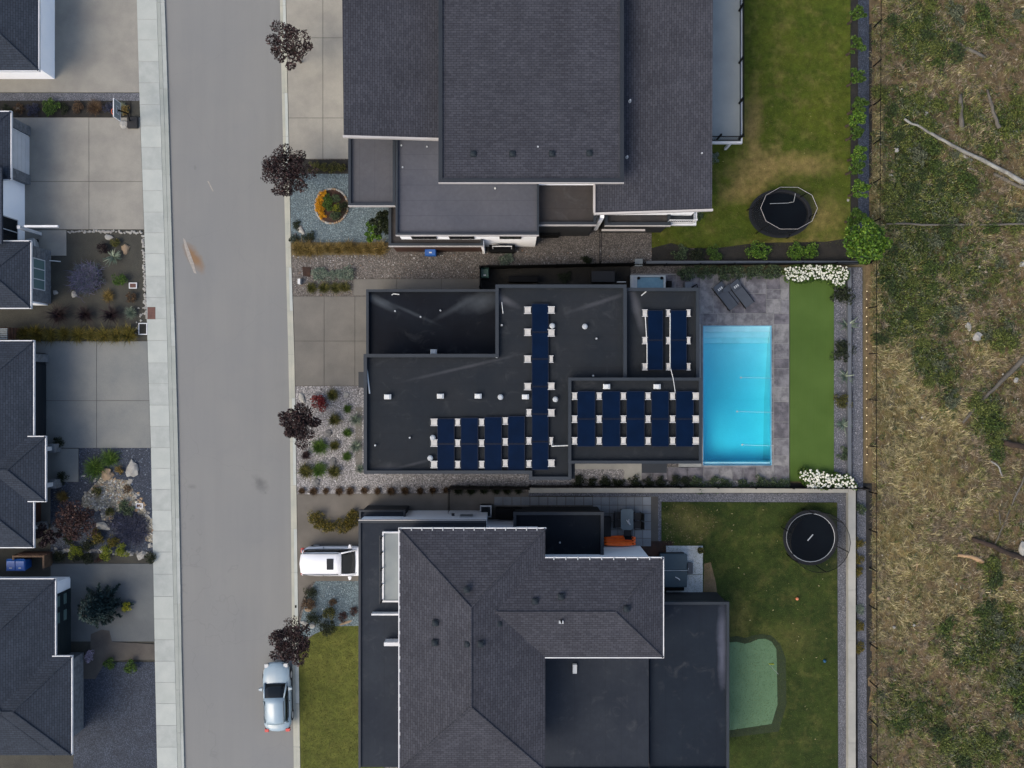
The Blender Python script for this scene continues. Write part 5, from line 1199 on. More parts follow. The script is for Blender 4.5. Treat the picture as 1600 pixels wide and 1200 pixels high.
# AC unit
p = P(759, 799, 1.0); ac = empty('heat_pump', (p[0], p[1], .1), 'grey air conditioner with round fan grille beside the white wall', 'air conditioner')
MB().box(p[0] - .38, p[1] - .4, .12, p[0] + .38, p[1] + .4, .96).build('housing', M['metal_dark'], ac, bevel=.04)
for q in ((-.38, -.4, .38, -.31), (-.38, .31, .38, .4), (-.38, -.309, -.31, .309), (.31, -.309, .38, .309)): MB().box(p[0] + q[0], p[1] + q[1], .965, p[0] + q[2], p[1] + q[3], 1.0).build('top_frame', M['galv'], ac)
MB().cyl(p[0], p[1], .962, .975, .29, 24).build('fan', M['glass'], ac)
for k in range(3): MB().tube([(p[0] + .08 * (k + 1) * math.cos(t), p[1] + .08 * (k + 1) * math.sin(t), .985) for t in np.linspace(0, 6.283, 17)], .006, 5, caps=False).build('grille', M['metal_dark'], ac)
def boxthing(name, cat, r, z, mat, label, zb=.1, bevel=.03):
    a = P(r[0], r[3], z); b = P(r[2], r[1], z); o = empty(name, ((a[0] + b[0]) / 2, (a[1] + b[1]) / 2, zb), label, cat)
    MB().box(a[0], a[1], zb, b[0], b[1], z - .08).build('body', mat, o, bevel=bevel); MB().box(a[0] - .03, a[1] - .03, z - .075, b[0] + .03, b[1] + .03, z).build('lid', mat, o, bevel=.015); return o
boxthing('storage_box', 'storage box', (775, 795, 815, 810), 1.2, M['black'], 'long black storage box against the white wall beside the fan unit')
boxthing('storage_box', 'storage box', (765, 381, 804, 393.5), .9, M['black'], 'black storage box against the white wall by the blue bin', .09)
boxthing('storage_box', 'storage box', (845, 353, 874, 367), 1.4, M['black'], 'black storage box below the brown flat roof on gravel', .09)
boxthing('storage_box', 'storage box', (795, 432, 840, 440), 1.0, M['black'], 'low black storage box in the dark side alley', .1)
boxthing('storage_box', 'storage box', (925, 424, 960, 440), 1.3, M['blackplastic'], 'large black storage box in the dark alley near the swim spa', .1)
# covered spa south
a = P(1031, 918, .95); b = P(1073.5, 865, .95); cs_ = empty('covered_hot_tub', ((a[0] + b[0]) / 2, (a[1] + b[1]) / 2, .11), 'hot tub with folded slate blue cover on the pale patio', 'hot tub')
MB().box(a[0] + .05, a[1] + .05, .11, b[0] - .05, b[1] - .05, .84).build('cabinet', M['blackplastic'], cs_, bevel=.05)
ym = P(0, 891.5, .95)[1]
MB().box(a[0], a[1], .85, b[0], ym - .015, .96).build('cover', M['spa_cover'], cs_, bevel=.05); MB().box(a[0], ym + .015, .85, b[0], b[1], .97).build('cover', M['spa_cover'], cs_, bevel=.05)
MB().tube([(a[0], ym, .96), (b[0] + .06, ym, .96), (b[0] + .1, ym + .15, .9)], .022, 8).build('lifter_bar', M['galv'], cs_)
p = P(1060, 904, 1.0); MB().tube([(p[0] - .2, p[1] + .1, 1), (p[0], p[1], 1.01), (p[0] + .1, p[1] - .1, 1)], .03, 6).build('towel', M['white'], cs_)
MB().box(a[0], a[1] - .32, .11, b[0] - .1, a[1] - .02, .5).build('step', M['black'], cs_)
boxthing('patio_step', 'step', (1075, 880, 1082, 896), .45, M['bin_navy'] if 'bin_navy' in M else M['cushion'], 'small dark step beside the covered hot tub', .11)
def pot(px, py, label, r=.16, col=None):
    p = P(px, py, .2); o = empty('potted_plant', (p[0], p[1], .11), label, 'plant pot')
    MB().cyl(p[0], p[1], .11, .42, r * .75, 12, r2=r).build('pot', M['black'], o)
    v, f, cc = leaves_arr((p[0], p[1], .5), (r * 1.2, r * 1.2, .22), 160, .05, col or PAL['olive']); link('foliage', pyd('foliage', v, f, M['leaf'], col=cc), o); return o
# dining set
p = P(979.5, 812, .75); dt = empty('dining_table', (p[0], p[1], .12), 'glass topped outdoor table with white cloth left on it', 'table')
MB().prism([(p[0] + x, p[1] + y) for x, y in ((-.42, -.55), (-.3, -.68), (.3, -.68), (.42, -.55), (.42, .62), (.32, .72), (-.32, .72), (-.42, .62))], .8, .84).build('table_top', M['table'], dt)
for x in (-.33, .33):
    for y in (-.55, .6): MB().tube([(p[0] + x, p[1] + y, .12), (p[0] + x, p[1] + y, .8)], .025).build('leg', M['black'], dt)
cl = MB().tube([(p[0] - .05, p[1] + .0, .87), (p[0] + .12, p[1] - .2, .88), (p[0] + .22, p[1] - .32, .87)], [.03, .07, .03], 6).tube([(p[0] + .12, p[1] + .05, .87), (p[0] + .1, p[1] - .25, .88)], [.03, .05], 6)
tag(cl.build('cloth', M['galv']), 'crumpled white cloth lying on the glass outdoor table', 'cloth')
MB_seen = 0
def chair(px, py, rz, label):
    p = P(px, py, .45); o = empty('patio_chair', (p[0], p[1], .12), label, 'chair', 'black chairs around the outdoor table', rz)
    def lk(mb, n):
        c = bpy.data.objects.new(n, mb.me(n, M['blackplastic'])); C.objects.link(c); c.parent = o
    lk(MB().box(-.24, -.24, .38, .24, .24, .43), 'seat'); lk(MB().add([(-.24, -.27, .43), (.24, -.27, .43), (.24, -.4, .85), (-.24, -.4, .85), (-.24, -.23, .43), (.24, -.23, .43), (.24, -.36, .87), (-.24, -.36, .87)], [(0, 1, 2, 3), (7, 6, 5, 4), (0, 4, 5, 1), (1, 5, 6, 2), (2, 6, 7, 3), (3, 7, 4, 0)]), 'backrest')
    for s in (-1, 1):
        lk(MB().box(s * .25, -.28, .6, s * .29, .2, .63), 'armrest')
        for y in (-.22, .2): lk(MB().box(s * .25 - .02, y - .02, 0, s * .25 + .02, y + .02, .6 if True else .4), 'leg')
for px_, py_, rz, l in ((966, 806, R(-90), 'black chair on the west side of the outdoor table, upper one'), (966, 818, R(-90), 'black chair on the west side of the outdoor table, lower one'), (996, 807, R(90), 'black chair on the east side of the outdoor table, upper one'), (996, 820, R(90), 'black chair on the east side of the outdoor table, lower one'), (980.5, 832, 0, 'black chair at the south end of the outdoor table by the orange kayaks')): chair(px_, py_, rz, l)
boxthing('bench_box', 'bench', (944, 808, 954, 838), .55, M['blackplastic'], 'narrow black bench beside the flat roofed extension', .12)
# orange kayaks stacked
for k, (y, z, l) in enumerate(((840.5, .25, 'orange kayak farthest from the white wall'), (845, .4, 'orange kayak in the middle of the stack of three'), (849.5, .55, 'orange kayak nearest the white wall'))):
    a = P(944, y, z); b = P(993, y, z); n = 9; V, F = [], []
    for i in range(n):
        t = i / (n - 1); x = a[0] + (b[0] - a[0]) * t; wd = .17 * math.sin(math.pi * (.08 + .84 * t)) ** .6; rk = .06 * (2 * t - 1) ** 2
        V += [(x, a[1] - wd, z + rk + .02), (x, a[1] - wd * .6, z - .12 + rk), (x, a[1] + wd * .6, z - .12 + rk), (x, a[1] + wd, z + rk + .02), (x, a[1] + wd * .7, z + rk + .05), (x, a[1] + wd * .35, z + rk - .03), (x, a[1] - wd * .35, z + rk - .03), (x, a[1] - wd * .7, z + rk + .05)]
    for i in range(n - 1):
        for j in range(8): A, B = i * 8 + j, i * 8 + (j + 1) % 8; F.append((A, B, B + 8, A + 8))
    F += [tuple(range(8)), tuple((n - 1) * 8 + j for j in range(8))]
    o = empty('kayak', ((a[0] + b[0]) / 2, a[1], z - .12), l, 'kayak', 'orange kayaks by the white wall'); MB().add(V, F).build('hull', M['orange'], o, smooth=True)
    p = P(989, y, z + .08); MB().cyl(p[0], p[1], z + .03, z + .09, .04, 8).build('grab_handle', M['black'], o)
# small yard odds
def framed(px, py, w_, h, label, name='utility_box', cat='utility cover', inner=None, z=.12):
    p = P(px, py); o = empty(name, (p[0], p[1], .09), label, cat); t = .06
    for q in ((-w_, -h, w_, -h + t), (-w_, h - t, w_, h), (-w_, -h + t + .001, -w_ + t, h - t - .001), (w_ - t, -h + t + .001, w_, h - t - .001)): MB().box(p[0] + q[0], p[1] + q[1], .08, p[0] + q[2], p[1] + q[3], z + .03).build('frame', M['white'], o)
    MB().box(p[0] - w_ + t, p[1] - h + t, .07, p[0] + w_ - t, p[1] + h - t, z).build('lid', inner or M['redbrick'], o)
framed(209, 446.5, .27, .2, 'rust coloured utility lid in a white frame in the mulch yard'); framed(219, 790, .24, .17, 'rust coloured utility lid in a white frame on the dry river bed')
framed(224.5, 514, .3, .4, 'black square planter pit in a white frame beside the pavement', 'tree_pit', 'tree pit', M['bed_dark'])
p = P(480, 424); tag(MB().prism(wp([(473, 417), (486, 418), (485, 433), (474, 431)]), .05, .13).build('flat_stone', M['mulch_brown']), 'brown flat stone in the pale gravel north of the driveway', 'stone')
tag(MB().box(*P(468, 445)[:2], .1, *P(472, 437)[:2], .55).build('marker_box', M['white_plastic']), 'small white marker box in gravel by the north corner of the driveway', 'marker')
# basketball hoop
p = P(208, 193); bh = empty('basketball_hoop', (p[0], p[1], .1), 'portable basketball hoop with clear white edged backboard and black base', 'basketball hoop')
a = P(201, 202); b = P(218, 184); MB().box(a[0], a[1], .11, b[0], b[1], .3).build('base', M['blackplastic'], bh, bevel=.05)
bx = P(188, 0, 2.5)[0]; y0, y1 = P(0, 186, 3)[1], P(0, 157, 3)[1]
MB().tube([(p[0] - .1, p[1] + .1, .3), (bx + .35, (y0 + y1) / 2, 2.2), (bx + .05, (y0 + y1) / 2, 2.9)], .05, 8).build('pole', M['black'], bh)
bb = MB().box(bx - .02, y0 + .04, 2.54, bx + .01, y1 - .04, 3.46).build('backboard', M['clear'] if 'clear' in M else M['deck_grey'], bh)
for q in ((y0, 2.5, y1, 2.54), (y0, 3.46, y1, 3.5), (y0, 2.541, y0 + .04, 3.459), (y1 - .04, 2.541, y1, 3.459), (y0 + .35, 2.72, y1 - .35, 2.75), (y0 + .35, 3.1, y1 - .35, 3.13), (y0 + .35, 2.751, y0 + .38, 3.099), (y1 - .38, 2.751, y1 - .35, 3.099)): MB().box(bx - .03, q[0], q[1], bx + .025, q[2], q[3]).build('edge_line', M['white'], bh)
MB().tube([(bx - .28 + .23 * math.cos(t), (y0 + y1) / 2 + .23 * math.sin(t), 2.65) for t in np.linspace(0, 6.283, 17)], .012, 6, caps=False).build('rim', M['orange'], bh)
# ================================================================ PLANTS AND ROCKS
# plum trees by the kerb
tree('plum_tree', 449, 267, 37, 3.2, 'plum', 'dark plum tree overhanging the road beside the blue gravel yard', 5400, .075, 26, lean=(.3, 0))
tree('plum_tree', 467, 662, 30, 3.0, 'plum', 'dark plum tree over the kerb beside the red shrub', 4800, .075, 24, lean=(.2, 0))
tree('plum_tree', 455, 1003, 34, 3.4, 'plum', 'dark plum tree over the pale blue parked car', 5000, .075, 24, lean=(.3, .2))
tree('plum_tree', 452, 70, 34, 3.2, 'plum', 'dark plum tree at the kerb beside the upper end of the road', 2600, .08, 16)
tree('leafy_tree', 1350, 378, 34, 2.6, 'bright', 'bright green leafy tree at the corner of the dark wall and hillside', 5200, .11, 22, squash=.8)
tree('maple', 117, 815, 32, 1.6, 'maroon', 'spreading maroon maple in the navy gravel yard', 3200, .07, 20, squash=.5)
tree('dark_tree', 73, 838, 19, 2.0, 'purple_dark', 'near black purple tree at the corner of the double garage house', 1800, .07, 10)
tree('dark_tree', 598, 348, 18, 2.6, 'dark', 'dark evergreen tree between the blue gravel and the north house', 2400, .08, 12)
tree('leafy_tree', 583, 362, 15, 1.7, 'bright', 'bright green shrub tree beside the dark evergreen', 1500, .08, 9)
# spruce: whorls of drooping boughs
def spruce(px, py, r, h, label):
    c = P(px, py, h * .4); rm = r * (CAM_H - 1.5) / FPX; o = empty('blue_spruce', (c[0], c[1], .1), label, 'tree'); mb = MB().tube([(c[0], c[1], .05), (c[0] + .2, c[1], h)], [.12, .02], 8); parts = []
    for k in range(120):
        t = (k / 120) ** .8; a = k * 2.4; L = rm * (1.12 - t) * random.uniform(.55, 1.1); z0 = .5 + t * (h - .6)
        e = np.array([c[0] + math.cos(a) * L, c[1] + math.sin(a) * L, z0 - .12 * L]); s = np.array([c[0], c[1], z0 + .1])
        mb.tube([tuple(s), tuple(e)], [.02, .006], 4); m = max(20, int(150 * L)); u = rng.uniform(.15, 1, m)
        p = s + (e - s) * u[:, None]; side = np.array([-math.sin(a), math.cos(a), 0]); sg = rng.choice([-1, 1], m); tip = p + ((e - s) / L * .13 + side * sg[:, None] * rng.uniform(.10, .42, (m, 1)) * (1.2 - u[:, None])) + rng.normal(0, .02, (m, 3))
        d = tip - p; wv = np.cross(d, rng.normal(size=(m, 3))); wv = wv / np.linalg.norm(wv, axis=1)[:, None] * .035
        v = np.stack([p - wv, p + wv, tip + wv * .4, tip - wv * .4], 1).reshape(-1, 3); parts.append((v, np.arange(m)[:, None] * 4 + np.arange(4)[None], np.repeat(palette_cols(m, PAL['spruce']), 4, 0)))
    mb.build('trunk', M['trunk'], o); v, f, cc = join_arr(parts); link('crown', pyd('crown', v, f, M['leaf'], col=cc), o)
spruce(152, 950, 37, 3.4, 'blue green spruce standing in the lower left driveway')
plant('flowering_shrub', 'bush', 'yellow', 199, 946, 8, 'small yellow flowering shrub right of the blue spruce', hs=1.2)
plant('flowering_shrub', 'bush', 'pinkw', 141, 1026, 9, 'pale lilac flowering shrub below the blue spruce')
plant('shrub', 'bush', 'green', 171, 1037, 10, 'green shrub at the lower edge left of the pale stones')
plant('shrub', 'bush', 'green', 205, 1040, 12, 'rounder green shrub at the lower edge near the pavement')
# mulch yard
plant('shrub', 'bush', 'purple_dark', 162, 388, 9.5, 'round black purple shrub beside the white stone in the mulch yard', hs=1.1)
plant('shrub', 'bush', 'olive', 181, 379, 9, 'faint olive shrub beside the black purple shrub')
plant('ornamental_grass', 'agave', 'silver', 178, 402, 13, 'silver strap leaved plant south of the black purple shrub')
plant('lavender', 'fluff', 'lavender', 133, 436, 20, 'large lavender mound in the middle of the mulch yard', cat='lavender')
plant('shrub', 'bush', 'green', 188, 438, 11, 'round clipped green ball shrub in the mulch yard', hs=1.1)
plant('ornamental_grass', 'tuft', 'tan', 169, 463, 10, 'yellowed grass clump by the rust lid in the mulch yard')
plant('shrub', 'bush', 'brown', 206, 465, 8, 'sparse brown shrub below the framed rust lid')
plant('ornamental_grass', 'tuft', 'silver', 205, 489, 9, 'pale grass clump at the pavement end of the mulch yard')
for x, l in ((92, 'nearest the house'), (134, 'in the middle'), (175, 'nearest the pavement')): plant('purple_fountain_grass', 'spiky', 'purple_dark', x, 492, 18 if x < 120 else 15, f'dark purple fountain grass in the row of three, {l}', 'dark purple fountain grasses')
row('ornamental_grass', 'tuft', 'ygreen', [(x, 523 + random.uniform(-1, 1)) for x in (38, 58, 78, 100, 122, 143, 163, 183, 202)], 13, 'yellow green grass clump above the middle driveway, {} from the house', 'grass clumps above the middle driveway')
for a in ((170, 371, 12, 8, 'rock', 'flat white rock beside the black purple shrub'), (196, 389, 12, 15, 'rock_tan', 'tan square boulder in the upper mulch yard'), (134, 417, 12, 8, 'rock', 'white rock on the upper edge of the lavender'), (116, 460, 9, 10, 'rock', 'white rock on the lower left of the lavender'), (87, 457, 8, 8, 'rock', 'small white rock beside the stone cladding')): rock(*a)
border([(106, 362), (140, 361), (180, 362), (222, 363)], 44, 4.2, 'line of small white stones along the top of the mulch yard')
border([(223.5, 366), (225, 420), (227, 470), (229, 500)], 50, 4.2, 'line of small white stones along the pavement edge of the mulch yard', jit=.8)
border([(222, 480), (216, 505), (214, 524)], 12, 3.5, 'short scatter of white stones beside the square planter pit', jit=2.5)
# top-left bed
for i, (x, k_, pl, r) in enumerate(((12, 'bush', 'dark', 9), (30, 'bush', 'brown', 8), (52, 'bush', 'lavdark', 10), (80, 'bush', 'green', 14), (98, 'bush', 'dark', 10), (122, 'bush', 'brown', 10), (148, 'tuft', 'brown', 12), (170, 'bush', 'lavdark', 10), (190, 'tuft', 'silver', 9))):
    plant('shrub', k_, pl, x, 169 + random.uniform(-2, 2), r, f'low shrub in the narrow bed above the upper left driveway, {ORDN[i]} from the left edge', 'shrubs in the narrow upper left bed', hs=.7)
plant('flowering_shrub', 'bush', 'tan', 196, 172, 8, 'peach coloured dried flower cluster beside the basketball hoop'); rock(194, 195, 13, 12, 'rock', 'white rock beside the black hoop base'); rock(28, 170, 8, 5, 'rock', 'pale stone in the narrow upper left bed')
# navy gravel yard
plant('ornamental_grass', 'tuft', 'green', 148, 731, 17, 'deep green grass mound on navy gravel, left of the pair', hs=.8)
plant('ornamental_grass', 'tuft', 'green', 172, 716, 13, 'deep green grass mound on navy gravel, right of the pair', hs=.8)
plant('shrub', 'bush', 'tan', 187, 734, 7, 'small tan shrub between the green grass and the white boulder')
plant('ornamental_grass', 'tuft', 'tan', 98, 776, 9, 'yellowed grass clump near the porch on navy gravel')
plant('shrub', 'bush', 'sage', 196, 795, 12, 'grey green round shrub at the edge of the river stones')
plant('lavender', 'fluff', 'lavdark', 204, 826, 22, 'dark blue lavender mass on the navy gravel', cat='lavender', hs=.6)
plant('lavender', 'bush', 'lavdark', 186, 820, 14, 'smaller dark blue lavender joined to the large one', cat='lavender', hs=.6)
plant('shrub', 'bush', 'dark', 110, 842, 10, 'dark green shrub under the maroon maple'); plant('shrub', 'bush', 'ygreen', 155, 838, 13, 'olive brown shrub above the lime clumps'); plant('shrub', 'bush', 'ygreen', 178, 848, 11, 'olive shrub right of the brown olive shrub'); plant('shrub', 'bush', 'dark', 138, 850, 9, 'dark low shrub left of the olive ones')
plant('shrub', 'bush', 'olive', 152, 768, 8, 'small olive shrub on the river stones, upper'); plant('shrub', 'bush', 'olive', 172, 800, 9, 'small olive shrub on the river stones, lower'); plant('shrub', 'bush', 'brown', 199, 764, 6, 'rust brown clump on the river stones')
for i, (x, y) in enumerate(((117, 861), (167, 864), (191, 861))): plant('lime_shrub', 'bush', 'lime', x, y, 11, f'lime green clump in the stone edged row above the lower driveway, {ORDN[i]} from the house', 'lime green clumps')
for i, (x, y) in enumerate(((93, 868), (123, 871), (138, 871), (236, 872))): plant('shrub', 'bush', 'dark', x, y, 9, f'dark green clump at the edge of the lower driveway, {ORDN[i]} from the house', 'dark clumps above the lower driveway')
plant('shrub', 'bush', 'maroon', 158, 873, 7, 'small maroon clump above the lower driveway')
rock(208, 733, 20, 28, 'rock', 'large white boulder on the navy gravel', rz=-.35); rock(168, 741, 20, 18, 'rock_tan', 'tan boulder at the head of the river stones'); rock(161, 822, 24, 12, 'rock', 'white angular boulder below the maroon maple', rz=-.3); rock(120, 795, 8, 6, 'rock', 'small pale rock above the maroon maple'); rock(222, 868, 18, 11, 'rock', 'grey white rock at the pavement end of the stone row'); rock(204, 752, 7, 8, 'rock', 'white rock below the large boulder'); rock(235, 852, 8, 8, 'rock', 'white rock at the foot of the river stones')
border([(83, 860), (110, 860), (150, 861), (185, 862), (235, 866)], 58, 5.5, 'row of pale stones between navy gravel and the lower driveway', ('rock', 'rock', 'rock_grey'), 1.8)
border([(163, 745), (185, 752), (205, 760), (220, 788), (232, 806)], 34, 4.5, 'pale stones along the upper rim of the river bed', ('rock', 'rock_tan'), 3)
border([(133, 768), (150, 790), (168, 810), (180, 812)], 26, 4.5, 'pale stones along the lower rim of the river bed', ('rock', 'rock_grey'), 3)
border([(152, 758), (180, 770), (205, 785)], 85, 4.5, 'pale stones scattered across the river bed', ('rock', 'rock_grey', 'rock_tan', 'rock'), 11)
# north planting strip and blue gravel yard
row('clipped_shrub', 'bush', 'olive', [(x, 262) for x in (492, 507, 521, 534)], 8.5, 'olive clipped shrub beside the north driveway, {} from the plum tree', 'olive shrubs by the north driveway')
ring = empty('flower_ring', P(520, 322, .1), 'round flower bed edged with pale stones on the blue gravel', 'flower bed')
R0 = [(518 + 25 * math.cos(t), 322 + 26.5 * math.sin(t)) for t in np.linspace(0, 6.283, 28, endpoint=False)]
MB().prism(wp(R0), .05, .16).build('soil', M['mulch_brown'], ring)
for k in range(46):
    t = 2 * math.pi * k / 46; rock(518 + 25.5 * math.cos(t), 322 + 27 * math.sin(t), 4 * random.uniform(.8, 1.6), 3.2, random.choice(['rock', 'rock_tan']), None, 'stone', parent=ring, z=.14, rz=-t + 1.57)
for i, (x, y) in enumerate(((505, 303), (500, 311), (499, 320), (500, 329), (504, 337))): plant('marigold', 'bush', 'marigold', x, y, 6, f'orange yellow marigold clump in the round bed, {ORDN[i]} from the top', 'marigolds in the round bed', z=.15, cat='flower')
for x, y, p_, r, l in ((513, 312, 'green', 8, 'upper left green clump behind the marigolds'), (512, 323, 'green', 9, 'lower left green clump behind the marigolds'), (525, 310, 'sage', 8, 'pale sage clump at the top of the round bed'), (527, 326, 'lime', 7, 'lime flecked clump in the round bed'), (524, 338, 'sage', 9, 'sage clump at the bottom of the round bed'), (535, 324, 'dark', 9, 'dark leafy clump on the right of the round bed')): plant('bedding_plant', 'bush', p_, x, y, r, l, 'bedding plants in the round bed', z=.15)
rock(470, 359, 9, 17, 'rock', 'pale upright rock in the blue gravel near the kerb', rz=.5); rock(462, 366, 4, 4, 'rock_grey', 'small grey rock at the kerb')
plant('shrub', 'bush', 'dark', 464, 352, 8, 'dark straggly shrub above the pale upright rock', hs=.7); plant('shrub', 'bush', 'dark', 482, 370, 10, 'dark straggly shrub right of the pale upright rock', hs=.7); plant('shrub', 'bush', 'dark', 461, 376, 8, 'dark shrub at the kerb end of the brown grasses', hs=.7)
row('ornamental_grass', 'tuft', 'tan', [(x, 389 + random.uniform(-1.5, 1.5)) for x in (468, 483, 499, 515, 531, 547, 563, 579, 594)], 11, 'brown grass clump under the blue gravel yard, {} from the kerb', 'brown grasses under the blue gravel yard')
row('silver_shrub', 'bush', 'silver', [(497, 429), (513, 430), (530, 430), (543, 427)], 11, 'silver leaved shrub in pale gravel, {} from the kerb', 'silver shrubs north of the main driveway', hs=.7)
row('ornamental_grass', 'tuft', 'olive', [(487, 450), (507, 450), (525, 450), (539, 449)], 9.5, 'olive grass clump at the edge of the main driveway, {} from the kerb', 'olive grasses at the edge of the main driveway')
plant('shrub', 'bush', 'silver', 790, 405, 12, 'thin grey shrub on gravel right of the black box', hs=.5); plant('shrub', 'bush', 'dark', 916, 408, 9, 'faint dark shrub against the board fence'); plant('shrub', 'bush', 'dark', 882, 432, 11, 'dark shrub in the black side alley', hs=.6)
# front gravel yard of the main house
plant('red_shrub', 'bush', 'red', 498, 628, 14, 'crimson red shrub in the pale front gravel', hs=.9)
for x, y, k_, p_, r, l in ((520, 617, 'tuft', 'olive', 9, 'olive grass right of the crimson shrub'), (543, 639, 'tuft', 'green', 7, 'small green grass near the house path, upper'), (523, 656, 'tuft', 'olive', 9.5, 'olive grass in the centre of the front gravel'), (543, 676, 'tuft', 'green', 7, 'small green grass near the house path, middle'), (500, 698, 'tuft', 'green', 13, 'large green grass mound in the front gravel'), (523, 696, 'tuft', 'olive', 8, 'olive grass right of the large green mound'), (542, 713, 'tuft', 'green', 7.5, 'small green grass near the house path, lower'), (478, 736, 'tuft', 'olive', 12, 'olive grass in the lower trio nearest the kerb'), (499, 734, 'tuft', 'green', 12, 'green grass in the middle of the lower trio'), (522, 737, 'tuft', 'olive', 10, 'olive grass in the lower trio nearest the house'), (556, 656, 'spiky', 'silver', 9, 'variegated silver clump beside the house path, upper'), (556, 697, 'spiky', 'silver', 9, 'variegated silver clump beside the house path, middle'), (563, 732, 'spiky', 'silver', 7, 'variegated silver clump at the house corner'), (478, 711, 'tuft', 'plum', 7, 'small wine red grass near the kerb')): plant('ornamental_grass', k_, p_, x, y, r, l)
rock(472, 622, 9, 19, 'rock', 'long white boulder above the plum tree at the kerb', rz=.3); rock(541, 617, 8, 9, 'rock', 'white hollow rock near the canopy'); rock(513, 677, 13, 10, 'rock_grey', 'grey rock in the middle of the front gravel'); rock(521, 721, 10, 12, 'rock_grey', 'grey blue rock above the lower grass trio'); rock(469, 695, 6, 5, 'rock', 'white stone beside the kerb below the plum tree'); rock(469, 722, 4, 5, 'rock', 'tiny white stone at the kerb above the lower trio'); rock(494, 754, 12, 12, 'rock_grey', 'grey flat rock below the lower grass trio')
row('ornamental_grass', 'tuft', 'brown', [(x, 767 + random.uniform(-1, 1)) for x in (472, 490, 509, 530, 547, 569, 590, 611, 633, 656, 676, 697)], 6, 'small brown grass tuft along the property line, {} from the kerb', 'brown tufts along the property line')
row('ornamental_grass', 'tuft', 'dark', [(x, 766) for x in (716, 736, 756, 775, 792, 810)], 7, 'dark grass tuft behind the black fence, {} from the left', 'dark tufts behind the black fence')
row('yellow_green_shrub', 'bush', 'ygreen', [(493, 805), (500, 818), (517, 820), (537, 821), (552, 806), (548, 815)], 11, 'yellow green shrub above the white suv, {} from the kerb', 'yellow green shrubs above the white suv', hs=1.1)
rock(484, 811, 5, 6, 'rock', 'white stone left of the yellow green shrubs')
for x, y, p_, r, l in ((485, 928, 'dark', 10, 'dark shrub on the left edge of the pale blue gravel'), (484, 944, 'brown', 11, 'brown shrub below the dark one near the kerb'), (520, 941, 'brown', 7, 'small brown shrub on the pale blue gravel'), (514, 958, 'olive', 12, 'olive shrub in the middle of the pale blue gravel'), (536, 964, 'maroon', 8, 'maroon shrub at the lower edge of the pale blue gravel'), (492, 965, 'dark', 11, 'dark green shrub above the front lawn'), (511, 980, 'dark', 12, 'dark green shrub at the corner of the front lawn'), (553, 955, 'maroon', 7, 'maroon clump at the base of the garage wall')): plant('shrub', 'bush', p_, x, y, r, l, 'shrubs around the pale blue gravel', hs=.8)
rock(476, 975, 11, 14, 'rock', 'white rock beside the lower plum tree', rz=.5); rock(481, 953, 10, 6, 'rock_tan', 'tan rock among the shrubs near the kerb'); rock(488, 978, 8, 8, 'rock', 'pale rock above the front lawn'); rock(540, 973, 24, 4, 'rock_tan', 'thin tan stone edge of the front lawn')
# north back garden
for i, (x, y, r) in enumerate(((1341, 165, 12), (1338, 185, 12), (1338, 207, 10), (1341, 240, 12), (1338, 262, 11), (1342, 297, 14), (1337, 339, 12))): tree('young_tree', x, y, r * 1.15, 1.9, 'bright' if i % 2 else 'green', f'young green tree along the north garden border, {ORDN[i]} from the top', 1500, .075, 9, 'young trees along the north garden border')
for i, (x, y) in enumerate(((1340, 120), (1339, 70), (1341, 20))): tree('young_tree', x, y, 13, 1.9, 'green', f'young green tree near the top end of the north garden border, {ORDN[i]} of three', 700, .08, 8, 'young trees along the north garden border')
for i, (x, y, r) in enumerate(((1115, 397, 12), (1185, 393, 17), (1243, 394, 14), (1264, 393, 13))): plant('shrub', 'bush', 'bright' if i else 'green', x, y, r, f'leafy green shrub in front of the dark wall, {ORDN[i]} from the house', 'green shrubs in front of the dark wall', hs=1.1)
plant('shrub', 'bush', 'sage', 1062, 398, 13, 'grey green shrub in front of the dark wall near the utility cabinet', hs=.7); plant('shrub', 'bush', 'dark', 1090, 398, 12, 'dark shrub in front of the dark wall beside the grey green one', hs=.7)
plant('shrub', 'bush', 'silver', 1114, 245, 10, 'thin grey shrub at the foot of the balcony', hs=.5); plant('shrub', 'bush', 'sage', 1090, 338, 9, 'sparse grey shrub beside the small white railed balcony', hs=.5); rock(1325, 313, 4, 4, 'rock', 'tiny white stone at the right edge of the north lawn')
# pool garden
row('hedge_shrub', 'bush', 'sage', [(x, 426 + random.uniform(-2, 2)) for x in (1072, 1091, 1110, 1131, 1151, 1172, 1192, 1212)], 13, 'sage green shrub between loungers and the dark wall, {} from the house', 'sage shrubs north of the pool', hs=.9)
row('hedge_shrub', 'bush', 'sage', [(x, 757) for x in (1093, 1116, 1136, 1160, 1184, 1204, 1223)], 11.5, 'light sage clump along the pale wall south of the pool, {} from the house', 'sage clumps south of the pool', hs=.8)
row('dark_shrub', 'bush', 'dark', [(x, 754) for x in (905, 926, 946, 966, 990, 1012, 1034, 1056, 1074)], 9.5, 'dark clump in the shade of the pale wall, {} from the left', 'dark clumps by the pale wall', hs=.8)
for i, (x, y, pl, r) in enumerate(((1316, 464, 'dark', 15), (1324, 508, 'silver', 12), (1317, 550, 'dark', 14), (1321, 588, 'silver', 11), (1317, 628, 'olive', 11), (1317, 664, 'silver', 10), (1319, 711, 'sage', 9))): plant('garden_shrub', 'agave' if pl == 'silver' else 'bush', pl, x, y, r * 1.2, f'shrub in the gravel strip east of the turf, {ORDN[i]} from the hydrangeas', 'shrubs east of the turf', hs=.8)
rock(1315, 533, 6, 6, 'rock', 'round white stone beside the third shrub east of the turf')
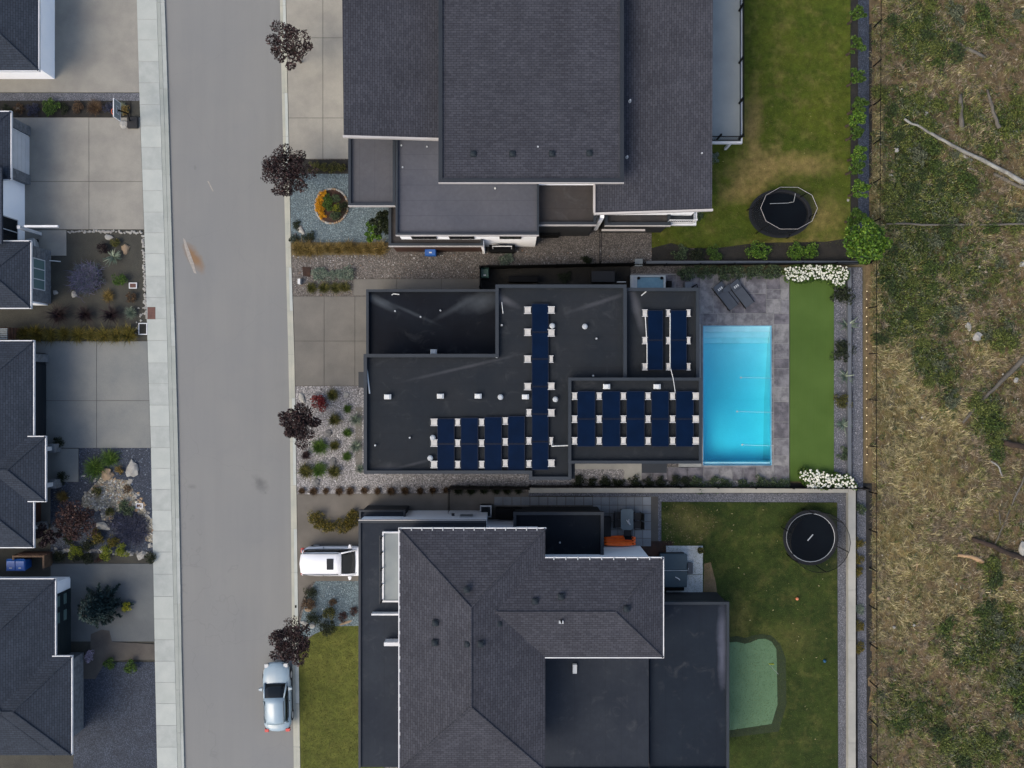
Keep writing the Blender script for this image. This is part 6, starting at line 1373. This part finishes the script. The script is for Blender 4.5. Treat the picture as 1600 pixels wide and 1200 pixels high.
def hydrangea(poly, label, nh_, n=26):
    w2 = wp(poly, .5); cx, cy = np.mean([a[0] for a in w2]), np.mean([a[1] for a in w2]); o = empty('hydrangea', (cx, cy, .1), label, 'hydrangea')
    xy = sample(w2, n * 2); parts = [leaves_arr((x, y, .45), (.28, .28, .3), 110, .06, PAL['green'], .4) for x, y in xy]
    v, f, cc = join_arr(parts); link('foliage', pyd('foliage', v, f, M['leaf'], col=cc), o)
    pts = sample(w2, nh_ * 5); keep = []
    for q in pts:
        if all((q[0] - k[0]) ** 2 + (q[1] - k[1]) ** 2 > .014 for k in keep): keep.append(q)
        if len(keep) >= nh_: break
    hm = [pyd('flower_head', *[(a if i < 2 else a) for i, a in enumerate(leaves_arr((0, 0, 0), (.062, .062, .05), 34, .034, PAL['white'], .6, .5, var=.06)[:2])], M['petal']) for _ in range(1)]
    base = [leaves_arr((0, 0, 0), (.062, .062, .05), 34, .034, PAL['white'], .6, .5, var=.05) for _ in range(3)]
    hm = [pyd('flower_head', b[0], b[1], M['petal'], col=b[2]) for b in base]
    for q in keep:
        h_ = link('flower_head', random.choice(hm)); s = random.uniform(.65, 1.3); h_.scale = (s, s, s); h_.location = (q[0], q[1], random.uniform(.66, .82)); h_.parent = o; h_.matrix_parent_inverse = Matrix.Translation(o.location).inverted()
hydrangea([(1226, 420), (1240, 416), (1280, 415), (1322, 417), (1324, 432), (1318, 446), (1305, 447), (1295, 438), (1270, 436), (1250, 440), (1236, 438), (1226, 436)], 'bank of white hydrangeas at the north end of the turf', 150, 38)
hydrangea([(1247, 746), (1247, 738), (1262, 734), (1285, 736), (1296, 742), (1320, 740), (1332, 750), (1336, 762), (1318, 763), (1290, 762), (1262, 762), (1258, 752)], 'bank of white hydrangeas at the south end of the turf', 112, 30)
# south garden
for i, (x, y) in enumerate(((1341, 847), (1340, 873), (1340, 894), (1341, 978), (1341, 1012))): plant('yellow_green_shrub', 'bush', 'ygreen', x, y, 9, f'small yellow green shrub outside the pale wall, {ORDN[i]} from the top', 'small shrubs outside the pale wall')
plant('shrub', 'bush', 'sage', 1345, 795, 9, 'sage shrub outside the pale wall near the wall corner'); plant('shrub', 'bush', 'silver', 1344, 952, 8, 'thin silver shrub outside the pale wall', hs=.5)
pot(1093.5, 859, 'small potted green plant on the corner of the pale patio', .2); pot(1070, 929, 'small potted yellow flower on the pale patio', .12, PAL['tan'])
p = P(1245.5, 935.5, .2)
def ball(px, py, r, mat, label, name='ball'):
    p = P(px, py, .1 + r); bm = bmesh.new(); bmesh.ops.create_uvsphere(bm, u_segments=16, v_segments=10, radius=r); me = bpy.data.meshes.new(name); bm.to_mesh(me); bm.free(); me.materials.append(mat)
    for q in me.polygons: q.use_smooth = True
    tag(link(name, me, None, p), label, 'ball')
ball(1245.5, 935.5, .11, pm('peach_ball', sc(235, 170, 130), sc(225, 120, 80), 8, 20, .05, .5, 0), 'peach coloured ball on the south lawn')
ball(1288.5, 1033, .11, pm('blue_ball', sc(30, 90, 130), None, 8, 20, .05, .5, 0), 'blue ball low on the south lawn')
MB_ = MB().cyl(P(1202, 1038)[0], P(1202, 1038)[1], .118, 2.0, .012, 6).build('pole', M['white_plastic']); fl_o = empty('golf_flag', P(1202, 1038), 'thin golf flag stick in the putting green', 'golf flag'); MB_.parent = fl_o; MB_.matrix_parent_inverse = Matrix.Translation(fl_o.location).inverted()
q = P(1202, 1038, 1.9); MB().box(q[0], q[1] - .005, 1.7, q[0] + .32, q[1] + .005, 1.95).build('flag', M['paint_yellow'] if 'paint_yellow' in M else pm('yellow_flag', sc(220, 220, 60), None), fl_o)

# ================================================================ GRASS AND HILLSIDE
def blades_obj(name, poly, n, z, L, wd, pals, lean=.8, label=None, keep=None, **k):
    xy = sample(wp(poly), n)
    if keep is not None: xy = xy[keep(xy)]
    v, f, c = blades_arr(xy, z, L, wd, pals, lean, **k)
    return tag(link(name, pyd(name, v, f, M['leaf'], col=c)), kind='stuff')
LN = pal((76, 90, 30), (92, 102, 36), (134, 124, 66, .3)); LS = pal((66, 84, 34), (84, 98, 42), (136, 130, 76, .12))
blades_obj('grass', [(1018, -100), (1327, -100), (1327, 387), (1018, 387)], 30000, .10, .06, .018, LN)
blades_obj('grass', [(1034, 785), (1307, 786), (1308, 1230), (1034, 1230)], 45000, .10, .06, .018, LS)
blades_obj('grass', [(470, 1015), (492, 992), (520, 980), (600, 978), (600, 1230), (474, 1230)], 12000, .11, .07, .022, pal((88, 98, 42), (104, 108, 52), (120, 114, 64, .4)))
# pale leaf litter on the lawns
def litter(poly, n, z, pals, size, name='fallen_leaves'):
    xy = sample(wp(poly), n); parts = leaves_arr((0, 0, 0), (.001, .001, .001), n, size, pals, .5, 1.5); v, f, c = parts
    v = v + np.repeat(np.column_stack([xy, np.full(n, z + .05)]), 4, 0); return tag(link(name, pyd(name, v, f, M['petal'], col=c)), kind='stuff')
litter([(1036, 790), (1300, 790), (1300, 1200), (1145, 990), (1110, 850), (1036, 850)], 55, .1, pal((190, 180, 140), (150, 150, 100)), .06)
litter([(1036, 788), (1110, 790), (1125, 810), (1090, 850), (1036, 850)], 260, .1, pal((140, 130, 90), (120, 110, 70), (160, 140, 110)), .05)
litter([(1110, 150), (1326, 150), (1326, 380), (1020, 380)], 60, .1, pal((150, 140, 100),), .04)
# hillside terrain
hx = np.linspace(P(1352, 0)[0], 60, 150); hy = np.linspace(-45, 45, 260)
X, Y = np.meshgrid(hx, hy)
def hz_(x, y):
    z = .05 + .10 * np.sin(x * .9 + 1.3 * np.sin(y * .4)) + .09 * np.sin(y * 1.1 + x * .5) + .06 * np.sin(x * 2.3 - y * 1.9)
    e = np.clip((x - hx[0]) / 2.0, 0, 1); return z * e + .02 * (1 - e) + e * .05
Z = hz_(X, Y) + rng.normal(0, .015, X.shape)
v = np.stack([X, Y, Z], 2).reshape(-1, 3); a = (np.arange(259)[:, None] * 150 + np.arange(149)[None]).ravel(); f = np.stack([a, a + 1, a + 151, a + 150], 1)
GREEN = [(1420, 170, 40, 30, 1), (1425, 240, 44, 60, 1.3), (1430, 320, 52, 60, 1.3), (1480, 290, 50, 50, .9), (1440, 380, 60, 30, 1.1), (1500, 420, 60, 50, .75), (1465, 360, 50, 40, .8), (1400, 420, 32, 40, 1.2), (1460, 420, 40, 30, .9), (1415, 495, 40, 40, 1.3), (1440, 460, 50, 50, .9), (1470, 500, 22, 22, 1), (1450, 565, 26, 36, 1.3), (1478, 600, 16, 40, 1.1), (1540, 655, 26, 34, 1.2), (1555, 690, 14, 26, 1), (1560, 520, 36, 30, .7), (1520, 450, 30, 26, .6), (1575, 190, 40, 40, .7), (1520, 180, 40, 30, .6), (1535, 235, 26, 20, .6), (1560, 330, 40, 40, .45), (1560, 980, 36, 40, 1), (1510, 1020, 30, 30, 1), (1545, 900, 14, 30, .8), (1470, 990, 26, 20, .6), (1420, 1110, 60, 40, .7), (1600, 1060, 50, 50, 1), (1440, 60, 50, 50, 1), (1540, 40, 50, 30, .5), (1520, 1170, 60, 40, .8), (1700, 500, 60, 200, .7), (1750, 900, 80, 80, .8)]
TAN = [(1400, 620, 40, 80, 1), (1430, 720, 60, 70, .9), (1400, 850, 40, 60, 1), (1440, 880, 60, 30, .8), (1480, 660, 26, 30, 1), (1370, 300, 8, 150, 1.2), (1368, 480, 8, 80, 1.2), (1385, 560, 20, 40, 1), (1530, 560, 30, 20, .7), (1500, 780, 40, 30, .5), (1480, 940, 50, 30, .6), (1570, 940, 30, 30, .7), (1400, 950, 40, 50, .7), (1590, 300, 20, 60, .6)]
def field(x, y, G):
    px = x * FPX / CAM_H + 800; py = 600 - y * FPX / CAM_H; s = np.zeros_like(px)
    for a_, b_, c_, d_, w0 in G: s = np.maximum(s, w0 * np.exp(-((px - a_) / c_) ** 2 - ((py - b_) / d_) ** 2))
    w1 = .22 * np.sin(px * .11 + 2 * np.sin(py * .05)) * np.sin(py * .13 + 1.7 * np.sin(px * .07)) + .14 * np.sin(px * .31 + py * .17) * np.sin(py * .29 - px * .11)
    return s + w1
_wv = [(rng.uniform(1.2, 8.5), rng.uniform(0, 6.28), rng.uniform(0, 6.28)) for _ in range(16)]
def clump(x, y):
    s = np.zeros_like(x)
    for k, a, ph in _wv: s = s + np.sin(k * (x * np.cos(a) + y * np.sin(a)) + ph + 1.3 * np.sin(.9 * x * np.sin(a) + .7 * y)) * (1.6 / k) ** .35
    return s / 4.2
gm_, tm_ = (field(X, Y, GREEN) + .22 * clump(X, Y)).ravel(), (field(X, Y, TAN) + .35 * clump(X + 9, Y)).ravel()
cb = np.array(sc(122, 106, 84)); cg_ = np.array(sc(62, 68, 42)); ct = np.array(sc(140, 124, 86))
def hcol(g_, t_): 
    a_ = np.clip(t_ * 1.3, 0, 1)[:, None]; b_ = np.clip((g_ - .25) * 2, 0, 1)[:, None]; c_ = cb * (1 - a_) + ct * a_; return c_ * (1 - b_) + cg_ * b_
hm_ = NT('hillside_soil'); at = hm_.n('ShaderNodeAttribute'); at.attribute_name = 'Col'
c_ = hm_.mix(1., at.outputs['Color'], graycol(hm_, hm_.rng(hm_.noise(2.5, 6, .8), .3, .7, .4, 1.4)), 'MULTIPLY'); hm_.bump(hm_.noise(10, 5, .8), .8, .08)
tag(link('hillside', pyd('hillside', v, f, hm_.done(c_, .95, 0, .1), smooth=True, col=hcol(gm_, tm_))), kind='structure')
HP = [(1361, -60), (1780, -60), (1780, 1260), (1361, 1260)]
PT = pal((198, 184, 140), (170, 158, 112), (224, 212, 172, .5), (140, 134, 92), (118, 118, 76)); PB = pal((164, 148, 126), (134, 122, 104), (120, 118, 82, .8), (188, 176, 156, .6), (100, 92, 74)); PGr = pal((136, 140, 82), (104, 112, 62), (164, 162, 108, .6))
def dry(n, pals, L, wd, test, name='dry_grass', lean=1.0):
    xy = sample(wp(HP), n); c0_, c1_ = clump(xy[:, 0], xy[:, 1]), clump(xy[:, 0] + 9, xy[:, 1]); g_, t_ = field(xy[:, 0], xy[:, 1], GREEN) + .3 * c0_, field(xy[:, 0], xy[:, 1], TAN) + .6 * c1_; k = test(g_, t_) & (c0_ * .5 + .5 + .35 > rng.uniform(0, 1, len(xy))); xy = xy[k]
    dirs = 2.2 * np.sin(xy[:, 0] * .7) + 1.6 * np.sin(xy[:, 1] * .8) + rng.normal(0, .8, len(xy))
    vv, ff, cc = blades_arr(xy, hz_(xy[:, 0], xy[:, 1]), L, wd, pals, lean, dirs=dirs, var=.25); cc = cc * np.repeat(np.clip(1.12 + .6 * clump(xy[:, 0] * 1.7 + 3, xy[:, 1] * 1.7), .4, 1.5), 6)[:, None]; tag(link(name, pyd(name, vv, ff, M['leaf'], col=cc)), kind='stuff')
U = lambda n: rng.uniform(0, 1, n)
dry(150000, PT, .36, .026, lambda g_, t_: (t_ > U(len(t_)) * .9) & (g_ < .5))
dry(90000, PB, .28, .026, lambda g_, t_: (g_ < .6) & (t_ < .75))
dry(60000, PGr, .28, .028, lambda g_, t_: (g_ > .1), 'green_grass')
# tussocks give the grass its clumps
xy = sample(wp(HP), 3600); g_ = field(xy[:, 0], xy[:, 1], GREEN); t_ = field(xy[:, 0], xy[:, 1], TAN); parts = []
for i in range(len(xy)):
    if g_[i] > .55: continue
    n_ = 26; pl = PT if t_[i] > .25 else (PB if random.random() < .6 else PGr)
    parts.append(blades_arr(np.array([xy[i]]) + rng.normal(0, .04, (n_, 2)), float(hz_(xy[i][0], xy[i][1])), random.uniform(.25, .5), .025, [pl[random.randrange(len(pl))], pl[0]], .8))
v, f, c = join_arr(parts); tag(link('grass_tussocks', pyd('grass_tussocks', v, f, M['leaf'], col=c)), kind='stuff')
# brush: individual shrubs in the green patches, small scrub as one mass
PU = [pal((84, 106, 46), (60, 80, 36), (110, 128, 60, .5)), pal((112, 126, 60), (88, 102, 48), (138, 144, 78, .5)), pal((110, 120, 96), (86, 96, 78), (140, 144, 118, .5)), pal((72, 92, 48), (52, 68, 38), (94, 112, 60, .5))]
bushes = []
for pi, pl in enumerate(PU): PAL[f'brush{pi}'] = pl + [(*[c * .45 for c in pl[1][:3]], .8)]
xy = sample(wp(HP), 4000); g_ = field(xy[:, 0], xy[:, 1], GREEN); placed = []
for q, gg in zip(xy, g_):
    if gg < .34 or len(placed) > 170: continue
    if any((q[0] - k[0]) ** 2 + (q[1] - k[1]) ** 2 < .68 ** 2 for k in placed): continue
    placed.append(q)
BR = ['dark green brush clump', 'light olive brush clump', 'grey green brush clump', 'deep green brush clump']
for i, q in enumerate(placed):
    s = random.uniform(.45, .85); k = random.choice([0, 1, 1, 2, 3])
    o = link('brush_shrub', plant_mesh('bush', f'brush{k}', random.randint(0, 2)), None, (q[0], q[1], float(hz_(q[0], q[1])) - .05), random.uniform(0, 6.28), (s, s * random.uniform(.7, 1), s * .7))
    tag(o, BR[k] + ' growing on the dry hillside', 'shrub', BR[k] + 's on the hillside')
xy = sample(wp(HP), 30000); g_ = field(xy[:, 0], xy[:, 1], GREEN); xy = xy[g_ > .16 + .34 * U(len(g_)) + .18 * clump(xy[:, 0], xy[:, 1])]; parts = []
for q in xy[:17000]:
    pl = random.choice(PU); parts.append(leaves_arr((q[0], q[1], float(hz_(q[0], q[1])) + .1), (.2, .2, .14), 16, .065, pl, .2))
v, f, c = join_arr(parts); tag(link('undergrowth', pyd('undergrowth', v, f, M['leaf'], col=c)), kind='stuff')
# twigs and pale stones
tw = MB(); xy = sample(wp(HP), 800)
for q in xy:
    a = random.uniform(0, 6.28); L = random.uniform(.2, .9); z = float(hz_(q[0], q[1])) + .12; tw.tube([(q[0], q[1], z), (q[0] + math.cos(a) * L * .5, q[1] + math.sin(a) * L * .5, z + .06), (q[0] + math.cos(a + .3) * L, q[1] + math.sin(a + .3) * L, z + .02)], [.012, .01, .005], 4, caps=False)
tag(tw.build('fallen_twigs', M['log_grey']), kind='stuff')
xy = sample(wp(HP), 600); tag(link('hill_pebbles', pebble_mesh('hill_pebbles', xy, .16, .05, pal((190, 186, 178), (150, 140, 128)), M['col_stone'], 1.2)), kind='stuff')
def log(pts, r0, r1, mat, label, z=.22, name='fallen_log'):
    q = [P(a, b, z) for a, b in pts]; L = len(q); out = []
    for i in range(L - 1):
        for t in np.linspace(0, 1, 5)[:-1 if i < L - 2 else None]:
            s = (i + t) / (L - 1); out.append((q[i][0] + (q[i + 1][0] - q[i][0]) * t + random.gauss(0, .02), q[i][1] + (q[i + 1][1] - q[i][1]) * t + random.gauss(0, .02), z + random.gauss(0, .015), 1.5 * (r0 + (r1 - r0) * s) * random.uniform(.86, 1.14)))
    o = MB().tube([a[:3] for a in out], [a[3] for a in out], 9).build(name, M[mat], smooth=True); tag(o, label, 'log'); return o
log([(1412, 186), (1440, 200), (1475, 220), (1500, 234), (1535, 250), (1612, 292)], .05, .10, 'log_white', 'long whitish log lying diagonally through the upper brush', .55)
log([(1490, 233), (1518, 252)], .07, .08, 'log_white', 'short pale log just below the long whitish one'); log([(1514, 263), (1536, 272)], .07, .07, 'log_grey', 'short grey log below and right of the short pale one'); log([(1553, 271), (1588, 290), (1620, 300)], .08, .1, 'log_grey', 'grey log under the right end of the long whitish one')
log([(1385, 349.5), (1460, 351), (1540, 351), (1612, 350)], .04, .05, 'log_grey', 'thin straight pole lying level across the brush', .35); log([(1500, 148), (1501, 175), (1503, 205)], .08, .12, 'log_grey', 'upright looking grey trunk at the top of the brush'); log([(1542, 140), (1552, 175), (1562, 200)], .06, .09, 'log_grey', 'slanting grey trunk at the upper right')
log([(1615, 545), (1580, 580), (1545, 615), (1504, 660)], .13, .06, 'log_grey', 'dark grey log lying diagonally at the right of the middle brush', .28); log([(1569, 692), (1590, 696), (1620, 702)], .12, .15, 'log_brown', 'thick charred log end at the right edge', .3)
log([(1519, 841), (1545, 851), (1575, 864), (1615, 878)], .09, .13, 'log_brown', 'long charred log in the lower right grass', .28); log([(1496, 868), (1510, 868), (1524, 872), (1537, 879)], .07, .12, 'log_tan', 'split orange tan wood piece below the charred log', .2)
log([(1605, 735), (1585, 780), (1570, 815), (1555, 850)], .05, .03, 'log_grey', 'thin grey branch curving down the right side', .2); log([(1561, 800), (1563, 820)], .03, .03, 'log_grey', 'short forked twig beside the thin grey branch'); log([(1549, 721), (1560, 728), (1566, 745)], .04, .03, 'log_white', 'small forked white branch near the charred log end')
log([(1428, 866), (1433, 880), (1432, 892)], .03, .03, 'log_tan', 'short pale stick in the lower grass'); log([(1480, 60), (1540, 90)], .1, .08, 'log_grey', 'grey log at the top of the hillside')
for a in ((1513, 510, 9, 14, 'rock', 'upright pale boulder in the middle brush'), (1526, 526, 14, 14, 'rock', 'rounded pale boulder right of the upright one'), (1581, 209, 15, 10, 'rock', 'white boulder at the upper right of the hillside'), (1597, 857, 14, 22, 'rock', 'pale boulder beside the charred log at the right edge'), (1597, 413, 10, 9, 'rock', 'white rock at the right edge below the thin pole'), (1587, 594, 8, 8, 'rock', 'small white rock right of the diagonal dark log'), (1447, 178, 6, 6, 'rock', 'small pale rock above the long whitish log'), (1401, 235, 6, 7, 'rock', 'small pale rock in the dark brush'), (1392, 274, 8, 4, 'rock', 'flat pale stone in the dark brush'), (1388, 935, 6, 5, 'rock_tan', 'small pinkish stone in the lower grass'), (1397, 980, 5, 5, 'rock', 'small white stone low in the dry grass'), (1428, 977, 5, 4, 'rock', 'second small white stone low in the dry grass')): rock(*a, z=.2, hz=.9)
# pots and shrubs round the west houses
plant('shrub', 'bush', 'dark', 92, 692, 8, 'dark potted shrub at the upper porch pillar of the double garage house'); plant('shrub', 'bush', 'dark', 98, 748, 9, 'dark shrub at the lower porch pillar of the double garage house')
